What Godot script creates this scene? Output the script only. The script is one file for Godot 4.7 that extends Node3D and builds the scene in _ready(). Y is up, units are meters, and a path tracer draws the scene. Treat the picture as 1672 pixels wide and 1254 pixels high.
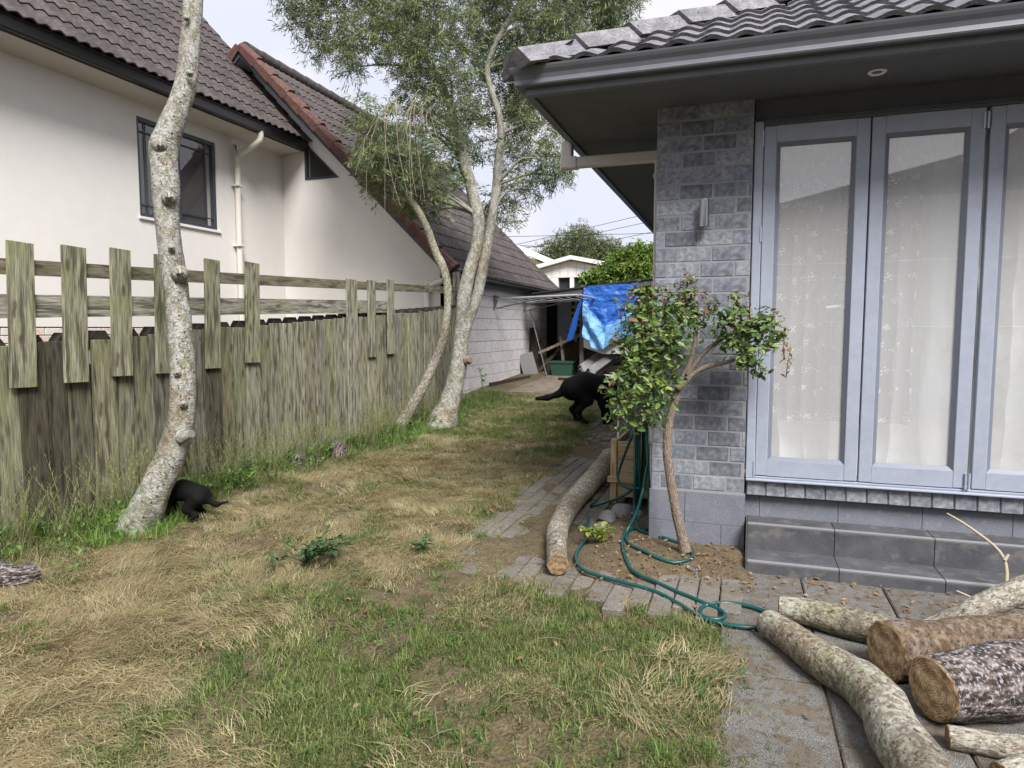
extends Node3D

var M := {}
var rng := RandomNumberGenerator.new()
var taken := {}
var rough_noise := FastNoiseLite.new()


class MB:
	var v := PackedVector3Array()
	var n := PackedVector3Array()
	var u := PackedVector2Array()
	var c := PackedColorArray()
	var ix := PackedInt32Array()
	var col := Color(1, 1, 1)
	var uo := Vector2.ZERO
	var grain := 1
	var xf := Transform3D()

	func vert(p: Vector3, nn: Vector3, uv: Vector2) -> int:
		v.append(xf * p)
		n.append((xf.basis * nn).normalized())
		u.append(uv + uo)
		c.append(col)
		return v.size() - 1

	func plane_uv(p: Vector3, nn: Vector3) -> Vector2:
		var a := nn.abs()
		var k := 0 if a.x >= a.y and a.x >= a.z else (1 if a.y >= a.z else 2)
		if k == grain:
			return Vector2(p[(k + 1) % 3], p[(k + 2) % 3])
		return Vector2(p[3 - k - grain], p[grain])

	# a convex flat polygon; out tells which side is outside
	func poly(pts: Array, out: Vector3) -> void:
		var nn: Vector3 = (pts[1] - pts[0]).cross(pts[2] - pts[0]).normalized()
		var flip := nn.dot(out) < 0.0
		if flip:
			nn = -nn
		var k := v.size()
		for p in pts:
			vert(p, nn, plane_uv(p, nn))
		for j in range(1, pts.size() - 1):
			if flip:
				ix.append_array([k, k + j, k + j + 1])
			else:
				ix.append_array([k, k + j + 1, k + j])

	func box(lo: Vector3, hi: Vector3, b := 0.0) -> void:
		var m := (lo + hi) * 0.5
		var h := (hi - lo) * 0.5
		b = minf(b, minf(h.x, minf(h.y, h.z)) * 0.9)
		for k in 3:
			var i := (k + 1) % 3
			var j := (k + 2) % 3
			for s in [-1.0, 1.0]:
				var o := Vector3.ZERO
				o[k] = s
				var pts := []
				for q in [[-1, -1], [1, -1], [1, 1], [-1, 1]]:
					var p := Vector3.ZERO
					p[k] = s * h[k]
					p[i] = q[0] * (h[i] - b)
					p[j] = q[1] * (h[j] - b)
					pts.append(m + p)
				poly(pts, o)
			if b <= 0.0:
				continue
			for si in [-1.0, 1.0]:
				for sj in [-1.0, 1.0]:
					var o := Vector3.ZERO
					o[i] = si
					o[j] = sj
					var pts := []
					for q in [[-1, 0], [1, 0], [1, 1], [-1, 1]]:
						var p := Vector3.ZERO
						p[k] = q[0] * (h[k] - b)
						p[i] = si * (h[i] - (b if q[1] else 0.0))
						p[j] = sj * (h[j] - (0.0 if q[1] else b))
						pts.append(m + p)
					poly(pts, o)
		if b > 0.0:
			for sx in [-1.0, 1.0]:
				for sy in [-1.0, 1.0]:
					for sz in [-1.0, 1.0]:
						var s := Vector3(sx, sy, sz)
						var pts := []
						for k in 3:
							var p := h - Vector3(b, b, b)
							p[k] = h[k]
							pts.append(m + p * s)
						poly(pts, s)

	# smooth tube along pts; seam turned away from the viewer's usual side
	func tube(pts: Array, rad: Array, sides := 10, vs := 1.0, cap0 := true, cap1 := true, lump := 0.0, nz: FastNoiseLite = null, urep := 1.0) -> void:
		var k0 := v.size()
		var cnt := pts.size()
		if rad.size() < cnt:
			rad = rad.duplicate()
			while rad.size() < cnt:
				rad.append(rad[-1])
		var up := Vector3(0.3, 0.1, -1)
		var len := 0.0
		for i in cnt:
			var t: Vector3 = (pts[mini(i + 1, cnt - 1)] - pts[maxi(i - 1, 0)]).normalized()
			var a := (up - t * up.dot(t)).normalized()
			var b := t.cross(a).normalized()
			up = a
			if i:
				len += pts[i].distance_to(pts[i - 1])
			var slope := 0.0
			if cnt > 1:
				var i0 := maxi(i - 1, 0)
				var i1 := mini(i + 1, cnt - 1)
				slope = (rad[i0] - rad[i1]) / maxf(0.001, pts[i1].distance_to(pts[i0]))
			for s in sides + 1:
				var an := TAU * s / sides
				var d := a * cos(an) + b * sin(an)
				var r: float = rad[i]
				var p: Vector3 = pts[i] + d * r
				if lump > 0.0 and s < sides:
					r *= 1.0 + lump * nz.get_noise_3dv(p * 6.0)
					p = pts[i] + d * r
				elif lump > 0.0:
					p = pts[i] + d * (r * (1.0 + lump * nz.get_noise_3dv(p * 6.0)))
				vert(p, (d + t * clampf(slope, -1, 1)).normalized(), Vector2(urep * s / float(sides), len * vs))
		var w := sides + 1
		for i in cnt - 1:
			for s in sides:
				var q := k0 + i * w + s
				ix.append_array([q, q + w, q + 1, q + 1, q + w, q + w + 1])
		for e in 2:
			if (e == 0 and not cap0) or (e == 1 and not cap1):
				continue
			var i: int = 0 if e == 0 else cnt - 1
			var t: Vector3 = (pts[1] - pts[0]).normalized() * -1.0 if e == 0 else (pts[cnt - 1] - pts[cnt - 2]).normalized()
			var ring := []
			for s in sides:
				ring.append(v[k0 + i * w + s])
			disc(pts[i], ring, t)

	func disc(mid: Vector3, ring: Array, out: Vector3) -> void:
		var k := vert(mid, out, Vector2(0.5, 0.5))
		var cnt := ring.size()
		for s in cnt:
			var an := TAU * s / cnt
			vert(ring[s], out, Vector2(0.5 + 0.48 * cos(an), 0.5 + 0.48 * sin(an)))
		var side: float = (ring[0] - mid).cross(ring[1] - mid).dot(out)
		for s in cnt:
			var a := k + 1 + s
			var b := k + 1 + (s + 1) % cnt
			if side > 0.0:
				ix.append_array([k, b, a])
			else:
				ix.append_array([k, a, b])

	# grid of points rows x cols with smooth normals; both sides are drawn
	func grid(p: Array, uvs: Array, cols: Array = []) -> void:
		var k := v.size()
		var rows := p.size()
		var w: int = p[0].size()
		for i in rows:
			for j in w:
				var dx: Vector3 = p[i][mini(j + 1, w - 1)] - p[i][maxi(j - 1, 0)]
				var dy: Vector3 = p[mini(i + 1, rows - 1)][j] - p[maxi(i - 1, 0)][j]
				if cols:
					col = cols[i][j]
				vert(p[i][j], dx.cross(dy).normalized(), uvs[i][j])
		for i in rows - 1:
			for j in w - 1:
				var q := k + i * w + j
				ix.append_array([q, q + w, q + 1, q + 1, q + w, q + w + 1])

	# prism: a closed profile (Array of Vector3) moved from a to b offsets
	func prism(pa: Array, pb: Array) -> void:
		var ca := Vector3.ZERO
		var cb := Vector3.ZERO
		for p in pa:
			ca += p / pa.size()
		for p in pb:
			cb += p / pb.size()
		for i in pa.size():
			var j := (i + 1) % pa.size()
			var mid: Vector3 = (pa[i] + pa[j] + pb[i] + pb[j]) * 0.25
			poly([pa[i], pa[j], pb[j], pb[i]], mid - (ca + cb) * 0.5)
		poly(pa, ca - cb)
		poly(pb, cb - ca)

	func mesh(org := Vector3.ZERO) -> ArrayMesh:
		var vv := v
		if org != Vector3.ZERO:
			vv = PackedVector3Array()
			vv.resize(v.size())
			for i in v.size():
				vv[i] = v[i] - org
		var a := []
		a.resize(Mesh.ARRAY_MAX)
		a[Mesh.ARRAY_VERTEX] = vv
		a[Mesh.ARRAY_NORMAL] = n
		a[Mesh.ARRAY_TEX_UV] = u
		a[Mesh.ARRAY_COLOR] = c
		a[Mesh.ARRAY_INDEX] = ix
		var m := ArrayMesh.new()
		m.add_surface_from_arrays(Mesh.PRIMITIVE_TRIANGLES, a)
		return m


func numbered(called: String) -> String:
	taken[called] = taken.get(called, -1) + 1
	return called if taken[called] == 0 else "%s_%03d" % [called, taken[called]]


func tag(o: Node, label := "", category := "", group := "", kind := "") -> Node:
	for q in [["label", label], ["category", category], ["group", group], ["kind", kind]]:
		if q[1]:
			o.set_meta(q[0], q[1])
	return o


func thing(called: String, label: String, category: String, at := Vector3.ZERO, group := "") -> Node3D:
	var o := Node3D.new()
	o.name = numbered(called)
	o.position = at
	add_child(o)
	tag(o, label, category, group)
	return o


func org_of(o: Node) -> Vector3:
	var p := Vector3.ZERO
	while o is Node3D and o != self:
		p += o.position
		o = o.get_parent()
	return p


# a part whose shape is written in world coordinates
func part(called: String, b: MB, m: Material, parent: Node, kind := "") -> MeshInstance3D:
	return put(called, b.mesh(org_of(parent)), m, parent, Transform3D(), kind)


func put(called: String, mesh: Mesh, m: Material, parent: Node, xf := Transform3D(), kind := "") -> MeshInstance3D:
	var o := MeshInstance3D.new()
	o.name = called
	o.mesh = mesh
	o.material_override = m
	o.transform = xf
	parent.add_child(o, true)
	if kind:
		o.set_meta("kind", kind)
	return o


# a one-mesh thing with its origin at "at"
func solid(called: String, b: MB, m: Material, label: String, category: String, at: Vector3, group := "") -> MeshInstance3D:
	var o := put(numbered(called), b.mesh(at), m, self, Transform3D(Basis(), at))
	tag(o, label, category, group)
	return o


func struct(called: String, b: MB, m: Material) -> MeshInstance3D:
	var o := put(called, b.mesh(), m, self)
	o.set_meta("kind", "structure")
	return o


func many(called: String, mesh: Mesh, m: Material, xfs: Array, cols: Array, parent: Node) -> MultiMeshInstance3D:
	var mm := MultiMesh.new()
	mm.transform_format = MultiMesh.TRANSFORM_3D
	mm.use_colors = true
	mm.mesh = mesh
	mm.instance_count = xfs.size()
	for i in xfs.size():
		mm.set_instance_transform(i, xfs[i])
		mm.set_instance_color(i, cols[i])
	var o := MultiMeshInstance3D.new()
	o.name = called
	o.multimesh = mm
	o.material_override = m
	parent.add_child(o, true)
	o.set_meta("kind", "stuff")
	return o


func smooth(pr: Array, step: float) -> Array:
	var p: Array = pr[0]
	var r: Array = pr[1]
	var op := []
	var orad := []
	for i in p.size() - 1:
		var a: Vector3 = p[maxi(i - 1, 0)]
		var b: Vector3 = p[i]
		var c: Vector3 = p[i + 1]
		var d: Vector3 = p[mini(i + 2, p.size() - 1)]
		var k := maxi(1, int(ceil(b.distance_to(c) / step)))
		for j in k:
			var t := float(j) / k
			op.append(b.cubic_interpolate(c, a, d, t))
			orad.append(lerpf(r[i], r[i + 1], smoothstep(0, 1, t)))
	op.append(p[-1])
	orad.append(r[-1])
	return [op, orad]


func even(n: int, r: float) -> Array:
	var a := []
	a.resize(n)
	a.fill(r)
	return a


func rr(a: float, b: float) -> float:
	return rng.randf_range(a, b)


# a smooth body round tapered bones [a, b, ra, rb], meshed as surface nets
func body(bones: Array, cell: float, k: float) -> MB:
	var lo := Vector3(9, 9, 9)
	var hi := -lo
	for q in bones:
		var r: float = maxf(q[2], q[3]) + k + cell * 2
		lo = lo.min((q[0] as Vector3).min(q[1]) - Vector3(r, r, r))
		hi = hi.max((q[0] as Vector3).max(q[1]) + Vector3(r, r, r))
	var s := Vector3i(((hi - lo) / cell).ceil()) + Vector3i.ONE
	var f := PackedFloat32Array()
	f.resize(s.x * s.y * s.z)
	f.fill(1.0)
	for q in bones:
		var a: Vector3 = q[0]
		var b: Vector3 = q[1]
		var ab := b - a
		var l2 := maxf(ab.length_squared(), 1e-9)
		var r: float = maxf(q[2], q[3]) + k + cell * 2
		var i0 := Vector3i(((a.min(b) - Vector3(r, r, r) - lo) / cell).floor()).clamp(Vector3i.ZERO, s)
		var i1 := Vector3i(((a.max(b) + Vector3(r, r, r) - lo) / cell).ceil()).clamp(Vector3i.ZERO, s)
		for z in range(i0.z, i1.z):
			for y in range(i0.y, i1.y):
				for x in range(i0.x, i1.x):
					var p := lo + Vector3(x, y, z) * cell
					var t := clampf((p - a).dot(ab) / l2, 0, 1)
					var d := p.distance_to(a + ab * t) - lerpf(q[2], q[3], t)
					var at := x + s.x * (y + s.y * z)
					var e := f[at]
					var h := maxf(k - absf(d - e), 0.0) / k
					f[at] = minf(d, e) - h * h * k * 0.25
	var o := MB.new()
	var id := {}
	var sx := s.x
	var sxy := s.x * s.y
	var offs := [0, 1, sx, sx + 1, sxy, sxy + 1, sxy + sx, sxy + sx + 1]
	var cor := [Vector3(0, 0, 0), Vector3(1, 0, 0), Vector3(0, 1, 0), Vector3(1, 1, 0), Vector3(0, 0, 1), Vector3(1, 0, 1), Vector3(0, 1, 1), Vector3(1, 1, 1)]
	var edges := [[0, 1], [2, 3], [4, 5], [6, 7], [0, 2], [1, 3], [4, 6], [5, 7], [0, 4], [1, 5], [2, 6], [3, 7]]
	for z in s.z - 1:
		for y in s.y - 1:
			for x in s.x - 1:
				var at := x + sx * y + sxy * z
				var ins := 0
				for q in 8:
					if f[at + offs[q]] < 0.0:
						ins += 1
				if ins == 0 or ins == 8:
					continue
				var sum := Vector3.ZERO
				var cnt := 0
				for e in edges:
					var fa := f[at + offs[e[0]]]
					var fb := f[at + offs[e[1]]]
					if (fa < 0.0) != (fb < 0.0):
						sum += (cor[e[0]] as Vector3).lerp(cor[e[1]], fa / (fa - fb))
						cnt += 1
				var g := Vector3(f[at + 1] - f[at], f[at + sx] - f[at], f[at + sxy] - f[at]) + Vector3(f[at + sxy + sx + 1] - f[at + sxy + sx], f[at + sxy + sx + 1] - f[at + sxy + 1], f[at + sxy + sx + 1] - f[at + sx + 1])
				id[at] = o.vert(lo + (Vector3(x, y, z) + sum / cnt) * cell, g.normalized(), Vector2(x, y) * cell)
	for z in range(1, s.z - 1):
		for y in range(1, s.y - 1):
			for x in range(1, s.x - 1):
				var at := x + sx * y + sxy * z
				var fa := f[at] < 0.0
				for k3 in 3:
					var st: int = [1, sx, sxy][k3]
					if (f[at + st] < 0.0) == fa:
						continue
					var p: int = [sx, sxy, 1][k3]
					var q: int = [sxy, 1, sx][k3]
					var a: int = id[at]
					var b: int = id[at - p]
					var c: int = id[at - p - q]
					var d: int = id[at - q]
					if fa:
						o.ix.append_array([a, c, b, a, d, c])
					else:
						o.ix.append_array([a, b, c, a, c, d])
	return o


# ---- computed textures -------------------------------------------------
func nz(w: int, h: int, freq: float, oct: int, sd: int, kind := FastNoiseLite.TYPE_SIMPLEX_SMOOTH, stretch := Vector2i(1, 1)) -> PackedByteArray:
	var f := FastNoiseLite.new()
	f.seed = sd
	f.frequency = freq
	f.noise_type = kind
	f.fractal_octaves = oct
	f.fractal_type = FastNoiseLite.FRACTAL_FBM if oct > 1 else FastNoiseLite.FRACTAL_NONE
	var im := f.get_seamless_image(w / stretch.x, h / stretch.y, false, false, 0.15, true)
	im.convert(Image.FORMAT_L8)
	if stretch != Vector2i.ONE:
		im.resize(w, h, Image.INTERPOLATE_CUBIC)
	return im.get_data()


func lut(stops: Array) -> PackedByteArray:
	var g := Gradient.new()
	var o := PackedFloat32Array()
	var cs := PackedColorArray()
	for s in stops:
		o.append(s[0])
		cs.append(Color(s[1], s[2], s[3]))
	g.offsets = o
	g.colors = cs
	var out := PackedByteArray()
	for i in 256:
		var c := g.sample(i / 255.0)
		out.append_array([int(c.r * 255), int(c.g * 255), int(c.b * 255)])
	return out


# weighted layers of grey noise looked up in a colour ramp (sRGB values)
func ramp(layers: Array, l: PackedByteArray) -> PackedByteArray:
	var out := PackedByteArray()
	var a: PackedByteArray = layers[0][0]
	var n := a.size()
	out.resize(n * 3)
	var wa: float = layers[0][1]
	var b: PackedByteArray = layers[1][0] if layers.size() > 1 else a
	var wb: float = layers[1][1] if layers.size() > 1 else 0.0
	var c: PackedByteArray = layers[2][0] if layers.size() > 2 else a
	var wc: float = layers[2][1] if layers.size() > 2 else 0.0
	for i in n:
		var k := clampi(int(a[i] * wa + b[i] * wb + c[i] * wc), 0, 255) * 3
		out[i * 3] = l[k]
		out[i * 3 + 1] = l[k + 1]
		out[i * 3 + 2] = l[k + 2]
	return out


# lay a colour where a mask rises from t0 to t1
func blotch(px: PackedByteArray, mask: PackedByteArray, t0: float, t1: float, c: Color, strength := 1.0) -> PackedByteArray:
	var r := c.r * 255
	var g := c.g * 255
	var b := c.b * 255
	for i in mask.size():
		var t := (mask[i] / 255.0 - t0) / (t1 - t0)
		if t <= 0.0:
			continue
		t = minf(t, 1.0) * strength
		px[i * 3] = int(lerpf(px[i * 3], r, t))
		px[i * 3 + 1] = int(lerpf(px[i * 3 + 1], g, t))
		px[i * 3 + 2] = int(lerpf(px[i * 3 + 2], b, t))
	return px


func tex(w: int, h: int, px: PackedByteArray) -> ImageTexture:
	return ImageTexture.create_from_image(Image.create_from_data(w, h, false, Image.FORMAT_RGB8, px))


func grey(w: int, h: int, px: PackedByteArray) -> ImageTexture:
	return ImageTexture.create_from_image(Image.create_from_data(w, h, false, Image.FORMAT_L8, px))


func mat(t: Texture2D, rough := 0.9, height: Texture2D = null, hs := 0.0, tri := false, scale := 1.0, tint := Color(1, 1, 1), vc := false) -> StandardMaterial3D:
	var m := StandardMaterial3D.new()
	m.albedo_color = tint
	m.albedo_texture = t
	m.roughness = rough
	m.uv1_scale = Vector3(scale, scale, scale)
	m.uv1_triplanar = tri
	m.uv1_world_triplanar = tri
	m.vertex_color_use_as_albedo = vc
	if height:
		m.heightmap_enabled = true
		m.heightmap_texture = height
		m.heightmap_scale = hs
	return m


func plain(c: Color, rough := 0.8, metal := 0.0, vc := false) -> StandardMaterial3D:
	var m := StandardMaterial3D.new()
	m.albedo_color = c
	m.roughness = rough
	m.metallic = metal
	m.vertex_color_use_as_albedo = vc
	return m


func like(m: StandardMaterial3D, tint: Color) -> StandardMaterial3D:
	var o: StandardMaterial3D = m.duplicate()
	o.albedo_color = tint
	return o


func make_materials() -> void:
	var cell := FastNoiseLite.TYPE_CELLULAR
	var n_fine := nz(512, 512, 0.11, 3, 3)
	var n_mid := nz(512, 512, 0.025, 4, 4)
	var n_big := nz(512, 512, 0.009, 4, 5)
	var n_spot := nz(512, 512, 0.05, 1, 6, cell)
	var n_spk := nz(512, 512, 0.22, 1, 7)
	var t_fine := grey(512, 512, n_fine)
	var t_mid := grey(512, 512, n_mid)

	# weathered fence timber: grain runs along v, with knots, mould streaks and lichen
	var g1 := nz(512, 1024, 0.07, 4, 11, FastNoiseLite.TYPE_SIMPLEX_SMOOTH, Vector2i(1, 12))
	var g2 := nz(512, 1024, 0.02, 4, 12, FastNoiseLite.TYPE_SIMPLEX_SMOOTH, Vector2i(1, 4))
	var g3 := nz(512, 1024, 0.2, 2, 15, FastNoiseLite.TYPE_SIMPLEX_SMOOTH, Vector2i(1, 16))
	var px := ramp([[g1, 0.45], [g2, 0.3], [g3, 0.25]], lut([[0.2, 0.32, 0.305, 0.275], [0.4, 0.47, 0.455, 0.415], [0.55, 0.57, 0.555, 0.51], [0.75, 0.67, 0.655, 0.61]]))
	px = blotch(px, nz(512, 1024, 0.012, 5, 13, FastNoiseLite.TYPE_SIMPLEX_SMOOTH, Vector2i(1, 4)), 0.48, 0.75, Color(0.47, 0.49, 0.34), 0.55)
	px = blotch(px, nz(512, 1024, 0.02, 5, 14, FastNoiseLite.TYPE_SIMPLEX_SMOOTH, Vector2i(1, 8)), 0.52, 0.8, Color(0.17, 0.155, 0.13), 0.62)
	px = blotch(px, nz(512, 1024, 0.25, 2, 16), 0.8, 0.9, Color(0.7, 0.71, 0.62), 0.6)
	var r3 := RandomNumberGenerator.new()
	r3.seed = 4
	for k in 11:
		var kc := Vector2(r3.randf_range(30, 480), r3.randf_range(30, 990))
		var kr := r3.randf_range(7, 15)
		for y in range(-int(kr * 3), int(kr * 3) + 1):
			for x in range(-int(kr * 1.6), int(kr * 1.6) + 1):
				var e := Vector2(x / kr, y / (kr * 1.7)).length()
				if e < 1.5:
					var at := ((posmod(int(kc.y) + y, 1024)) * 512 + posmod(int(kc.x) + x, 512)) * 3
					var t := clampf(1.5 - e, 0, 0.8) * (0.75 + 0.25 * sin(e * 14.0))
					for c in 3:
						px[at + c] = int(lerpf(px[at + c], [66, 52, 38][c], t))
	M.timber = mat(tex(512, 1024, px), 0.95, grey(512, 1024, g1), 0.2, false, 1.0, Color(1, 1, 1), true)
	M.timber.uv1_scale = Vector3(2.2, 0.75, 1)
	M.timber_pale = like(M.timber, Color(1.0, 1.0, 0.98))
	M.timber_green = like(M.timber, Color(0.97, 0.98, 0.9))
	M.timber_dark = like(M.timber, Color(0.82, 0.8, 0.73))
	var px2 := ramp([[g1, 0.6], [g2, 0.4]], lut([[0.1, 0.5, 0.42, 0.3], [0.5, 0.68, 0.6, 0.46], [0.9, 0.78, 0.71, 0.57]]))
	M.pine = mat(tex(512, 1024, px2), 0.85, grey(512, 1024, g1), 0.12)
	M.pine.uv1_scale = Vector3(2.4, 0.8, 1)
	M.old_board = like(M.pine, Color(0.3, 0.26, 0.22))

	# pale bark: grey ground, white crusts, brown stains, level scars
	var b1 := nz(512, 1024, 0.08, 4, 21, FastNoiseLite.TYPE_SIMPLEX_SMOOTH, Vector2i(4, 1))
	var b2 := nz(512, 1024, 0.1, 4, 25)
	var dash := nz(512, 1024, 0.12, 2, 24, FastNoiseLite.TYPE_SIMPLEX_SMOOTH, Vector2i(5, 1))
	px = ramp([[b1, 0.45], [b2, 0.35], [nz(512, 1024, 0.02, 4, 28), 0.2]], lut([[0.2, 0.33, 0.31, 0.28], [0.4, 0.48, 0.46, 0.43], [0.6, 0.59, 0.575, 0.545], [0.85, 0.7, 0.69, 0.66]]))
	px = blotch(px, nz(512, 1024, 0.008, 5, 27), 0.52, 0.68, Color(0.44, 0.37, 0.29), 0.65)
	px = blotch(px, nz(512, 1024, 0.013, 6, 22), 0.42, 0.64, Color(0.74, 0.74, 0.72), 0.6)
	px = blotch(px, nz(512, 1024, 0.05, 5, 29), 0.54, 0.7, Color(0.78, 0.78, 0.755), 0.6)
	px = blotch(px, nz(512, 1024, 0.016, 6, 23), 0.6, 0.72, Color(0.5, 0.54, 0.42), 0.6)
	px = blotch(px, dash, 0.72, 0.84, Color(0.24, 0.22, 0.2), 0.6)
	px = blotch(px, nz(512, 1024, 0.03, 5, 30), 0.72, 0.82, Color(0.14, 0.13, 0.12), 0.8)
	M.bark_pale = mat(tex(512, 1024, px), 0.95, grey(512, 1024, b1), 0.3, false, 1.0, Color(0.93, 0.93, 0.93), true)
	var crust := nz(512, 512, 0.045, 5, 22)
	var crust2 := nz(512, 512, 0.02, 6, 26)
	b1 = nz(512, 512, 0.08, 4, 21, FastNoiseLite.TYPE_SIMPLEX_SMOOTH, Vector2i(4, 1))
	# blotched bark of the cut logs, with round pale lichen spots
	px = ramp([[n_fine, 0.45], [crust2, 0.3], [b1, 0.25]], lut([[0.2, 0.33, 0.3, 0.265], [0.4, 0.46, 0.43, 0.385], [0.6, 0.55, 0.525, 0.48], [0.85, 0.65, 0.63, 0.585]]))
	px = blotch(px, n_big, 0.5, 0.8, Color(0.4, 0.33, 0.27), 0.5)
	px = blotch(px, crust, 0.52, 0.68, Color(0.72, 0.72, 0.695), 0.65)
	px = blotch(px, crust2, 0.5, 0.66, Color(0.7, 0.705, 0.68), 0.55)
	px = blotch(px, nz(512, 512, 0.02, 5, 32), 0.56, 0.76, Color(0.54, 0.56, 0.46), 0.5)
	px = blotch(px, nz(512, 512, 0.04, 5, 33), 0.66, 0.8, Color(0.2, 0.165, 0.14), 0.75)
	M.bark_log = mat(tex(512, 512, px), 0.95, t_mid, 0.35, false, 1.0, Color(0.97, 0.96, 0.95), true)
	# deep fissured bark
	var fis := nz(512, 512, 0.035, 5, 41, FastNoiseLite.TYPE_SIMPLEX_SMOOTH, Vector2i(1, 3))
	px = ramp([[fis, 0.7], [n_fine, 0.3]], lut([[0.25, 0.09, 0.07, 0.06], [0.42, 0.25, 0.21, 0.19], [0.6, 0.4, 0.36, 0.34], [0.85, 0.58, 0.55, 0.53]]))
	px = blotch(px, nz(512, 512, 0.06, 5, 42), 0.58, 0.72, Color(0.66, 0.65, 0.68), 0.75)
	M.bark_rough = mat(tex(512, 512, px), 0.95, grey(512, 512, fis), 1.3)
	px = ramp([[n_mid, 0.4], [n_fine, 0.3], [g2, 0.3]], lut([[0.15, 0.2, 0.16, 0.125], [0.5, 0.37, 0.31, 0.25], [0.85, 0.54, 0.47, 0.39]]))
	px = blotch(px, n_big, 0.6, 0.72, Color(0.3, 0.22, 0.15), 0.7)
	px = blotch(px, crust2, 0.56, 0.7, Color(0.5, 0.47, 0.43), 0.6)
	px = blotch(px, crust, 0.62, 0.74, Color(0.18, 0.13, 0.1), 0.7)
	M.bark_brown = mat(tex(512, 512, px), 0.95, t_mid, 1.0)
	px = ramp([[n_mid, 0.5], [n_fine, 0.5]], lut([[0.2, 0.3, 0.26, 0.22], [0.5, 0.44, 0.38, 0.33], [0.85, 0.58, 0.53, 0.47]]))
	px = blotch(px, nz(512, 512, 0.05, 3, 52), 0.62, 0.7, Color(0.66, 0.63, 0.58), 0.8)
	M.bark_shrub = mat(tex(512, 512, px), 0.95, t_mid, 0.4)
	M.twig = plain(Color(0.42, 0.38, 0.32), 0.95)
	M.twig_pale = plain(Color(0.66, 0.61, 0.53), 0.95)

	# sawn ends: rings round the middle of the uv square
	var ring := PackedByteArray()
	ring.resize(256 * 256)
	var crack := PackedByteArray()
	crack.resize(256 * 256)
	for y in 256:
		for x in 256:
			var d := Vector2(x - 120, y - 134)
			var wob := rough_noise.get_noise_2d(x * 0.7, y * 0.7) * 9.0
			var r := d.length() + wob
			ring[y * 256 + x] = clampi(int(120 + 45 * sin(r * 0.62) - r * 0.35 + 90 * rough_noise.get_noise_2d(x * 0.25, y * 0.25)), 0, 255)
			crack[y * 256 + x] = clampi(int(255 * (0.55 + 0.9 * rough_noise.get_noise_2d(x * 0.32 + 300, y * 0.32))), 0, 255)
	px = ramp([[ring, 1.0]], lut([[0.1, 0.42, 0.32, 0.22], [0.35, 0.66, 0.55, 0.41], [0.6, 0.79, 0.7, 0.55], [0.9, 0.87, 0.81, 0.68]]))
	px = blotch(px, crack, 0.55, 1.0, Color(0.38, 0.27, 0.18), 0.5)
	M.sawn = mat(tex(256, 256, px), 0.85)
	M.sawn_grey = like(M.sawn, Color(0.78, 0.76, 0.74))

	# roof tiles, bricks, blocks, paving
	px = ramp([[n_mid, 0.45], [n_fine, 0.35], [n_big, 0.2]], lut([[0.15, 0.145, 0.132, 0.13], [0.5, 0.265, 0.24, 0.236], [0.85, 0.39, 0.35, 0.343]]))
	px = blotch(px, nz(512, 512, 0.012, 3, 61), 0.62, 0.8, Color(0.4, 0.3, 0.275), 0.4)
	px = blotch(px, n_spk, 0.84, 0.94, Color(0.56, 0.53, 0.5), 0.5)
	M.tile_brown = mat(tex(512, 512, px), 0.85, t_fine, 0.15, false, 1.0, Color(1, 1, 1), true)
	px = ramp([[n_mid, 0.5], [n_fine, 0.5]], lut([[0.15, 0.31, 0.31, 0.325], [0.5, 0.45, 0.445, 0.46], [0.85, 0.57, 0.565, 0.575]]))
	px = blotch(px, n_big, 0.58, 0.74, Color(0.34, 0.335, 0.35), 0.5)
	M.tile_grey = mat(tex(512, 512, px), 0.8, t_fine, 0.15, false, 1.0, Color(1, 1, 1), true)
	px = ramp([[n_mid, 0.5], [n_fine, 0.5]], lut([[0.2, 0.25, 0.165, 0.145], [0.5, 0.35, 0.235, 0.205], [0.85, 0.45, 0.315, 0.275]]))
	M.terracotta = mat(tex(512, 512, px), 0.8, t_fine, 0.1, false, 1.0, Color(1, 1, 1), true)
	px = ramp([[n_mid, 0.6], [n_fine, 0.4]], lut([[0.2, 0.4, 0.415, 0.45], [0.45, 0.52, 0.535, 0.57], [0.7, 0.61, 0.625, 0.65], [0.95, 0.7, 0.705, 0.7]]))
	px = blotch(px, nz(512, 512, 0.011, 5, 71), 0.45, 0.8, Color(0.38, 0.39, 0.43), 0.42)
	px = blotch(px, n_spk, 0.86, 0.95, Color(0.74, 0.74, 0.72), 0.6)
	M.brick = mat(tex(512, 512, px), 0.92, t_fine, 0.06, false, 2.2, Color(1, 1, 1), true)
	M.mortar = mat(tex(512, 512, ramp([[n_fine, 1.0]], lut([[0.1, 0.49, 0.49, 0.5], [0.9, 0.6, 0.6, 0.6]]))), 0.95, t_fine, 0.1, true, 3.0)
	px = ramp([[n_fine, 0.5], [n_spk, 0.3], [n_mid, 0.2]], lut([[0.2, 0.32, 0.31, 0.29], [0.5, 0.45, 0.435, 0.41], [0.75, 0.53, 0.51, 0.48], [0.95, 0.63, 0.61, 0.58]]))
	px = blotch(px, n_big, 0.52, 0.75, Color(0.44, 0.39, 0.32), 0.6)
	M.paver = mat(tex(512, 512, px), 0.95, t_fine, 0.35, false, 1.6, Color(1, 1, 1), true)
	px = ramp([[n_spk, 0.6], [n_fine, 0.4]], lut([[0.2, 0.26, 0.255, 0.25], [0.45, 0.4, 0.395, 0.385], [0.7, 0.5, 0.49, 0.475], [0.95, 0.68, 0.67, 0.65]]))
	px = blotch(px, n_big, 0.48, 0.7, Color(0.4, 0.35, 0.29), 0.7)
	px = blotch(px, crust2, 0.6, 0.72, Color(0.34, 0.29, 0.23), 0.6)
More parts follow.
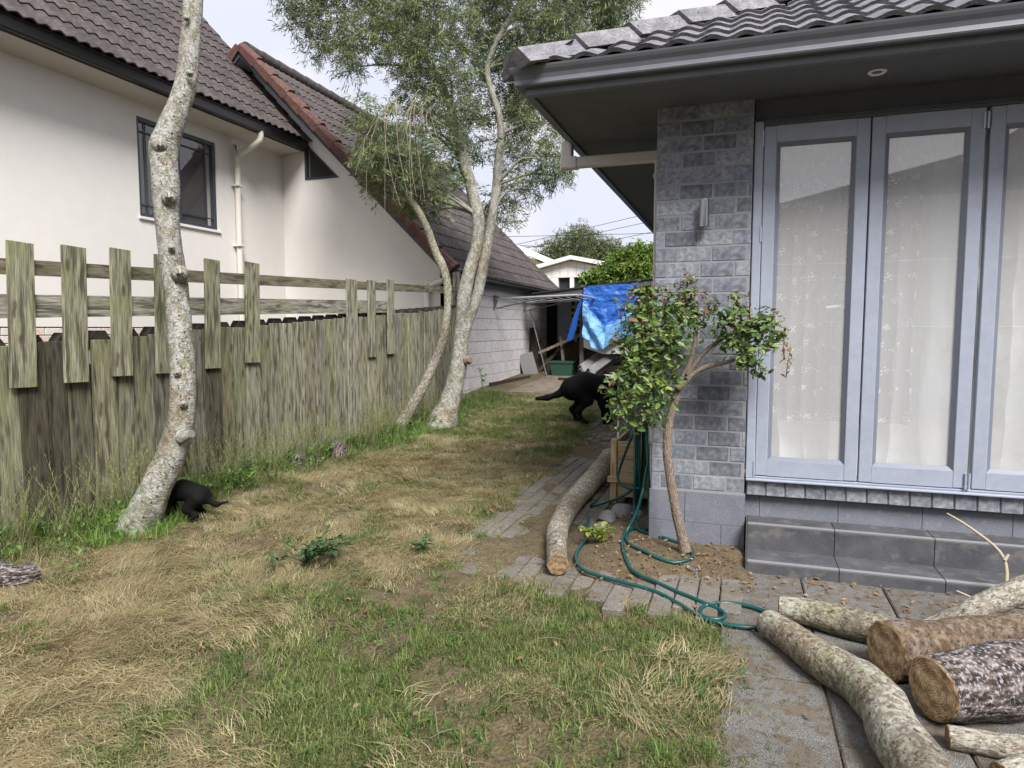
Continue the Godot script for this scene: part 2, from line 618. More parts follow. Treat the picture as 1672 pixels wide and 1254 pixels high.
	M.slab = mat(tex(512, 512, px), 0.95, grey(512, 512, n_spk), 0.3, false, 1.9, Color(1, 1, 1), true)
	px = ramp([[n_mid, 0.5], [n_fine, 0.3], [n_big, 0.2]], lut([[0.2, 0.44, 0.41, 0.37], [0.5, 0.55, 0.52, 0.47], [0.85, 0.65, 0.62, 0.57]]))
	px = blotch(px, n_big, 0.5, 0.72, Color(0.44, 0.38, 0.29), 0.75)
	M.concrete = mat(tex(512, 512, px), 0.95, t_fine, 0.15, true, 0.8, Color(0.82, 0.8, 0.78))
	px = ramp([[n_big, 0.5], [n_mid, 0.3], [n_fine, 0.2]], lut([[0.2, 0.25, 0.25, 0.265], [0.6, 0.32, 0.32, 0.335], [0.9, 0.39, 0.385, 0.395]]))
	px = blotch(px, nz(512, 512, 0.02, 5, 81), 0.64, 0.8, Color(0.46, 0.44, 0.42), 0.5)
	M.step_tile = mat(tex(512, 512, px), 0.6, t_fine, 0.04, true, 0.9)
	# earth with dry thatch
	px = ramp([[n_mid, 0.4], [n_fine, 0.4], [n_spk, 0.2]], lut([[0.15, 0.3, 0.265, 0.21], [0.45, 0.46, 0.415, 0.335], [0.7, 0.58, 0.53, 0.43], [0.95, 0.68, 0.63, 0.53]]))
	px = blotch(px, nz(512, 512, 0.015, 4, 91), 0.56, 0.72, Color(0.42, 0.42, 0.24), 0.5)
	M.earth = mat(tex(512, 512, px), 1.0, t_fine, 1.2, true, 0.9, Color(1, 1, 1), true)
	# plaster and painted things
	px = ramp([[n_big, 0.6], [n_fine, 0.4]], lut([[0.1, 0.845, 0.83, 0.81], [0.9, 0.865, 0.852, 0.832]]))
	M.plaster = mat(tex(512, 512, px), 0.95, t_fine, 0.08, true, 0.8)
	px = ramp([[n_big, 0.6], [n_fine, 0.4]], lut([[0.1, 0.78, 0.765, 0.77], [0.9, 0.85, 0.835, 0.84]]))
	px = blotch(px, nz(512, 512, 0.02, 5, 95), 0.66, 0.8, Color(0.66, 0.61, 0.53), 0.5)
	M.block = mat(tex(512, 512, px), 0.9, t_fine, 0.2, false, 0.9, Color(1, 1, 1), true)
	px = ramp([[n_big, 0.5], [n_fine, 0.5]], lut([[0.1, 0.4, 0.41, 0.45], [0.9, 0.47, 0.48, 0.515]]))
	px = blotch(px, nz(512, 512, 0.03, 5, 97), 0.68, 0.82, Color(0.56, 0.53, 0.5), 0.45)
	M.foundation = mat(tex(512, 512, px), 0.85, t_fine, 0.12, true, 1.2)
	px = ramp([[n_big, 0.5], [n_mid, 0.5]], lut([[0.1, 0.575, 0.6, 0.655], [0.9, 0.62, 0.645, 0.7]]))
	px = blotch(px, nz(512, 512, 0.05, 5, 98), 0.76, 0.86, Color(0.52, 0.54, 0.58), 0.35)
	M.door_paint = mat(tex(512, 512, px), 0.45, null, 0, true, 1.5)
	M.bead = like(M.door_paint, Color(0.72, 0.72, 0.74))
	px = ramp([[n_big, 0.6], [n_mid, 0.4]], lut([[0.1, 0.35, 0.36, 0.38], [0.9, 0.4, 0.41, 0.43]]))
	M.gutter_grey = mat(tex(512, 512, px), 0.4, null, 0, true, 1.0)
	M.soffit = mat(tex(512, 512, px), 0.75, t_fine, 0.03, true, 1.0, Color(0.95, 0.95, 0.95))
	M.soffit_pale = plain(Color(0.76, 0.74, 0.7), 0.9)
	M.black_gutter = plain(Color(0.13, 0.125, 0.13), 0.35)
	M.window_frame = plain(Color(0.22, 0.24, 0.28), 0.4)
	M.white_paint = mat(tex(512, 512, ramp([[n_big, 0.5], [n_fine, 0.5]], lut([[0.1, 0.82, 0.81, 0.79], [0.9, 0.9, 0.89, 0.87]]))), 0.6, null, 0, true, 1.0)
	M.pipe_white = M.white_paint
	M.pipe_cream = plain(Color(0.8, 0.78, 0.74), 0.5)
	M.glass = plain(Color(1, 1, 1, 0.03), 0.0)
	M.glass.metallic = 0.26
	M.glass.transparency = BaseMaterial3D.TRANSPARENCY_ALPHA
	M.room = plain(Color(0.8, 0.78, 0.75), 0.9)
	M.dark_room = plain(Color(0.42, 0.4, 0.37), 0.9)  # wall colour darkened to deepen the shade inside the windows
	M.glass_plain = plain(Color(1, 1, 1, 0.03), 0.0)
	M.glass_plain.transparency = BaseMaterial3D.TRANSPARENCY_ALPHA
	M.nosing = plain(Color(0.45, 0.45, 0.46), 0.5)
	M.steel = plain(Color(0.62, 0.62, 0.63), 0.28, 1.0)
	M.galv = plain(Color(0.55, 0.56, 0.57), 0.45, 0.7)
	M.hinge = plain(Color(0.66, 0.7, 0.76), 0.35, 0.3)
	M.rubber = plain(Color(0.02, 0.02, 0.02), 0.8)
	M.hose = plain(Color(0.02, 0.27, 0.27), 0.35)
	M.orange = plain(Color(0.85, 0.25, 0.1), 0.45)
	M.tub = plain(Color(0.16, 0.3, 0.24), 0.5)
	M.cement = mat(tex(512, 512, ramp([[n_mid, 0.6], [n_fine, 0.4]], lut([[0.2, 0.4, 0.4, 0.4], [0.8, 0.56, 0.56, 0.55]]))), 0.95, t_fine, 0.2, true, 1.2)
	M.corrugated = mat(M.concrete.albedo_texture, 0.95, t_fine, 0.2, true, 1.0, Color(0.35, 0.33, 0.31))
	M.fur = plain(Color(0.06, 0.058, 0.06), 0.75)
	M.fur.metallic_specular = 0.28
	M.fur.heightmap_enabled = true
	M.fur.heightmap_texture = t_fine
	M.fur.heightmap_scale = 0.3
	M.fur.uv1_triplanar = true
	M.fur.uv1_scale = Vector3(5, 5, 5)
	M.fur_white = plain(Color(0.8, 0.79, 0.77), 0.8)
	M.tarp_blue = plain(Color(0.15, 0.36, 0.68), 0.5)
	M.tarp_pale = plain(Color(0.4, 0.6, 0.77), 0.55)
	var cloth := ramp([[n_big, 0.5], [g2, 0.5]], lut([[0.1, 0.86, 0.875, 0.88], [0.9, 0.93, 0.94, 0.94]]))
	cloth = blotch(cloth, nz(512, 512, 0.005, 2, 99), 0.6, 0.95, Color(0.8, 0.72, 0.6), 0.45)
	M.curtain_stained = mat(tex(512, 512, cloth), 0.95)
	M.curtain = mat(tex(512, 512, ramp([[n_big, 0.5], [g2, 0.5]], lut([[0.1, 0.87, 0.89, 0.9], [0.9, 0.93, 0.945, 0.95]]))), 0.95)
	M.curtain_stained.backlight_enabled = true
	M.curtain_stained.backlight = Color(0.4, 0.4, 0.4)
	M.curtain.backlight_enabled = true
	M.curtain.backlight = Color(0.4, 0.4, 0.4)
	M.lace = lace_material()
	M.leaf = plain(Color(1, 1, 1), 0.55, 0.0, true)
	M.leaf.backlight_enabled = true
	M.leaf.backlight = Color(0.85, 0.85, 0.7)
	M.leaf_gloss = plain(Color(1, 1, 1), 0.45, 0.0, true)
	M.leaf_gloss.backlight_enabled = true
	M.leaf_gloss.backlight = Color(0.65, 0.65, 0.5)
	M.blade = plain(Color(1, 1, 1), 0.7, 0.0, true)
	M.blade.backlight_enabled = true
	M.blade.backlight = Color(0.9, 0.9, 0.8)


func lace_material() -> StandardMaterial3D:
	var s := 512
	var im := Image.create(s, s, false, Image.FORMAT_RGBA8)
	im.fill(Color(0.42, 0.43, 0.44, 0.58))  # net greyed to stand for the shade behind the lace
	for y in range(0, s, 4):
		im.fill_rect(Rect2i(0, y, s, 1), Color(0.56, 0.57, 0.58, 0.66))
	for x in range(0, s, 4):
		im.fill_rect(Rect2i(x, 0, 1, s), Color(0.56, 0.57, 0.58, 0.66))
	var r2 := RandomNumberGenerator.new()
	r2.seed = 5
	var spots := []
	for row in 4:
		for k in 8:
			spots.append([Vector2(22 + k * 62 + (row % 2) * 30, 40 + row * 128 + r2.randf_range(-26, 26)), r2.randf_range(9, 17) if k % 4 < 3 else 5.0])
	for q in spots:
		var ctr: Vector2 = q[0]
		var rad: float = q[1] * 1.25
		var turn := r2.randf() * TAU
		# a bunch of small flowers, each a few petals, with a curling stem
		for a in (7 if q[1] > 8 else 2):
			var fc := ctr + Vector2.from_angle(turn + a * 2.4) * rad * sqrt(a / 7.0) * 1.3
			for pt in 5:
				var pc := fc + Vector2.from_angle(turn + pt * TAU / 5.0) * 3.6
				for y in range(-3, 4):
					for x in range(-3, 4):
						if Vector2(x, y).length() < r2.randf_range(2.0, 3.2):
							im.set_pixel(posmod(int(pc.x) + x, s), posmod(int(pc.y) + y, s), Color(0.95, 0.95, 0.94, 0.88))
		for k in 40:
			var p := ctr + Vector2.from_angle(turn + k * 0.16) * (rad * 0.9 + k * 0.8)
			im.set_pixel(posmod(int(p.x), s), posmod(int(p.y), s), Color(0.9, 0.9, 0.9, 0.75))
			im.set_pixel(posmod(int(p.x) + 1, s), posmod(int(p.y), s), Color(0.9, 0.9, 0.9, 0.75))
	var m := StandardMaterial3D.new()
	m.albedo_texture = ImageTexture.create_from_image(im)
	m.transparency = BaseMaterial3D.TRANSPARENCY_ALPHA
	m.roughness = 0.95
	return m


func make_sky() -> ImageTexture:
	var w := 1024
	var h := 512
	var f := FastNoiseLite.new()
	f.seed = 12
	f.frequency = 1.1
	f.fractal_octaves = 5
	var f2 := FastNoiseLite.new()
	f2.seed = 40
	f2.frequency = 0.8
	f2.fractal_octaves = 3
	var im := Image.create(w, h, false, Image.FORMAT_RGBF)
	for y in h:
		var el := (0.5 - (y + 0.5) / h) * PI
		for x in w:
			var az := (x + 0.5) / w * TAU
			if el < 0.0:
				im.set_pixel(x, y, Color(0.3, 0.29, 0.26))
				continue
			# u = 0.5 looks towards -z
			var d := Vector3(-sin(az) * cos(el), sin(el), cos(az) * cos(el))
			var q := d / (d.y + 0.35)
			var cl := f.get_noise_3d(q.x, 0.0, q.z) + 0.35 * f2.get_noise_3d(q.x * 2.0, 3.0, q.z * 2.0)
			var veil := 1.05 + 0.9 * f2.get_noise_3d(q.x * 0.45, 9.0, q.z * 0.45)
			var t := pow(1.0 - d.y, 3.0)
			var blue := Color(0.42, 0.56, 0.9).lerp(Color(0.7, 0.75, 0.9), t)
			var white := Color(0.86, 0.85, 0.9).lerp(Color(0.9, 0.9, 0.94), clampf(d.y, 0, 1))
			var cov := clampf(smoothstep(-0.12, 0.3, cl) * 0.6 + clampf(veil, 0, 1) * 0.72, 0, 1)
			cov = maxf(cov, 0.9 * smoothstep(0.14, 0.0, d.y))
			im.set_pixel(x, y, blue.lerp(white, cov))
	return ImageTexture.create_from_image(im)


func _ready() -> void:
	rng.seed = 20240
	rough_noise.seed = 77
	rough_noise.frequency = 0.05
	rough_noise.fractal_octaves = 4
	# camera
	var cam := Camera3D.new()
	cam.name = "camera"
	cam.position = Vector3(0, 1.25, 0)
	cam.rotation_degrees = Vector3(-4.63, 18.7, 0)
	cam.fov = 58.92
	cam.near = 0.05
	cam.far = 400.0
	add_child(cam)
	# sky, exposure
	var env := Environment.new()
	env.background_mode = Environment.BG_SKY
	var sky := Sky.new()
	var sm := PanoramaSkyMaterial.new()
	sm.panorama = make_sky()
	sm.energy_multiplier = 0.26
	sky.sky_material = sm
	env.sky = sky
	env.tonemap_mode = Environment.TONE_MAPPER_LINEAR
	env.tonemap_exposure = 4.3
	env.sdfgi_enabled = true
	env.ssao_enabled = true
	env.ssil_enabled = true
	var we := WorldEnvironment.new()
	we.name = "environment"
	we.environment = env
	add_child(we)
	# a soft sun behind thin cloud
	var sun := DirectionalLight3D.new()
	sun.name = "sun"
	sun.light_energy = 0.5
	sun.light_angular_distance = 24.0
	sun.light_color = Color(1.0, 0.99, 0.98)
	sun.shadow_enabled = true
	sun.rotation_degrees = Vector3(-48, 38, 0)
	add_child(sun)

	make_materials()
	make_ground()
	make_paving()
	make_house()
	make_doors()
	make_steps()
	make_neighbour()
	make_fence()
	make_distance()
	make_reflected()
	make_shed()
	make_trees()
	make_shrub()
	make_logs()
	make_garden_things()
	make_dogs()
	make_grass()


# ---- ground ------------------------------------------------------------
func lawn_edge(z: float) -> float:
	var k := [[-2.9, 0.0], [-3.05, -0.55], [-3.2, -1.4], [-4.2, -1.55], [-5.2, -1.57], [-6.2, -1.62], [-7.4, -1.68], [-8.8, -1.85], [-10.0, -2.1], [-40.0, -2.2]]
	if z > -2.9:
		return 0.02 + 0.1 * rough_noise.get_noise_2d(z * 60.0, 5.0)
	for i in k.size() - 1:
		if z <= k[i][0] and z > k[i + 1][0]:
			return lerpf(k[i][1], k[i + 1][1], (z - k[i][0]) / (k[i + 1][0] - k[i][0])) + 0.16 * rough_noise.get_noise_2d(z * 50.0, 5.0)
	return -2.4


func in_lawn(x: float, z: float) -> bool:
	return x < lawn_edge(z) and z > -10.6 and x > -4.2


func ramp_y(z: float) -> float:
	return clampf(0.05 * (-z - 7.3), 0.0, 0.42)


func gy(x: float, z: float) -> float:
	var r := ramp_y(z)
	r += 0.05 * clampf((-3.55 - x) / 0.3, 0.0, 1.0) * clampf((x + 6.0) / 1.0, 0, 1)
	var lawn := clampf((lawn_edge(z) - x) / 0.15, 0.0, 1.0) * clampf((z + 10.6) / 0.3, 0, 1)
	r += lawn * (0.014 + 0.05 * rough_noise.get_noise_2d(x * 14.0, z * 14.0) + 0.02 * rough_noise.get_noise_2d(x * 60.0, z * 60.0))
	if lawn < 0.5 and x < 0.0 and z > -10.0:
		r += 0.045 * maxf(0.0, rough_noise.get_noise_2d(x * 22.0 + 70.0, z * 22.0) - 0.06)
	var bed := clampf(1.0 - maxf(absf(x + 0.36) / 0.5, absf(z + 4.0) / 0.62), 0.0, 1.0)
	r += 0.05 * smoothstep(0.0, 0.35, bed)
	return r - 0.008


func axis(near_lo: float, near_hi: float, step: float, far: float) -> Array:
	var a := []
	var d := 0.4
	var p := near_lo
	while p > -far:
		a.push_front(p)
		p -= d
		d *= 1.5
	a.push_front(-far)
	p = near_lo + step
	while p < near_hi:
		a.append(p)
		p += step
	d = 0.4
	while p < far:
		a.append(p)
		p += d
		d *= 1.5
	a.append(far)
	return a


func make_ground() -> void:
	var xs := axis(-5.0, 2.6, 0.05, 150.0)
	var zs := axis(-12.0, 0.6, 0.05, 150.0)
	zs.reverse()
	var p := []
	var uv := []
	var cs := []
	var bare := FastNoiseLite.new()
	bare.seed = 8
	bare.frequency = 0.9
	bare.fractal_octaves = 3
	for z in zs:
		var a := []
		var b := []
		var c := []
		for x in xs:
			a.append(Vector3(x, gy(x, z), z))
			b.append(Vector2(x, z))
			# bare soil where the lawn is worn and round the house corner
			var soil := clampf(0.5 + 1.2 * bare.get_noise_2d(x, z) + (0.5 if not in_lawn(x, z) else 0.0), 0.0, 1.0)
			c.append((Color(0.5, 0.48, 0.38) if in_lawn(x, z) else Color(0.74, 0.7, 0.62)).lerp(Color(0.5, 0.45, 0.4), soil))  # ground under the lawn coloured darker, as shade between the blades
		p.append(a)
		uv.append(b)
		cs.append(c)
	var g := MB.new()
	g.grid(p, uv, cs)
	struct("ground", g, M.earth)


func make_paving() -> void:
	# small brick pavers of the side path
	var path := Node3D.new()
	path.name = "path"
	path.set_meta("kind", "structure")
	add_child(path)
	var meshes := []
	for k in 5:
		var b := MB.new()
		b.uo = Vector2(k * 0.37, k * 0.21)
		var s: float = [0.8, 0.88, 0.94, 1.0, 0.84][k]
		b.col = Color(s, s * rr(0.97, 1.0), s * rr(0.94, 1.0))
		b.box(Vector3(-0.047, -0.05, -0.097), Vector3(0.047, 0.0, 0.097), 0.005)
		meshes.append(b.mesh())
	var spots := []
	var col := 0
	var x := -1.72
	while x < 0.02:
		var z := -3.02 - (0.1 if col % 2 else 0.0)
		while z > -9.8:
			var right := -0.52 if z < -3.9 else 0.04
			if z < -4.6:
				right = -0.62
			if x > lawn_edge(z) - 0.1 and x < right - 0.05 and not (x > -0.86 and z < -3.55 and z > -4.75):
				spots.append(Vector3(x, ramp_y(z) + 0.005 + 0.034 * rough_noise.get_noise_2d(x * 11, z * 11) + 0.008 * rough_noise.get_noise_2d(x * 90, z * 90), z))
			z -= 0.2
		x += 0.1
		col += 1
	spots.sort_custom(func(a, b): return a.z > b.z)
	var rest := []
	var rcol := []
	for i in spots.size():
		var bs := Basis.from_euler(Vector3(rr(-0.02, 0.02), rr(-0.03, 0.03), rr(-0.035, 0.035)))
		if i < 300:
			put("paver", meshes[rng.randi() % 5], M.paver, path, Transform3D(bs, spots[i]))
		else:
			rest.append(Transform3D(bs, spots[i]))
			rcol.append(Color.WHITE * rr(0.8, 1.0))
	many("paver", meshes[0], M.paver, rest, rcol, path)
	# square slabs in front of the steps
	var patio := Node3D.new()
	patio.name = "patio"
	patio.set_meta("kind", "structure")
	add_child(patio)
	var sl := []
	for k in 4:
		var b := MB.new()
		b.uo = Vector2(k * 0.29, k * 0.43)
		var s := rr(0.85, 1.0)
		b.col = Color(s, s, s)
		b.box(Vector3(-0.179, -0.05, -0.179), Vector3(0.179, 0.0, 0.179), 0.006)
		sl.append(b.mesh())
	for i in 9:
		for j in 9:
			var at := Vector3(-0.06 + 0.1825 + i * 0.365, 0.005 + rr(-0.003, 0.003), -3.62 + 0.1825 + j * 0.365)
			if at.x > 0.1 and at.z > -2.6 or at.z < -2.6:
				put("slab", sl[rng.randi() % 4], M.slab, patio, Transform3D(Basis.from_euler(Vector3(rr(-0.008, 0.008), 0, rr(-0.008, 0.008))), at))
	# concrete pad before the shed
	var b := MB.new()
	b.poly([Vector3(-4.25, ramp_y(-10.75) + 0.025, -10.75), Vector3(-0.55, ramp_y(-10.75) + 0.025, -10.95), Vector3(-0.55, 0.43, -15.7), Vector3(-4.25, 0.43, -15.7)], Vector3.UP)
	b.poly([Vector3(-4.25, ramp_y(-10.75) + 0.025, -10.75), Vector3(-0.55, ramp_y(-10.75) + 0.025, -10.95), Vector3(-0.55, 0.0, -10.95), Vector3(-4.25, 0.0, -10.75)], Vector3(0, 0, 1))
	struct("concrete_pad", b, M.concrete)


# ---- the grey house on the near side -----------------------------------
func gutter_run(o: Array, corner: Vector3, front_end: float, back_end: float) -> MB:
	# profile points [out, y] swept along the front, round the corner, along the side
	var b := MB.new()
	for i in o.size() - 1:
		var p: Array = o[i]
		var q: Array = o[i + 1]
		var a0 := Vector3(front_end, p[1], corner.z + p[0])
		var a1 := Vector3(corner.x - p[0], p[1], corner.z + p[0])
		var a2 := Vector3(corner.x - p[0], p[1], back_end)
		var b0 := Vector3(front_end, q[1], corner.z + q[0])
		var b1 := Vector3(corner.x - q[0], q[1], corner.z + q[0])
		var b2 := Vector3(corner.x - q[0], q[1], back_end)
		var e := Vector2(q[0] - p[0], q[1] - p[1])
		var nn := Vector2(e.y, -e.x)
		b.poly([a0, a1, b1, b0], Vector3(0, nn.y, nn.x))
		b.poly([a1, a2, b2, b1], Vector3(-nn.x, nn.y, 0))
	return b


func tile_mesh(wd: float, ln: float, rolls: int, amp: float, c: Color, uo: Vector2) -> ArrayMesh:
	var b := MB.new()
	b.col = c
	b.uo = uo
	var segs := rolls * 6
	var top := []
	var low := []
	for i in segs + 1:
		var t := float(i) / segs
		var y := amp * pow(0.5 - 0.5 * cos(TAU * rolls * t), 0.8)
		top.append(Vector3((t - 0.5) * wd, y + 0.024, ln * 0.5))
		low.append(Vector3((t - 0.5) * wd, y + 0.004, -ln * 0.5))
	var rows := [top, low]
	b.grid(rows, [top.map(func(p): return Vector2(p.x, p.z)), low.map(func(p): return Vector2(p.x, p.z))])
	for i in segs:
		b.poly([top[i], top[i + 1], top[i + 1] - Vector3(0, 0.02, 0.004), top[i] - Vector3(0, 0.02, 0.004)], Vector3(0, 0, 1))
	return b.mesh()


func tile_set(wd: float, ln: float, rolls: int, amp: float, tones: Array) -> Array:
	var a := []
	for k in tones.size():
		a.append(tile_mesh(wd, ln, rolls, amp, tones[k], Vector2(k * 0.31, k * 0.17)))
	return a


func brick_run(parent: Node, o: Vector3, along: Vector3, out: Vector3, length: float, course: float, bh: float, bl: float, shift: float, meshes: Dictionary, cnt: int) -> void:
	# bricks laid end to end from "o"; the first and the last are cut to fit
	var a := -shift
	while a < length - 0.004:
		var s0 := maxf(a, 0.0)
		var s1 := minf(a + bl, length)
		if s1 - s0 > 0.02:
			var key := "%.3f_%d" % [s1 - s0, rng.randi() % cnt]
			if not meshes.has(key):
				var b := MB.new()
				b.uo = Vector2(rng.randf(), rng.randf())
				b.grain = 1
				var s: float = [rr(0.55, 0.75), rr(0.72, 0.95), rr(0.85, 1.05), rr(1.0, 1.22)][rng.randi() % 4]
				b.col = Color(s, s * rr(1.0, 1.03), s * rr(1.02, 1.09))
				b.box(Vector3(0.004, 0.004, -0.05), Vector3(s1 - s0 - 0.004, course - 0.004, 0.0), 0.003)
				meshes[key] = b.mesh()
			var bs := Basis(along, Vector3.UP, out)
			put("brick", meshes[key], M.brick, parent, Transform3D(bs, o + along * s0 + out * rr(-0.0015, 0.002) - org_of(parent)))
		a += bl


func make_house() -> void:
	var base := Vector3(1.5, 0, -3.95)
	var h := thing("brick_house", "grey brick house with dark eaves, tiled roof and blue-grey folding glass doors", "house", base)
	M.house = null
	# core walls behind the bricks
	var b := MB.new()
	b.box(Vector3(-0.475, 0.3, -13.0), Vector3(-0.32, 2.46, -4.1))
	b.box(Vector3(-0.475, 0.3, -4.1), Vector3(0.028, 2.46, -3.9118))
	b.box(Vector3(2.168, 0.3, -4.1), Vector3(4.6, 2.46, -3.9145))
	b.box(Vector3(4.5, 0.0, -13.0), Vector3(4.6, 2.46, -4.1))
	b.box(Vector3(-0.43, 0.0, -13.1), Vector3(4.6, 2.46, -13.0))
	var wall := part("wall", b, M.mortar, h)
	var cache := {}
	var course := 0.0848
	for i in 25:
		var y := 0.345 + i * course
		var sh: float = [0.125, 0.04, 0.11, 0.05][i % 4]
		brick_run(wall, Vector3(-0.48, y, -3.91), Vector3(1, 0, 0), Vector3(0, 0, 1), 0.513, course, 0.075, 0.179, sh, cache, 9)
		brick_run(wall, Vector3(-0.48, y, -5.36), Vector3(0, 0, 1), Vector3(-1, 0, 0), 1.395, course, 0.075, 0.179, [0.02, 0.11][i % 2], cache, 2)
	# plain wall further along the side
	b = MB.new()
	b.box(Vector3(-0.482, 0.345, -13.0), Vector3(-0.44, 2.46, -5.365))
	part("side_wall", b, M.brick, h)
	# foundation of painted blocks
	b = MB.new()
	b.box(Vector3(-0.45, -0.2, -13.0), Vector3(4.6, 0.33, -4.02))
	var f := part("foundation", b, M.foundation, h)
	for row in 2:
		var x := -0.487 - (0.0 if row == 0 else 0.2)
		var y0 := -0.02 + row * 0.178
		while x < 4.0:
			var x0 := maxf(x, -0.487)
			var x1 := x + 0.4
			var fz := -3.902 if x1 < 0.2 else -3.985
			b = MB.new()
			if x0 < 0.03 and x1 > 0.05:
				b.box(Vector3(x0 + 0.001, y0, -4.05), Vector3(0.036, y0 + 0.1765, -3.902), 0.0015)
				part("block", b, M.foundation, f)
				b = MB.new()
				x0 = 0.036
				fz = -3.985
			b.box(Vector3(x0 + 0.001, y0, -4.05), Vector3(x1 - 0.001, y0 + (0.1765 if x1 < 0.2 or row == 0 else 0.165), fz), 0.0015)
			part("block", b, M.foundation, f)
			x += 0.4
		for k in 4:
			b = MB.new()
			b.box(Vector3(-0.487, y0, -4.46 - k * 0.4), Vector3(-0.44, y0 + 0.175, -4.064 - k * 0.4), 0.003)
			part("block", b, M.foundation, f)
	# sill of bricks on edge under the doors
	var sx := 0.04
	while sx < 2.6:
		b = MB.new()
		b.uo = Vector2(rng.randf(), rng.randf())
		var s := rr(0.7, 1.25)
		b.col = Color(s, s, s * 1.02)
		b.xf = Transform3D(Basis.from_euler(Vector3(rr(0.05, 0.1), 0, 0)), Vector3(sx + 0.05, 0.38, -3.975))
		b.box(Vector3(-0.0465, -0.045, -0.03), Vector3(0.0465, 0.04, 0.04), 0.004)
		part("sill_brick", b, M.brick, h)
		sx += 0.1
	b = MB.new()
	b.box(Vector3(0.04, 0.335, -4.02), Vector3(2.64, 0.416, -3.945))
	part("sill_bed", b, M.mortar, h)
	# eaves: soffit sheets, trim, gutter
	for q in [[-1.08, 1.3, -4.4, -3.47], [1.303, 3.7, -4.4, -3.47], [3.703, 6.0, -4.4, -3.47], [-1.08, -0.3, -5.6, -4.403], [-1.08, -0.3, -6.8, -5.603], [-1.08, -0.3, -8.0, -6.803], [-1.08, -0.3, -9.2, -8.003], [-1.08, -0.3, -10.4, -9.203], [-1.08, -0.3, -13.6, -10.403]]:
		b = MB.new()
		b.box(Vector3(q[0], 2.46, q[2]), Vector3(q[1], 2.472, q[3]), 0.002)
		part("soffit_sheet", b, M.soffit, h)
	b = MB.new()
	b.box(Vector3(-0.3, 2.46, -13.6), Vector3(6, 2.475, -4.41))
	part("ceiling", b, M.room, h)
	var cor := Vector3(-1.08, 0, -3.47)
	part("eave_trim", gutter_run([[-0.02, 2.448], [0.012, 2.448], [0.016, 2.452], [0.016, 2.488], [0.012, 2.492], [-0.02, 2.492]], cor, 6.0, -13.6), M.gutter_grey, h)
	part("fascia", gutter_run([[0.0, 2.49], [0.004, 2.49], [0.004, 2.57], [0.0, 2.57]], cor, 6.0, -13.6), M.gutter_grey, h)
	part("gutter", gutter_run([[0.005, 2.488], [0.05, 2.484], [0.06, 2.487], [0.063, 2.494], [0.06, 2.5], [0.058, 2.515], [0.064, 2.535], [0.076, 2.553], [0.082, 2.566], [0.084, 2.574], [0.078, 2.577], [0.072, 2.57], [0.06, 2.545], [0.05, 2.52], [0.006, 2.515]], cor, 6.0, -13.6), M.gutter_grey, h)
	make_house_roof(h)
	# rainwater pipe from the side gutter to the corner of the wall
	b = MB.new()
	b.box(Vector3(-1.165, 2.375, -4.52), Vector3(-1.095, 2.482, -4.45), 0.006)
	b.box(Vector3(-1.165, 2.31, -4.52), Vector3(-0.5, 2.375, -4.45), 0.006)
	b.box(Vector3(-0.556, 0.06, -4.52), Vector3(-0.496, 2.33, -4.453), 0.006)
	var dp := part("rainwater_pipe", b, M.pipe_white, h)
	b = MB.new()
	b.box(Vector3(-1.17, 2.305, -4.526), Vector3(-1.06, 2.38, -4.444), 0.005)
	part("pipe_joint", b, M.pipe_white, dp)
	for y in [0.5, 1.6, 2.2]:
		b = MB.new()
		b.box(Vector3(-0.562, y, -4.53), Vector3(-0.488, y + 0.03, -4.445), 0.003)
		part("pipe_clip", b, M.pipe_white, dp)


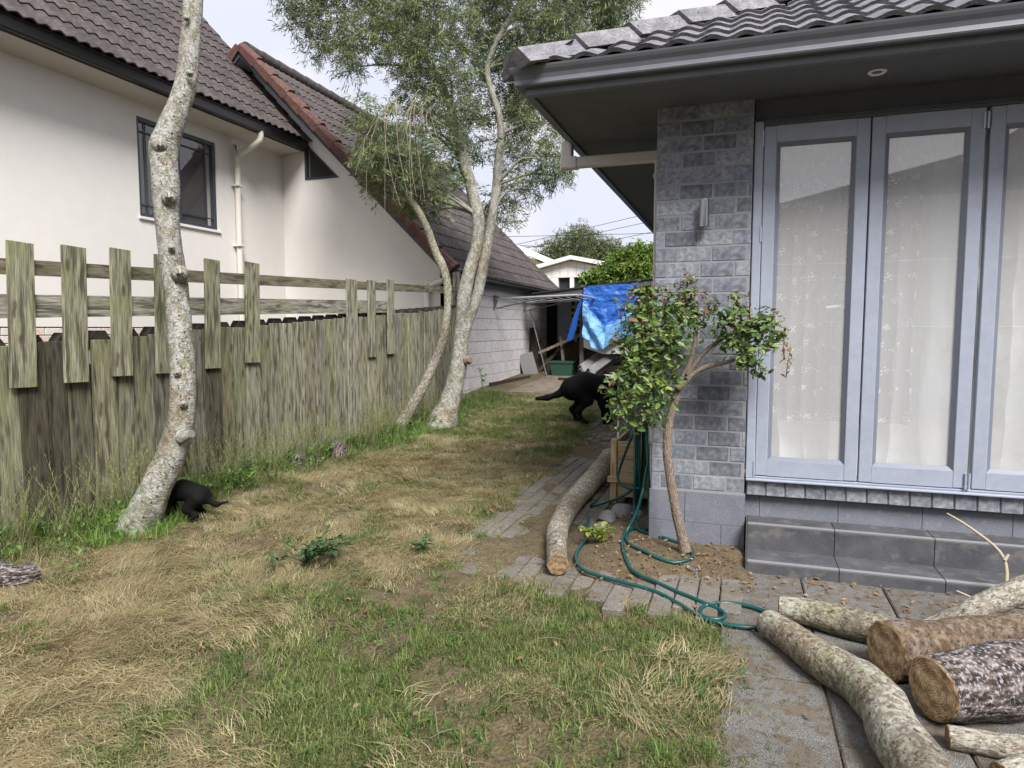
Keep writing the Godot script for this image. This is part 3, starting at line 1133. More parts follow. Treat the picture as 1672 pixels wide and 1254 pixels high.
func make_house_roof(h: Node3D) -> void:
	var e := Vector3(-1.14, 2.565, -3.41)
	var k := 0.53
	var top := 4.6
	var b := MB.new()
	var a1 := e + Vector3(0.02, -0.012, -0.02)
	b.poly([a1, Vector3(9, a1.y, a1.z), Vector3(9, a1.y + top * k, a1.z - top), a1 + Vector3(top, top * k, -top)], Vector3(0, 1, 0.5))
	b.poly([a1, a1 + Vector3(top, top * k, -top), a1 + Vector3(top, top * k, -11), a1 + Vector3(0, 0, -11)], Vector3(-0.5, 1, 0))
	var roof := part("roof", b, M.tile_grey, h)
	var tones := [Color(0.85, 0.84, 0.86), Color(0.95, 0.94, 0.95), Color(1.04, 1.03, 1.04), Color(0.78, 0.78, 0.8)]
	var set := tile_set(0.3, 0.3, 2, 0.022, tones)
	var th := atan(k)
	var bs := Basis(Vector3(1, 0, 0), Vector3(0, cos(th), sin(th)), Vector3(0, -sin(th), cos(th)))
	for row in 9:
		for col in 17:
			var x := -1.0 + col * 0.3 + 0.15
			var z := e.z - 0.12 - row * 0.22
			var inset := x - e.x - (e.z - z)
			if inset < -0.02:
				continue
			var at := Vector3(x, e.y + (e.z - z) * k + 0.006, z)
			put("roof_tile", set[rng.randi() % 4], M.tile_grey, roof, Transform3D(bs * Basis.from_euler(Vector3(rr(-0.006, 0.006), rr(-0.006, 0.006), rr(-0.008, 0.008))), at - org_of(roof)))
	# side slope, three rows
	var bs2 := Basis(Vector3(0, 0, 1), Vector3(-sin(th), cos(th), 0), Vector3(-cos(th), -sin(th), 0))
	for row in 3:
		for col in 14:
			var z := e.z - 0.25 - col * 0.3
			var x := e.x + 0.15 + row * 0.29
			if (e.z - z) - (x - e.x) < -0.02:
				continue
			put("roof_tile", set[rng.randi() % 4], M.tile_grey, roof, Transform3D(bs2, Vector3(x, e.y + (x - e.x) * k + 0.006, z) - org_of(roof)))
	# hip caps
	var dir := Vector3(1, k, -1).normalized()
	var side := Vector3(1, 0, 1).normalized()
	var up := side.cross(dir).normalized() * -1.0
	if up.y < 0:
		up = -up
	for i in 12:
		b = MB.new()
		b.uo = Vector2(rng.randf(), rng.randf())
		var s := rr(0.92, 1.08)
		b.col = Color(s, s * 0.98, s * 1.01)
		var p0 := e + Vector3(0.02, 0.055, -0.02) + dir * (i * 0.36 - 0.04)
		var p1 := p0 + dir * 0.4
		var mk := func(p: Vector3, g: float, lift: float) -> Array:
			return [p - side * 0.15 * g - up * 0.07 + up * lift, p - side * 0.075 * g + up * (0.025 + lift), p + side * 0.075 * g + up * (0.025 + lift), p + side * 0.15 * g - up * 0.07 + up * lift]
		b.prism(mk.call(p0, 1.08, 0.022), mk.call(p1, 0.98, -0.004))
		part("hip_cap", b, M.tile_grey, roof)


func make_doors() -> void:
	var h: Node3D = get_node("brick_house")
	# jambs, head and threshold
	var b := MB.new()
	b.box(Vector3(0.034, 0.43, -4.0), Vector3(0.08, 2.345, -3.925), 0.004)
	var fr := part("door_frame", b, M.door_paint, h)
	b = MB.new()
	b.box(Vector3(2.12, 0.43, -4.0), Vector3(2.165, 2.345, -3.925), 0.004)
	part("jamb", b, M.door_paint, fr)
	b = MB.new()
	b.box(Vector3(0.08, 2.322, -4.0), Vector3(2.12, 2.345, -3.93), 0.003)
	for k in 3:
		b.box(Vector3(0.08, 2.326 + k * 0.006, -3.93), Vector3(2.12, 2.329 + k * 0.006, -3.918 + k * 0.006))
	part("head", b, M.gutter_grey, fr)
	b = MB.new()
	b.box(Vector3(0.034, 2.346, -4.05), Vector3(2.165, 2.46, -3.955))
	part("lintel_board", b, M.soffit, fr)
	b = MB.new()
	b.box(Vector3(0.036, 0.418, -4.05), Vector3(2.16, 0.43, -3.905), 0.003)
	b.box(Vector3(0.08, 0.43, -4.0), Vector3(2.12, 0.442, -3.935), 0.003)
	part("threshold", b, M.door_paint, fr)
	var xs := [0.083, 0.596, 1.109, 1.622]
	for i in 4:
		var x0: float = xs[i]
		var x1 := x0 + 0.493 + (0.012 if i % 2 == 0 else 0.0)
		if i % 2 == 0:
			x1 = x0 + 0.505
		var y0 := 0.447
		var y1 := 2.318
		var z := -3.932
		b = MB.new()
		b.box(Vector3(x0, y0, z - 0.045), Vector3(x0 + 0.062, y1, z), 0.003)
		b.box(Vector3(x1 - 0.062, y0, z - 0.045), Vector3(x1, y1, z), 0.003)
		b.box(Vector3(x0 + 0.062, y0, z - 0.045), Vector3(x1 - 0.062, y0 + 0.085, z - 0.0006), 0.0)
		b.box(Vector3(x0 + 0.062, y1 - 0.085, z - 0.045), Vector3(x1 - 0.062, y1, z - 0.0006), 0.0)
		var d := part("folding_door", b, M.door_paint, h)
		# sloped beads round the glass
		var gx0 := x0 + 0.062
		var gx1 := x1 - 0.062
		var gy0 := y0 + 0.085
		var gy1 := y1 - 0.085
		var w := 0.02
		b = MB.new()
		b.poly([Vector3(gx0, gy0, z - 0.004), Vector3(gx1, gy0, z - 0.004), Vector3(gx1 - w, gy0 + w, z - 0.02), Vector3(gx0 + w, gy0 + w, z - 0.02)], Vector3(0, 0.5, 1))
		b.poly([Vector3(gx0, gy1, z - 0.004), Vector3(gx1, gy1, z - 0.004), Vector3(gx1 - w, gy1 - w, z - 0.02), Vector3(gx0 + w, gy1 - w, z - 0.02)], Vector3(0, -0.5, 1))
		b.poly([Vector3(gx0, gy0, z - 0.004), Vector3(gx0, gy1, z - 0.004), Vector3(gx0 + w, gy1 - w, z - 0.02), Vector3(gx0 + w, gy0 + w, z - 0.02)], Vector3(0.5, 0, 1))
		b.poly([Vector3(gx1, gy0, z - 0.004), Vector3(gx1, gy1, z - 0.004), Vector3(gx1 - w, gy1 - w, z - 0.02), Vector3(gx1 - w, gy0 + w, z - 0.02)], Vector3(-0.5, 0, 1))
		part("glazing_bead", b, M.bead, d)
		for k in 1:
			b = MB.new()
			b.box(Vector3(gx0 + 0.006, gy0 + 0.006, z - 0.03 - k * 0.014), Vector3(gx1 - 0.006, gy1 - 0.006, z - 0.026 - k * 0.014))
			part("pane", b, M.glass, d)
		# hinges
		for y in [0.48, 1.05, 1.75, 2.25]:
			for hx in ([x0 - 0.006] if i == 0 else ([x0 - 0.012, x0 - 0.028] if i == 2 and (y < 0.5 or y > 2.2) else [])):
				b = MB.new()
				b.tube([Vector3(hx, y - 0.035, z + 0.006), Vector3(hx, y + 0.045, z + 0.006)], [0.006, 0.006], 8)
				part("hinge", b, M.hinge, d)
		if i == 0:
			b = MB.new()
			b.tube(smooth([[Vector3(x1 - 0.05, 1.36, -3.995), Vector3(x1 - 0.1, 1.37, -4.0), Vector3(x1 - 0.17, 1.362, -4.0)], [0.009, 0.01, 0.006]], 0.02)[0], even(9, 0.009), 8)
			part("handle", b, M.white_paint, d)
	# the room behind, closed
	b = MB.new()
	b.box(Vector3(-0.3, 0.36, -8.1), Vector3(4.5, 0.425, -4.06))
	part("room_floor", b, M.room, h)
	b = MB.new()
	b.box(Vector3(-0.3, 0.425, -8.1), Vector3(4.5, 2.46, -8.0))
	b.box(Vector3(2.9, 0.425, -8.0), Vector3(3.0, 2.46, -4.12))
	part("room_wall", b, M.room, h)
	make_curtains()


func curtain(x0: float, x1: float, y0: float, y1: float, z: float, pleat: float, amp: float, sd: int, gather: Callable) -> MB:
	var b := MB.new()
	var p := []
	var uv := []
	var nf := FastNoiseLite.new()
	nf.seed = sd
	nf.frequency = 1.6
	var cols := int((x1 - x0) / 0.012)
	for i in 40:
		var t := i / 39.0
		var a := []
		var c := []
		for j in cols + 1:
			var s := float(j) / cols
			var x := lerpf(x0, x1, s)
			var ph := x / pleat * TAU + 2.5 * nf.get_noise_2d(x * 1.2, t * 0.6)
			var dz: float = amp * sin(ph) * (0.6 + 0.5 * nf.get_noise_2d(x * 2.0, 9.0)) + amp * 0.8 * nf.get_noise_2d(x * 3.0, t * 2.2 + 4)
			var off: Vector3 = gather.call(s, t)
			a.append(Vector3(x + 0.3 * amp * cos(ph), lerpf(y1, y0, t) + 0.006 * sin(ph * 0.5), z + dz) + off)
			c.append(Vector2(s * (x1 - x0) * 1.35 / 0.5, (1 - t) * (y1 - y0) / 0.5))
		p.append(a)
		uv.append(c)
	b.grid(p, uv)
	return b


func make_curtains() -> void:
	var none := func(_s: float, _t: float) -> Vector3: return Vector3.ZERO
	var sag := func(s: float, t: float) -> Vector3:
		var f := clampf((t - 0.86) / 0.14, 0, 1)
		return Vector3(0.02 * f * sin(s * 9.0), 0.0, 0.06 * f * absf(sin(s * 7.0)))
	solid("white_curtain", curtain(0.05, 1.12, 0.43, 2.4, -4.21, 0.15, 0.055, 3, sag), M.curtain, "white cloth curtain hanging behind the lace in the first two glass doors", "curtain", Vector3(0.6, 0.43, -4.2))
	solid("white_curtain", curtain(1.1, 2.2, 0.43, 2.4, -4.16, 0.14, 0.06, 9, none), M.curtain_stained, "stained white curtain in deep folds behind the glass doors beyond the lace", "curtain", Vector3(1.6, 0.43, -4.17))
	solid("lace_curtain", curtain(0.07, 0.86, 0.74, 2.4, -4.07, 0.075, 0.032, 5, none), M.lace, "sheer grey lace curtain with white flowers behind the first two glass doors", "curtain", Vector3(0.46, 0.74, -4.1))


func make_steps() -> void:
	var s := thing("front_steps", "two dark grey tiled steps below the folding glass doors", "steps", Vector3(1.4, 0, -3.8))
	var b := MB.new()
	b.box(Vector3(0.058, -0.1, -3.98), Vector3(2.9, 0.192, -3.835))
	b.box(Vector3(0.058, -0.1, -3.84), Vector3(2.9, 0.058, -3.62))
	part("core", b, M.mortar, s)
	var x := 0.05
	while x < 2.9:
		var x1 := minf(x + 0.455 if x > 0.06 else x + 0.43, 2.9)
		for q in [[0.0, 0.068, -3.6, -3.836, 0.068], [0.069, 0.205, -3.815, -3.99, 0.205]]:
			# riser tile, tread tile with a ribbed nosing
			b = MB.new()
			b.box(Vector3(x + 0.0015, q[0] - 0.03, q[2] - 0.012), Vector3(x1 - 0.0015, q[4] - 0.011, q[2] - 0.002), 0.0015)
			part("riser_tile", b, M.step_tile, s)
			b = MB.new()
			b.box(Vector3(x + 0.0015, q[4] - 0.01, q[3]), Vector3(x1 - 0.0015, q[4], q[2] - 0.03), 0.001)
			part("tread_tile", b, M.step_tile, s)
			b = MB.new()
			for k in 3:
				b.box(Vector3(x + 0.0015, q[4] - 0.01, q[2] - 0.0298 + k * 0.0104), Vector3(x1 - 0.0015, q[4] + 0.001, q[2] - 0.0222 + k * 0.0104), 0.0015)
			part("nosing", b, M.nosing, s)
		x = x1
	b = MB.new()
	b.box(Vector3(0.044, -0.05, -3.99), Vector3(0.051, 0.2, -3.817))
	b.box(Vector3(0.044, -0.05, -3.82), Vector3(0.051, 0.064, -3.604))
	part("end_tile", b, M.step_tile, s)


# ---- the plastered house over the fence --------------------------------
func window(parent: Node, called: String, o: Vector3, rt: Vector3, w: float, hgt: float, out: Vector3, bars: Array, mull: Array) -> void:
	# frame, panes and thin glazing bars; o = lower left corner seen from outside
	var bs := Basis(rt, Vector3.UP, out)
	var xf := Transform3D(bs, o)
	var b := MB.new()
	b.xf = xf
	var f := 0.05
	b.box(Vector3(0, 0, -0.06), Vector3(f, hgt, 0.012), 0.004)
	b.box(Vector3(w - f, 0, -0.06), Vector3(w, hgt, 0.012), 0.004)
	b.box(Vector3(f, 0, -0.06), Vector3(w - f, f, 0.011), 0.003)
	b.box(Vector3(f, hgt - f, -0.06), Vector3(w - f, hgt, 0.011), 0.003)
	var fr := part(called, b, M.window_frame, parent)
	for x in mull:
		b = MB.new()
		b.xf = xf
		b.box(Vector3(x - 0.03, f, -0.055), Vector3(x + 0.03, hgt - f, 0.006), 0.003)
		part("mullion", b, M.window_frame, fr)
	for q in bars:
		b = MB.new()
		b.xf = xf
		b.box(Vector3(q[0], q[1], -0.02), Vector3(q[2], q[3], -0.006), 0.002)
		part("glazing_bar", b, M.window_frame, fr)
	var edges := [f] + mull + [w - f]
	for i in edges.size() - 1:
		b = MB.new()
		b.xf = xf
		b.box(Vector3(edges[i], f, -0.032), Vector3(edges[i + 1], hgt - f, -0.028))
		part("pane", b, M.glass_plain, fr)
	# dim room behind
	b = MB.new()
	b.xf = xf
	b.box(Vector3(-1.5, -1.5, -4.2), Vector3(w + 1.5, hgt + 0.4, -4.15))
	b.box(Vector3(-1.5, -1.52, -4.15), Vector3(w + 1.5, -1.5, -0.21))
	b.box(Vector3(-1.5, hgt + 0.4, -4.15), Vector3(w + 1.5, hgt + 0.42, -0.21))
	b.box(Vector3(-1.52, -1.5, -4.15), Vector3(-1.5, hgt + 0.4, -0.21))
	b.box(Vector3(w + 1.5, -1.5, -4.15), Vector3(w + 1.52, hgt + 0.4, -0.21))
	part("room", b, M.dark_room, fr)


func hole_wall(b: MB, x: float, z0: float, z1: float, y0: float, y1: float, th: float, hz0: float, hz1: float, hy0: float, hy1: float) -> void:
	# wall across x from z0 (near) to z1 (far) with one opening
	b.box(Vector3(x - th, y0, hz0), Vector3(x, y1, z0))
	b.box(Vector3(x - th, y0, z1), Vector3(x, y1, hz1))
	b.box(Vector3(x - th, y0, hz1), Vector3(x, hy0, hz0))
	b.box(Vector3(x - th, hy1, hz1), Vector3(x, y1, hz0))


func make_neighbour() -> void:
	var n := thing("plastered_house", "cream plastered two-part house with brown tiled roofs behind the timber fence", "house", Vector3(-7.4, 0, -8))
	var b := MB.new()
	var wx := -7.38
	hole_wall(b, wx, 3.0, -9.8, 1.275, 4.3, 0.2, -6.89, -8.27, 2.7, 3.96)
	part("wall", b, M.plaster, n)
	# lower brickwork
	b = MB.new()
	b.box(Vector3(wx - 0.2, 0.0, -9.8), Vector3(wx - 0.02, 1.265, 3.0))
	var lw := part("brick_base", b, M.mortar, n)
	var bm := []
	for k in 4:
		b = MB.new()
		b.uo = Vector2(k * 0.3, k * 0.2)
		b.col = [Color(1.0, 0.88, 0.76), Color(1.05, 0.94, 0.84), Color(0.94, 0.8, 0.68), Color(1.08, 0.99, 0.9)][k]
		b.box(Vector3(-0.04, 0.004, -0.114), Vector3(0.0, 0.08, 0.114), 0.004)
		bm.append(b.mesh())
	for row in 3:
		for k in 20:
			put("brick", bm[rng.randi() % 4], M.block, lw, Transform3D(Basis(), Vector3(wx - 0.004, 1.01 + row * 0.085, -4.95 - k * 0.238 - (0.119 if row % 2 else 0.0)) - org_of(lw)))
	# the side window with glazing bars near its edges
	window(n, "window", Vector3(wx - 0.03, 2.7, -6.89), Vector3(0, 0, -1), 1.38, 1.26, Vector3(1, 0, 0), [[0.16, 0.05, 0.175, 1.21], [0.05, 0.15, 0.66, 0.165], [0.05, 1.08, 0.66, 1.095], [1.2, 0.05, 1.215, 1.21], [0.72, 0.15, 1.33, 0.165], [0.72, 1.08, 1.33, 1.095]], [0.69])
	b = MB.new()
	b.box(Vector3(wx, 2.66, -8.3), Vector3(wx + 0.03, 2.697, -6.86), 0.004)
	part("window_sill", b, M.plaster, n)
	# eaves of the side wall
	b = MB.new()
	b.poly([Vector3(wx, 4.13, 3), Vector3(-6.95, 4.17, 3), Vector3(-6.95, 4.17, -9.79), Vector3(wx, 4.13, -9.79)], Vector3(0, -1, 0))
	b.poly([Vector3(wx, 4.16, 3), Vector3(-6.95, 4.2, 3), Vector3(-6.95, 4.2, -9.79), Vector3(wx, 4.16, -9.79)], Vector3(0, 1, 0))
	part("soffit", b, M.soffit_pale, n)
	b = MB.new()
	b.box(Vector3(-6.97, 4.165, -9.78), Vector3(-6.945, 4.32, 3))
	b.box(Vector3(-6.945, 4.17, -9.78), Vector3(-6.86, 4.2, 3), 0.012)
	b.box(Vector3(-6.88, 4.18, -9.78), Vector3(-6.86, 4.315, 3), 0.009)
	b.box(Vector3(-6.895, 4.3, -9.78), Vector3(-6.845, 4.325, 3), 0.009)
	b.box(Vector3(-6.945, 4.175, -9.79), Vector3(-6.862, 4.31, -9.778))
	part("gutter", b, M.black_gutter, n)
	# side wall's pipe
	b = MB.new()
	var pz := -8.63
	var run := smooth([[Vector3(-6.9, 4.19, pz - 0.03), Vector3(-6.9, 4.07, pz - 0.03), Vector3(-7.02, 3.98, pz), Vector3(-7.28, 3.86, pz), Vector3(-7.31, 3.74, pz), Vector3(-7.31, 0.2, pz)], even(6, 0.045)], 0.08)
	b.tube(run[0], run[1], 10)
	var dp := part("rainwater_pipe", b, M.pipe_cream, n)
	for y in [3.4, 2.5, 1.6]:
		b = MB.new()
		b.box(Vector3(-7.385, y, pz - 0.07), Vector3(-7.255, y + 0.025, pz + 0.07), 0.004)
		part("pipe_clip", b, M.pipe_cream, dp)
	# main roof
	var k := 1.05
	b = MB.new()
	b.poly([Vector3(-6.9, 4.31, 3), Vector3(-6.9, 4.31, -9.86), Vector3(-11.5, 4.31 + 4.6 * k, -9.86), Vector3(-11.5, 4.31 + 4.6 * k, 3)], Vector3(1, 1, 0))
	b.poly([Vector3(-11.5, 4.31 + 4.6 * k, 3), Vector3(-11.5, 4.31 + 4.6 * k, -9.86), Vector3(-16, 4.31, -9.86), Vector3(-16, 4.31, 3)], Vector3(-1, 1, 0))
	b.poly([Vector3(-6.95, 4.3, -9.84), Vector3(-16, 4.3, -9.84), Vector3(-11.5, 4.3 + 4.6 * k, -9.84)], Vector3(0, 0, -1))
	var r1 := part("main_roof", b, M.tile_brown, n)
	var tones := [Color(0.8, 0.78, 0.79), Color(0.95, 0.93, 0.93), Color(1.08, 1.03, 1.02), Color(1.12, 1.0, 0.96), Color(0.7, 0.69, 0.7)]
	var set := tile_set(0.3, 0.4, 2, 0.03, tones)
	var th := atan(k)
	var bs := Basis(Vector3(0, 0, -1), Vector3(sin(th), cos(th), 0), Vector3(cos(th), -sin(th), 0))
	for row in 13:
		for col in 19:
			var d := 0.16 + row * 0.33
			var z := -9.7 + col * 0.3
			if row > 4 and z > -5.6 or (row > 8 and z > -7.0):
				continue
			var at := Vector3(-6.83 - d * cos(th), 4.31 + d * sin(th) + 0.012, z)
			put("roof_tile", set[rng.randi() % 5], M.tile_brown, r1, Transform3D(bs * Basis.from_euler(Vector3(rr(-0.006, 0.006), rr(-0.005, 0.005), rr(-0.006, 0.006))), at - org_of(r1)))
	for i in 9:
		b = MB.new()
		b.uo = Vector2(rng.randf(), rng.randf())
		var p := Vector3(-8.2, 4.31 + 1.3 * k, -9.88) + Vector3(-cos(th), sin(th), 0) * i * 0.38
		b.tube([p, p + Vector3(-cos(th), sin(th), 0) * 0.42], [0.09, 0.075], 10)
		part("verge_tile", b, M.terracotta, r1)
	# flashing where the main roof meets the gable wall
	b = MB.new()
	b.poly([Vector3(-6.88, 4.35, -9.78), Vector3(-6.88, 4.35, -9.66), Vector3(-8.1, 4.35 + 1.22 * k, -9.66), Vector3(-8.1, 4.35 + 1.22 * k, -9.78)], Vector3(1, 1, 0))
	part("flashing", b, like(M.terracotta, Color(0.55, 0.5, 0.52)), r1)

	# ---- gabled wing
	var gz := -9.8
	var ridge := Vector3(-7.83, 5.79, 0)
	var s2 := 0.99
	b = MB.new()
	var wt := func(x: float) -> float: return ridge.y - 0.16 - absf(x - ridge.x) * s2
	# gable wall round the triangular window
	var wl := -6.935
	var wr := -6.284
	var wb := 3.707
	b.poly([Vector3(-9.3, 0, gz), Vector3(wl, 0, gz), Vector3(wl, wt.call(wl), gz), ridge * Vector3(1, 0, 0) + Vector3(0, wt.call(ridge.x), gz), Vector3(-9.3, wt.call(-9.3), gz)], Vector3(0, 0, 1))
	b.poly([Vector3(wl, 0, gz), Vector3(-4.3, 0, gz), Vector3(-4.3, wt.call(-4.3), gz), Vector3(wr, wb, gz), Vector3(wl, wb, gz)], Vector3(0, 0, 1))
	b.poly([Vector3(wl, 4.33, gz), Vector3(wr, wb, gz), Vector3(-4.3, wt.call(-4.3), gz), Vector3(wl, wt.call(wl), gz)], Vector3(0, 0, 1))
	for q in [[wl, wb, wr, wb], [wl, wb, wl, 4.33], [wl, 4.33, wr, wb]]:
		b.poly([Vector3(q[0], q[1], gz), Vector3(q[2], q[3], gz), Vector3(q[2], q[3], gz - 0.15), Vector3(q[0], q[1], gz - 0.15)], Vector3(wl + 0.2 - q[0], wb + 0.2 - q[1], 0))
	part("gable_wall", b, M.plaster, n)
	b = MB.new()
	var tri := [Vector3(wl, wb, 0), Vector3(wr, wb, 0), Vector3(wl, 4.33, 0)]
	var mid: Vector3 = (tri[0] * 1.2 + tri[1] + tri[2]) / 3.2
	for i in 3:
		var p: Vector3 = tri[i]
		var q: Vector3 = tri[(i + 1) % 3]
		var pi2: Vector3 = p.lerp(mid, 0.2)
		var qi2: Vector3 = q.lerp(mid, 0.2)
		b.prism([p + Vector3(0, 0, gz + 0.01), q + Vector3(0, 0, gz + 0.01), qi2 + Vector3(0, 0, gz + 0.01), pi2 + Vector3(0, 0, gz + 0.01)], [p + Vector3(0, 0, gz - 0.05), q + Vector3(0, 0, gz - 0.05), qi2 + Vector3(0, 0, gz - 0.05), pi2 + Vector3(0, 0, gz - 0.05)])
	var tw := part("triangular_window", b, M.window_frame, n)
	b = MB.new()
	b.poly([tri[0] + Vector3(0, 0, gz - 0.03), tri[1] + Vector3(0, 0, gz - 0.03), tri[2] + Vector3(0, 0, gz - 0.03)], Vector3(0, 0, 1))
	part("pane", b, M.glass_plain, tw)
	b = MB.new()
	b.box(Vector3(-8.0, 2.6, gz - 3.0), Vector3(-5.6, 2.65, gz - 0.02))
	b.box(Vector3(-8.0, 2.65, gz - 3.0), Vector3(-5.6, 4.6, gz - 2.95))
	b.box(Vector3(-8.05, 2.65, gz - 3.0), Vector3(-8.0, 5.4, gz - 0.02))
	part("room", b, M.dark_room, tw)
	# block wall along the boundary: lapped boards near the gable, blocks beyond
	b = MB.new()
	b.box(Vector3(-4.5, 0, -15.2), Vector3(-4.31, 2.3, gz + 0.0))
	b.box(Vector3(-9.3, 0, -15.2), Vector3(-4.31, 2.3, -15.0))
	var bw := part("block_wall", b, M.mortar, n)
	for row in 11:
		var z := gz - 0.005
		var y := 0.03 + row * 0.2
		var first := 0.2 if row % 2 else 0.4
		while z > -15.15:
			var ln := first if z > gz - 0.1 else 0.4
			b = MB.new()
			b.grain = 2
			b.uo = Vector2(rng.randf(), rng.randf())
			var s := rr(0.94, 1.03)
			b.col = Color(s, s, s)
			b.box(Vector3(-4.33, y + 0.004, maxf(z - ln, -15.2) + 0.003), Vector3(-4.3 + rr(-0.001, 0.001), y + 0.197, z - 0.003), 0.004)
			part("block", b, M.block, bw)
			z -= ln
	# wing roof
	var ex := -4.14
	var ey := ridge.y - (ex - ridge.x) * s2
	b = MB.new()
	b.poly([Vector3(ex, ey, -9.42), Vector3(ex, ey, -15.35), Vector3(ridge.x, ridge.y, -15.35), Vector3(ridge.x, ridge.y, -9.42)], Vector3(1, 1, 0))
	b.poly([Vector3(-9.4, ridge.y - 1.57 * s2, -9.42), Vector3(-9.4, ridge.y - 1.57 * s2, -15.35), Vector3(ridge.x, ridge.y, -15.35), Vector3(ridge.x, ridge.y, -9.42)], Vector3(-1, 1, 0))
	b.poly([Vector3(-4.3, 2.3, -15.1), Vector3(-9.3, 2.3, -15.1), Vector3(ridge.x, ridge.y - 0.05, -15.1)], Vector3(0, 0, -1))
	var r2 := part("wing_roof", b, M.tile_brown, n)
	th = atan(s2)
	bs = Basis(Vector3(0, 0, -1), Vector3(sin(th), cos(th), 0), Vector3(cos(th), -sin(th), 0))
	for row in 15:
		for col in 20:
			var d := 0.16 + row * 0.335
			var at := Vector3(ex + 0.05 - d * cos(th), ey - 0.05 + d * sin(th) + 0.014, -9.6 - col * 0.296)
			put("roof_tile", set[rng.randi() % 5], M.tile_brown, r2, Transform3D(bs * Basis.from_euler(Vector3(rr(-0.006, 0.006), rr(-0.005, 0.005), rr(-0.006, 0.006))), at - org_of(r2)))
	# barge boards and rounded verge tiles
	for sgn in [1.0, -1.0]:
		var ln: float = 3.66 if sgn > 0 else 0.62
		b = MB.new()
		var p0 := Vector3(ridge.x, ridge.y - 0.03, -9.38)
		var p1 := p0 + Vector3(sgn * ln, -ln * s2, 0)
		var dn := Vector3(0, -0.12, 0)
		b.prism([p0, p1, p1 + dn, p0 + dn], [p0 + Vector3(0, 0, -0.03), p1 + Vector3(0, 0, -0.03), p1 + dn + Vector3(0, 0, -0.03), p0 + dn + Vector3(0, 0, -0.03)])
		part("barge_board", b, M.window_frame, r2)
		b = MB.new()
		var q0 := p0 + dn + Vector3(0, 0.02, -0.03)
		var q1 := p1 + dn + Vector3(0, 0.02, -0.03)
		b.poly([q0, q1, q1 + Vector3(0, 0, -0.4), q0 + Vector3(0, 0, -0.4)], Vector3(0, -1, 0))
		b.poly([q0 + Vector3(0, 0.01, 0), q1 + Vector3(0, 0.01, 0), q1 + Vector3(0, 0.01, -0.4), q0 + Vector3(0, 0.01, -0.4)], Vector3(0, 1, 0))
		part("verge_soffit", b, M.soffit_pale, r2)
		var dir := Vector3(sgn, -s2, 0).normalized()
		var cnt := 13 if sgn > 0 else 2
		for i in cnt:
			b = MB.new()
			b.uo = Vector2(rng.randf(), rng.randf())
			b.grain = 2
			var s := rr(0.75, 1.1)
			b.col = Color(s, s * rr(0.9, 1.0), s * rr(0.88, 1.0))
			var up := Vector3(s2 * sgn, 1, 0).normalized()
			var a := p0 + dir * (i * 0.4 - 0.02) + up * 0.03
			var mk := func(p: Vector3, g: float) -> Array:
				return [p + Vector3(0, 0, 0.035) - up * 0.06 * g, p + Vector3(0, 0, 0.045) + up * 0.045 * g, p + Vector3(0, 0, 0.02) + up * 0.09 * g, p + Vector3(0, 0, -0.06) + up * 0.105 * g, p + Vector3(0, 0, -0.14) + up * 0.08 * g, p + Vector3(0, 0, -0.16) - up * 0.02 * g]
			b.prism(mk.call(a, 0.85), mk.call(a + dir * 0.42, 1.22))
			part("verge_tile", b, M.terracotta, r2)
	# ridge and far verge tiles
	for i in 15:
		b = MB.new()
		b.col = Color.WHITE * rr(0.8, 1.0)
		var p := Vector3(ridge.x, ridge.y + 0.03, -9.5 - i * 0.4)
		b.tube([p, p + Vector3(0, 0, -0.43)], [0.11, 0.095], 10)
		part("ridge_tile", b, M.tile_brown, r2)
	for i in 13:
		b = MB.new()
		b.col = Color.WHITE * rr(0.8, 1.0)
		var dir := Vector3(1, -s2, 0).normalized()
		var p := Vector3(ridge.x, ridge.y + 0.04, -15.4) + dir * i * 0.4
		b.tube([p, p + dir * 0.43], [0.06, 0.075], 8)
		part("verge_tile", b, M.tile_brown, r2)
	# wing gutter and its pipes
	b = MB.new()
	b.box(Vector3(-4.2, ey - 0.16, -15.35), Vector3(-4.185, ey + 0.02, -9.42))
	b.box(Vector3(-4.19, ey - 0.1, -15.35), Vector3(-4.06, ey - 0.075, -9.42), 0.01)
	b.box(Vector3(-4.085, ey - 0.1, -15.35), Vector3(-4.062, ey + 0.0, -9.42), 0.008)
	b.box(Vector3(-4.1, ey - 0.008, -15.35), Vector3(-4.045, ey + 0.012, -9.42), 0.008)
	b.box(Vector3(-4.18, ey - 0.08, -9.425), Vector3(-4.07, ey, -9.412))
	b.box(Vector3(-4.3, ey - 0.17, -15.35), Vector3(-4.19, ey - 0.15, -9.42))
	part("wing_gutter", b, M.black_gutter, n)
	b = MB.new()
	run = smooth([[Vector3(-4.14, 2.2, -9.5), Vector3(-4.14, 2.12, -9.5), Vector3(-4.3, 2.02, -9.62), Vector3(-4.62, 1.93, -9.72), Vector3(-4.7, 1.84, -9.73), Vector3(-4.7, 0.1, -9.73)], even(6, 0.045)], 0.08)
	b.tube(run[0], run[1], 10)
	part("rainwater_pipe", b, M.pipe_white, n)


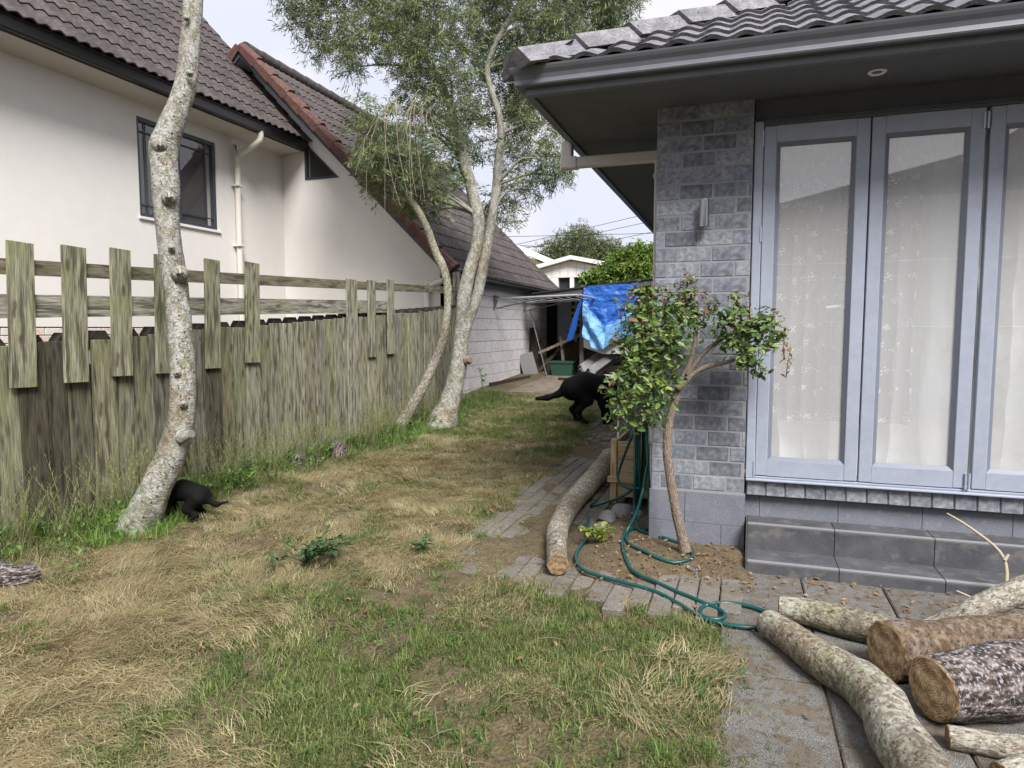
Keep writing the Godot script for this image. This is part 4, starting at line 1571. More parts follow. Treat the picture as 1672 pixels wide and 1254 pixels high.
func make_fence() -> void:
	var f := thing("timber_fence", "weathered grey-green paling fence with spaced boards above, along the lawn", "fence", Vector3(-3.97, 0, -5.5))
	var top := func(z: float) -> float: return 1.0 + 0.0588 * (-z) + (0.0 if z > -6 else 0.004 * (-z - 6))
	var b: MB
	var fx := -3.95
	# palings, some lapped over their neighbours
	var z := -1.2
	var i := 0
	while z > -9.35:
		var w := rr(0.148, 0.172)
		b = MB.new()
		b.uo = Vector2(rng.randf() * 3, rng.randf() * 3)
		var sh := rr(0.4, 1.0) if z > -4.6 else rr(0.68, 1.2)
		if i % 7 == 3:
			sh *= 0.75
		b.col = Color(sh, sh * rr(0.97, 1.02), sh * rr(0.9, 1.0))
		var lap := 0.012 if i % 3 == 1 else rr(-0.004, 0.004)
		b.xf = Transform3D(Basis.from_euler(Vector3(rr(-0.008, 0.008), rr(-0.03, 0.03), 0)), Vector3(fx + lap, 0, z - w * 0.5))
		b.box(Vector3(-0.019, -0.05 + ramp_y(z), -w * 0.5 + 0.004 - (0.01 if lap > 0.01 else 0.0)), Vector3(0.0, top.call(z) + rr(-0.012, 0.008), w * 0.5 - 0.004 + (0.01 if lap > 0.01 else 0.0)), 0.003)
		var m: Material = M.timber
		if z < -4.6:
			m = M.timber_pale if rng.randf() < 0.75 else M.timber_green
		else:
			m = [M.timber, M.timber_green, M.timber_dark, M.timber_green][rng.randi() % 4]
		part("paling", b, m, f)
		z -= w
		i += 1
	# spaced upper boards
	for q in [[-2.46, -2.3, 1.735, 0.91], [-2.735, -2.885, 1.745, 0.912], [-3.06, -3.22, 1.758, 0.917], [-3.395, -3.55, 1.778, 0.935], [-3.75, -3.9, 1.772, 0.931], [-4.22, -4.375, 1.788, 0.941], [-4.67, -4.84, 1.806, 0.965], [-6.205, -6.4, 1.772, 0.1], [-6.63, -6.785, 1.79, 0.935], [-7.065, -7.22, 1.826, 0.955]]:
		b = MB.new()
		b.uo = Vector2(rng.randf() * 3, rng.randf() * 3)
		var zc: float = (q[0] + q[1]) * 0.5
		var hw: float = absf(q[0] - q[1]) * 0.5
		b.xf = Transform3D(Basis.from_euler(Vector3(-0.03 if zc > -5 else 0.0, rr(-0.02, 0.02), 0)), Vector3(fx + 0.03, (q[2] + q[3]) * 0.5, zc))
		b.box(Vector3(-0.011, (q[3] - q[2]) * 0.5, -hw), Vector3(0.011, (q[2] - q[3]) * 0.5, hw), 0.0025)
		part("upper_board", b, M.timber_green if zc > -5 else M.timber_pale, f)
	# rails behind them
	for q in [[-1.4, 1.515, -9.3, 1.765, 0.088, M.timber_dark], [-1.4, 1.27, -7.2, 1.445, 0.135, M.timber]]:
		b = MB.new()
		b.grain = 2
		b.uo = Vector2(rng.randf(), rng.randf())
		var hh: float = q[4]
		var mk := func(zz: float, y: float) -> Array:
			return [Vector3(fx - 0.025, y, zz), Vector3(fx + 0.015, y, zz), Vector3(fx + 0.015, y + hh, zz), Vector3(fx - 0.025, y + hh, zz)]
		b.prism(mk.call(q[0], q[1]), mk.call(q[2], q[3]))
		part("rail", b, q[5], f)
	for zz in [-2.0, -4.5, -6.9, -9.32]:
		b = MB.new()
		b.box(Vector3(fx - 0.11, -0.1, zz - 0.045), Vector3(fx - 0.028, (2.08 if zz < -9 else top.call(zz) - 0.08), zz + 0.045), 0.004)
		part("post", b, M.timber_pale, f)
	# ribbed capping strip behind, its rib ends showing over the palings
	b = MB.new()
	z = -1.25
	while z > -9.15:
		var y0: float = top.call(z) - 0.03
		var y1: float = y0 + 0.078
		var mk := func(x: float) -> Array:
			return [Vector3(x, y0, z), Vector3(x, y0, z - 0.16), Vector3(x, y0 + 0.03, z - 0.152), Vector3(x, y1, z - 0.115), Vector3(x, y1, z - 0.045), Vector3(x, y0 + 0.03, z - 0.008)]
		b.prism(mk.call(fx - 0.022), mk.call(fx - 0.1))
		b.box(Vector3(fx - 0.1, y0 - 0.03, z - 0.225), Vector3(fx - 0.022, y0 + 0.012, z))
		z -= 0.225
	b.box(Vector3(fx - 0.13, 0.0, -9.3), Vector3(fx - 0.12, 1.02, -1.2))  # flat backing added behind the palings so their gaps read dark
	part("ribbed_strip", b, M.corrugated, f)


# ---- beyond the garden --------------------------------------------------
func make_distance() -> void:
	# fence closing the garden behind the shed
	var rf := thing("rear_fence", "plain timber fence closing the garden behind the shed", "fence", Vector3(1.5, 0.4, -17))
	for i in 34:
		var fb := MB.new()
		fb.uo = Vector2(rng.randf() * 3, rng.randf() * 3)
		fb.col = Color.WHITE * rr(0.7, 1.0)
		fb.box(Vector3(-1.6 + i * 0.2, 0.35, -17.02), Vector3(-1.6 + i * 0.2 + 0.194, 1.95 + rr(-0.01, 0.01), -17.0), 0.003)
		part("paling", fb, M.timber, rf)
	# white gabled house
	var h := thing("white_cottage", "small white weatherboard gable with dark windows beyond the shed", "house", Vector3(-5.8, 0.4, -26))
	var z := -24.0
	var b := MB.new()
	var l := -7.4
	var r := -3.6
	var ax := -5.86
	b.box(Vector3(l + 0.2, 0.3, -30), Vector3(r, 2.6, z))
	b.box(Vector3(l + 0.2, 2.6, -30), Vector3(-6.37, 3.09, z))
	b.box(Vector3(-5.36, 2.6, -30), Vector3(r, 3.09, z))
	b.box(Vector3(-5.93, 2.6, z - 0.1), Vector3(-5.79, 3.09, z))
	part("wall", b, M.white_paint, h)
	var x := l + 0.2
	while x < r:
		b = MB.new()
		var x1 := minf(x + 0.3, r)
		var t0 := 3.7 - absf(x - ax) * 0.26
		var t1 := 3.7 - absf(x1 - ax) * 0.26
		b.prism([Vector3(x + 0.006, 3.1, z), Vector3(x1 - 0.006, 3.1, z), Vector3(x1 - 0.006, t1, z), Vector3(x + 0.006, t0, z)], [Vector3(x + 0.006, 3.1, z - 0.05), Vector3(x1 - 0.006, 3.1, z - 0.05), Vector3(x1 - 0.006, t1, z - 0.05), Vector3(x + 0.006, t0, z - 0.05)])
		part("gable_board", b, M.white_paint, h)
		x = x1
	for q in [[-6.37, -5.93], [-5.79, -5.36]]:
		b = MB.new()
		b.box(Vector3(q[0], 2.6, z - 0.2), Vector3(q[1], 3.09, z - 0.15))
		part("window", b, plain(Color(0.2, 0.21, 0.23), 0.1), h)
	b = MB.new()
	b.prism([Vector3(l - 0.1, 3.32, z + 0.25), Vector3(ax, 3.72, z + 0.25), Vector3(ax, 3.86, z + 0.25), Vector3(l - 0.1, 3.46, z + 0.25)], [Vector3(l - 0.1, 3.32, z - 6), Vector3(ax, 3.72, z - 6), Vector3(ax, 3.86, z - 6), Vector3(l - 0.1, 3.46, z - 6)])
	b.prism([Vector3(ax, 3.72, z + 0.25), Vector3(r + 0.3, 3.18, z + 0.25), Vector3(r + 0.3, 3.32, z + 0.25), Vector3(ax, 3.86, z + 0.25)], [Vector3(ax, 3.72, z - 6), Vector3(r + 0.3, 3.18, z - 6), Vector3(r + 0.3, 3.32, z - 6), Vector3(ax, 3.86, z - 6)])
	part("roof", b, M.white_paint, h)
	# cream house end
	h = thing("cream_house", "cream house end with a white barge board behind the brown roof", "house", Vector3(-9.5, 0.4, -30))
	b = MB.new()
	b.box(Vector3(-12, 0.3, -32), Vector3(-7.9, 3.9, -28))
	part("wall", b, plain(Color(0.78, 0.7, 0.5), 0.9), h)
	b = MB.new()
	b.prism([Vector3(-10.2, 5.0, -27.8), Vector3(-7.5, 3.85, -27.8), Vector3(-7.5, 4.05, -27.8), Vector3(-10.2, 5.2, -27.8)], [Vector3(-10.2, 5.0, -32), Vector3(-7.5, 3.85, -32), Vector3(-7.5, 4.05, -32), Vector3(-10.2, 5.2, -32)])
	part("roof", b, M.white_paint, h)
	b = MB.new()
	b.prism([Vector3(-12, 3.9, -28), Vector3(-7.9, 3.9, -28), Vector3(-10.2, 5.0, -28)], [Vector3(-12, 3.9, -28.1), Vector3(-7.9, 3.9, -28.1), Vector3(-10.2, 5.0, -28.1)])
	part("gable", b, plain(Color(0.78, 0.7, 0.5), 0.9), h)
	# feathery tree and bright bush
	far_tree("pale_green_tree", "feathery pale green tree rising behind the white cottage", Vector3(-8.0, 0.4, -34), [[Vector3(-9.4, 4.9, -34), 0.9], [Vector3(-8.6, 5.3, -34), 0.95], [Vector3(-7.9, 5.7, -34), 0.9], [Vector3(-7.2, 5.2, -34), 0.95], [Vector3(-6.3, 4.8, -34), 0.95], [Vector3(-5.5, 4.5, -33.5), 0.8], [Vector3(-9.9, 4.3, -34), 0.8], [Vector3(-8.0, 4.2, -34), 1.6], [Vector3(-6.5, 3.9, -34), 1.4], [Vector3(-5.0, 4.3, -34), 0.6]], 5200, 0.1, Color(0.2, 0.27, 0.11), 0.35, true)
	far_tree("bright_green_bush", "bright glossy green bush growing over the shed roof", Vector3(-2.7, 0.4, -17.4), [[Vector3(-2.9, 2.7, -17), 0.45], [Vector3(-2.45, 2.95, -17), 0.42], [Vector3(-3.4, 2.55, -17), 0.32], [Vector3(-2.15, 2.8, -17.2), 0.5], [Vector3(-2.5, 2.4, -17), 0.7], [Vector3(-3.75, 2.45, -17), 0.22], [Vector3(-3.2, 2.3, -17), 0.5], [Vector3(-1.7, 2.6, -17.2), 0.6]], 2200, 0.1, Color(0.26, 0.4, 0.08), 0.3, false)
	# overhead wires
	var wires := [[Vector3(-13.297, 5.572, -32), Vector3(-2.526, 4.621, -32)], [Vector3(-13.298, 5.36, -32), Vector3(-2.532, 4.922, -32)], [Vector3(-13.296, 5.815, -32), Vector3(-2.545, 5.578, -32)], [Vector3(-12.312, 5.052, -32), Vector3(-2.04, 6.905, -32)], [Vector3(-11.987, 4.86, -32), Vector3(-2.031, 6.501, -32)], [Vector3(-10.075, 4.736, -32), Vector3(-1.756, 6.028, -32)]]
	var lab := ["lowest sagging overhead wire crossing the pale sky", "second level overhead wire crossing behind the tree", "upper level overhead wire crossing behind the tree", "topmost slanting overhead wire rising towards the dark eave", "middle slanting overhead wire rising towards the dark eave", "lowest slanting overhead wire rising towards the dark eave"]
	for i in wires.size():
		var a: Vector3 = wires[i][0]
		var c: Vector3 = wires[i][1]
		var dd := (c - a) * 2.0
		var pts := []
		for k in 21:
			var t := k / 20.0
			pts.append((a - dd) + (c - a + dd * 2.0) * t - Vector3(0, 0.25 * sin(PI * t) - 0.25, 0))
		b = MB.new()
		b.tube(pts, even(21, 0.011), 4)
		solid("overhead_wire", b, M.rubber, lab[i], "wire", pts[10], "overhead wires")


func far_tree(called: String, label: String, base: Vector3, blobs: Array, cnt: int, leaf: float, c: Color, jit: float, pale_tips: bool) -> void:
	var t := thing(called, label, "tree" if called.ends_with("tree") else "bush", base)
	var b := MB.new()
	var w := 0.0
	for q in blobs:
		w += q[1] * q[1]
	var mid: Vector3 = blobs[blobs.size() / 2][0]
	b.tube(smooth([[base, base.lerp(mid, 0.5) + Vector3(0.1, 0, 0), mid], [0.16, 0.11, 0.04]], 0.4)[0], even(60, 0.08).slice(0, smooth([[base, base.lerp(mid, 0.5) + Vector3(0.1, 0, 0), mid], [0.16, 0.11, 0.04]], 0.4)[0].size()), 7)
	for q in blobs:
		b.tube([base.lerp(mid, 0.45), (base.lerp(mid, 0.75) + q[0]) * 0.5, q[0]], [0.05, 0.035, 0.012], 5)
	part("trunk", b, M.twig, t)
	var sp := leaf_clump(9, leaf, leaf * 0.45, leaf * 1.6)
	var xfs := []
	var cols := []
	for q in blobs:
		var k := int(cnt * q[1] * q[1] / w)
		for i in k:
			var d: Vector3 = Vector3(rng.randfn(), rng.randfn(), rng.randfn()).normalized() * pow(rng.randf(), 0.4) * q[1]
			var p: Vector3 = q[0] + d
			xfs.append(Transform3D(Basis.from_euler(Vector3(rr(-1, 1), rr(0, TAU), rr(-1, 1))).scaled(Vector3.ONE * rr(0.7, 1.3)), p - base))
			var s := rr(1.0 - jit, 1.0 + jit)
			var cc := Color(c.r * s * rr(0.9, 1.15), c.g * s, c.b * s)
			if pale_tips and rng.randf() < 0.12:
				cc = Color(0.36, 0.34, 0.24)
			cols.append(cc)
		if pale_tips:
			for i in 9:
				var d: Vector3 = Vector3(rng.randfn(), absf(rng.randfn()) + 0.5, rng.randfn()).normalized() * q[1] * rr(1.0, 1.25)
				xfs.append(Transform3D(Basis.from_euler(Vector3(0, rr(0, TAU), 0)), q[0] + d - base))
				cols.append(Color(0.28, 0.29, 0.16))
	many("crown", sp, M.leaf, xfs, cols, t)


func leaf_clump(cnt: int, ln: float, wd: float, spread: float) -> ArrayMesh:
	var b := MB.new()
	for i in cnt:
		var s := rr(0.7, 1.1)
		b.col = Color(s, s, s)
		b.xf = Transform3D(Basis.from_euler(Vector3(rr(-1.2, 1.2), rr(0, TAU), rr(-0.6, 0.6))), Vector3(rr(-1, 1), rr(-1, 1), rr(-1, 1)) * spread * 0.5)
		leaf_shape(b, ln * rr(0.7, 1.2), wd)
	return b.mesh()


func leaf_shape(b: MB, ln: float, wd: float) -> void:
	# a pointed leaf creased along its rib, lying along +z
	var h := wd * 0.5
	var tip := Vector3(0, -ln * 0.12, ln)
	var m0 := Vector3(0, 0, ln * 0.35)
	b.poly([Vector3.ZERO, Vector3(-h, h * 0.35, ln * 0.38), tip, m0], Vector3.UP)
	b.poly([Vector3.ZERO, m0, tip, Vector3(h, h * 0.35, ln * 0.38)], Vector3.UP)


# the weatherboard house across the yard that the glass doors mirror
func make_reflected() -> void:
	var z := 6.0
	var h := thing("weatherboard_house", "pale weatherboard house across the yard, mirrored in the glass doors", "house", Vector3(2, 0, 8))
	var b := MB.new()
	b.box(Vector3(-6, 0, z + 0.06), Vector3(12, 2.9, 12))
	part("wall", b, M.white_paint, h)
	var y := 1.3
	var board := plain(Color(0.5, 0.49, 0.45), 0.7)
	while y < 3.6:
		b = MB.new()
		var hl := minf(9.0, maxf(1.0, (4.05 - y) / 0.14))
		b.prism([Vector3(3.4 - hl, y, z), Vector3(3.4 - hl, y, z + 0.05), Vector3(3.4 - hl, y + 0.17, z + 0.05), Vector3(3.4 - hl, y + 0.17, z + 0.03)], [Vector3(12, y, z), Vector3(12, y, z + 0.05), Vector3(12, y + 0.17, z + 0.05), Vector3(12, y + 0.17, z + 0.03)])
		part("weatherboard", b, board, h)
		y += 0.165
	b = MB.new()
	b.prism([Vector3(-6, 1.9, z - 0.3), Vector3(3.45, 4.05, z - 0.3), Vector3(3.45, 4.2, z - 0.3), Vector3(-6, 2.05, z - 0.3)], [Vector3(-6, 1.9, 12), Vector3(3.45, 4.05, 12), Vector3(3.45, 4.2, 12), Vector3(-6, 2.05, 12)])
	b.prism([Vector3(3.45, 4.05, z - 0.3), Vector3(9, 7.6, z - 0.3), Vector3(12, 4.4, z - 0.3), Vector3(12, 2.9, z - 0.3)], [Vector3(3.45, 4.05, 12), Vector3(9, 7.6, 12), Vector3(12, 4.4, 12), Vector3(12, 2.9, 12)])
	part("roof", b, plain(Color(0.36, 0.34, 0.32), 0.8), h)
	var f := thing("boundary_fence", "dark timber boundary fence mirrored low in the glass doors", "fence", Vector3(2, 0, 4.2))
	for i in 60:
		b = MB.new()
		b.uo = Vector2(rng.randf(), rng.randf())
		b.box(Vector3(-6 + i * 0.3, -0.05, 4.18), Vector3(-6 + i * 0.3 + 0.296, 1.28, 4.2))
		part("paling", b, M.timber_dark, f)
	# washing line strung across that yard
	var wl := thing("washing_line", "white washing line on two posts, mirrored across the glass doors", "washing line", Vector3(1, 0, 3.3))
	b = MB.new()
	b.tube([Vector3(-4, 2.3, 3.2), Vector3(1, 2.22, 3.3), Vector3(7, 2.3, 3.4)], even(3, 0.006), 4)
	part("line", b, M.white_paint, wl)
	for p in [Vector3(-4, 0, 3.2), Vector3(7, 0, 3.4)]:
		b = MB.new()
		b.tube([p - Vector3(0, 0.1, 0), p + Vector3(0, 2.35, 0)], even(2, 0.03), 8)
		part("post", b, M.galv, wl)


# ---- lean-to shed and what lies about it --------------------------------
func bar(b: MB, p: Vector3, q: Vector3, w: float, t: float, side := Vector3(0, 0, 1)) -> void:
	var d := (q - p).normalized()
	var s := (side - d * side.dot(d)).normalized()
	var n := d.cross(s)
	b.xf = Transform3D(Basis(n, d, s), (p + q) * 0.5)
	var l := p.distance_to(q) * 0.5
	b.box(Vector3(-w * 0.5, -l, -t * 0.5), Vector3(w * 0.5, l, t * 0.5), minf(w, t) * 0.1)
	b.xf = Transform3D()


func plank(called: String, label: String, p: Vector3, q: Vector3, w: float, t: float, m: Material, grp := "") -> void:
	var b := MB.new()
	b.uo = Vector2(rng.randf(), rng.randf())
	bar(b, p, q, w, t)
	solid(called, b, m, label, "timber" if called == "plank" else called.get_slice("_", 1), p, grp)


func make_shed() -> void:
	var z := -13.2
	var g := 0.32
	var s := thing("lean_to_shed", "open lean-to shed with a low dark roof at the end of the garden", "shed", Vector3(-2.8, g, -14.2))
	var b := MB.new()
	# roof: sheet, fascia boards
	var L := Vector3(-3.99, 1.966, -13)
	var R := Vector3(-1.552, 2.22, -13)
	b.prism([L, R, R + Vector3(0, -0.03, 0), L + Vector3(0, -0.03, 0)], [L + Vector3(-0.1, 0.16, -2.4), R + Vector3(0, 0.16, -2.4), R + Vector3(0, 0.13, -2.4), L + Vector3(-0.1, 0.13, -2.4)])
	part("roof", b, plain(Color(0.16, 0.16, 0.17), 0.6), s)
	b = MB.new()
	b.prism([L + Vector3(0.1, -0.035, -0.03), R + Vector3(0, -0.035, -0.03), R + Vector3(0, -0.14, -0.03), L + Vector3(0.1, -0.14, -0.03)], [L + Vector3(0.1, -0.035, -0.07), R + Vector3(0, -0.035, -0.07), R + Vector3(0, -0.14, -0.07), L + Vector3(0.1, -0.14, -0.07)])
	part("fascia", b, plain(Color(0.3, 0.3, 0.31), 0.6), s)
	for p in [Vector3(-2.995, 2.052, -13.15), Vector3(-1.924, 2.101, -13.15), Vector3(-1.75, 1.9, -13.3)]:
		b = MB.new()
		b.box(Vector3(p.x - 0.04, g - 0.05, p.z - 0.04), Vector3(p.x + 0.04, p.y + 0.05, p.z + 0.04), 0.005)
		part("post", b, plain(Color(0.33, 0.32, 0.32), 0.7), s)
	b = MB.new()
	b.box(Vector3(-5.0, g - 0.05, -15.5), Vector3(-1.5, 2.1, -15.42))
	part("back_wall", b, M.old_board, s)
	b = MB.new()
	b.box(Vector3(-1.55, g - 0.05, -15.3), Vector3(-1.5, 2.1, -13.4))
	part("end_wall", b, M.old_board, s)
	# white board behind the tarpaulin
	var p0 := Vector3(-2.966, 1.858, -13.08)
	var p1 := Vector3(-1.898, 1.842, -13.08)
	var p2 := Vector3(-1.883, 0.785, -13.08)
	var p3 := Vector3(-2.568, 0.765, -13.08)
	var p4 := Vector3(-2.945, 0.892, -13.08)
	b = MB.new()
	var back := Vector3(0, 0, -0.02)
	b.prism([p0, p1, p2, p3, p4], [p0 + back, p1 + back, p2 + back, p3 + back, p4 + back])
	solid("white_board", b, M.white_paint, "white board fixed to the shed posts behind the blue tarpaulin", "board", p4)
	# tarpaulin: bright upper sheet, sun-bleached swag below
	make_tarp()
	# white panel at the back of the shed and the rack
	b = MB.new()
	b.box(Vector3(-3.95, g + 0.25, -14.9), Vector3(-3.5, 1.95, -14.86), 0.003)
	b.box(Vector3(-3.9, g - 0.02, -14.89), Vector3(-3.86, g + 0.25, -14.87))
	b.box(Vector3(-3.6, g - 0.02, -14.89), Vector3(-3.56, g + 0.25, -14.87))
	solid("pale_board", b, like(M.white_paint, Color(0.75, 0.8, 0.88)), "pale board standing at the back of the open shed", "board", Vector3(-3.7, g, -14.88))
	var rack := thing("timber_rack", "brown timber rack of slats standing inside the open shed", "rack", Vector3(-3.2, g, -14.4))
	for x in [-3.5, -3.0]:
		b = MB.new()
		b.box(Vector3(x - 0.03, g - 0.02, -14.5), Vector3(x + 0.03, 1.9, -14.44), 0.003)
		part("upright", b, M.old_board, rack)
	for y in [0.9, 1.15, 1.3, 1.43, 1.56, 1.7, 1.85]:
		b = MB.new()
		b.grain = 0
		b.uo = Vector2(rng.randf(), rng.randf())
		b.box(Vector3(-3.56, y, -14.44), Vector3(-2.9, y + 0.06, -14.41 + (0.15 if y < 1.2 else 0.0)), 0.003)
		part("slat", b, M.pine if y > 1.2 else M.old_board, rack)
	# leaning timbers
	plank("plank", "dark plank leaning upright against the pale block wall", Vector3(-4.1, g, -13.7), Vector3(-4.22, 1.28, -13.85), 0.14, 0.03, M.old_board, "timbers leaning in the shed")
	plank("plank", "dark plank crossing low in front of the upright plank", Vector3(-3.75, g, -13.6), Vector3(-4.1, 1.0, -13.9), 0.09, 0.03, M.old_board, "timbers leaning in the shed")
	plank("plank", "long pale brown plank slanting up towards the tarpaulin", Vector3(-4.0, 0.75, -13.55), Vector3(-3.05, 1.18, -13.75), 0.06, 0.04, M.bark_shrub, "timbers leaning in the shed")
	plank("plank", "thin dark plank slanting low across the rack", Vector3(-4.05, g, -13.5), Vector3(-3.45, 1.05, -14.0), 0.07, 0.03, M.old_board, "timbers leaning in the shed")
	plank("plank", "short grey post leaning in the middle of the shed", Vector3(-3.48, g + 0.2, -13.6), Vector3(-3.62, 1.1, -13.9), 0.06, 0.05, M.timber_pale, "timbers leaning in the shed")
	plank("metal_pole", "thin grey metal pole leaning from the clothes line", Vector3(-3.7, g, -13.1), Vector3(-4.15, 1.65, -13.4), 0.018, 0.018, M.galv)
	plank("metal_pole", "thin dark metal pole lying slantwise behind the green tub", Vector3(-3.35, g + 0.1, -13.5), Vector3(-2.85, 1.0, -13.9), 0.022, 0.022, M.rubber)
	b = MB.new()
	b.box(Vector3(-3.75, g - 0.02, -14.1), Vector3(-2.7, 0.98, -14.05))
	solid("backing_board", b, like(M.pine, Color(0.42, 0.38, 0.32)), "large brown board standing behind the green tub", "board", Vector3(-3.2, g, -14.07))
	# grey panel against the block wall
	b = MB.new()
	bar(b, Vector3(-4.05, g - 0.02, -13.2), Vector3(-4.2, 0.75, -13.25), 0.3, 0.015, Vector3(0.3, 0, 1))
	solid("grey_board", b, plain(Color(0.45, 0.45, 0.45), 0.7), "small grey board leaning at the foot of the pale block wall", "board", Vector3(-4.1, g, -13.2))
	# green tub
	var tp := Vector3(-3.627, 0.3, -13.653)
	var tub := thing("green_tub", "green rectangular plastic tub on the concrete before the shed", "tub", Vector3(-3.45, g, -13.3))
	b = MB.new()
	var q := func(y: float, hx: float, hz: float) -> Array: return [Vector3(-3.42 - hx, y, -13.35 - hz), Vector3(-3.42 + hx, y, -13.35 - hz), Vector3(-3.42 + hx, y, -13.35 + hz), Vector3(-3.42 - hx, y, -13.35 + hz)]
	b.prism(q.call(g - 0.01, 0.2, 0.15), q.call(g + 0.27, 0.235, 0.18))
	part("bin", b, M.tub, tub)
	b = MB.new()
	b.prism(q.call(g + 0.25, 0.25, 0.195), q.call(g + 0.285, 0.25, 0.195))
	part("rim", b, M.tub, tub)
	# wavy cement sheets
	for k in 2:
		b = MB.new()
		var rows := []
		var uv := []
		for i in 2:
			var a := []
			var c := []
			for j in 25:
				var t := j / 24.0
				var w := 0.055 * sin(t * TAU * 2.2)
				var o := Vector3(-3.05, g + 0.02 + k * 0.07, -12.95).lerp(Vector3(-2.5, g + 0.5 + k * 0.05, -13.5), i)
				a.append(o + Vector3(0.42 * t, 0.1 - 0.12 * t + w, 0.25 * t - 0.1))
				c.append(Vector2(t, i))
			rows.append(a)
			uv.append(c)
		b.grid(rows, uv)
		var rows2 := rows.map(func(r): return r.map(func(p): return p + Vector3(0.003, -0.012, 0)))
		b.grid(rows2, uv)
		for i in 24:
			b.poly([rows[0][i], rows[0][i + 1], rows2[0][i + 1], rows2[0][i]], Vector3(-1, 0, 1))
		solid("cement_sheet", b, M.cement, ["lower wavy grey cement roofing sheet propped by the shed post", "upper wavy grey cement roofing sheet resting on the other one"][k], "roofing sheet", Vector3(-2.8, g, -13.0))
	# white timber on the ground
	b = MB.new()
	b.box(Vector3(-2.75, g - 0.01, -12.9), Vector3(-2.2, g + 0.06, -12.8), 0.006)
	solid("white_timber", b, M.white_paint, "short white timber lying on the concrete under the tarpaulin", "timber", Vector3(-2.5, g, -12.85))
	# wall-mounted clothes line
	var cl := thing("clothes_line", "grey folding clothes line frame fixed to the pale block wall", "clothes line", Vector3(-4.29, 1.6, -12.6))
	for zz in [-11.67, -13.45]:
		b = MB.new()
		b.prism([Vector3(-4.295, 1.58, zz - 0.02), Vector3(-4.295, 1.86, zz - 0.02), Vector3(-4.2, 1.84, zz - 0.02)], [Vector3(-4.295, 1.58, zz + 0.02), Vector3(-4.295, 1.86, zz + 0.02), Vector3(-4.2, 1.84, zz + 0.02)])
		part("bracket", b, M.galv, cl)
		b = MB.new()
		b.tube([Vector3(-4.25, 1.79, zz), Vector3(-2.72, 1.84, zz)], [0.022, 0.022], 8)
		part("arm", b, like(M.galv, Color(0.75, 0.76, 0.76)), cl)
		b = MB.new()
		b.tube([Vector3(-4.25, 1.62, zz), Vector3(-3.4, 1.8, zz)], [0.013, 0.013], 8)
		part("brace", b, M.galv, cl)
	b = MB.new()
	b.tube([Vector3(-2.72, 1.84, -11.62), Vector3(-2.72, 1.84, -13.5)], [0.022, 0.022], 8)
	part("front_bar", b, like(M.galv, Color(0.75, 0.76, 0.76)), cl)
	for i in 8:
		var x := -4.1 + i * 0.18
		b = MB.new()
		var y := 1.79 + 0.05 * (x + 4.25) / 1.53
		b.tube([Vector3(x, y, -11.67), Vector3(x, y - 0.02, -12.5), Vector3(x, y, -13.45)], even(3, 0.004), 4)
		part("line", b, M.white_paint, cl)
	# rubbish on the pad
	for k in 3:
		var a: Vector3 = [Vector3(-3.9, 0.315, -12.6), Vector3(-3.3, 0.3, -12.5), Vector3(-2.95, 0.3, -12.3)][k]
		plank("broken_timber", ["dark broken timber lying along the foot of the block wall", "short broken timber lying in front of the green tub", "thin broken stick lying on the concrete pad"][k], a, a + [Vector3(-0.3, -0.05, 1.4), Vector3(0.5, 0.0, 0.1), Vector3(0.3, 0.0, 0.12)][k], [0.08, 0.06, 0.03][k], 0.04, M.old_board)


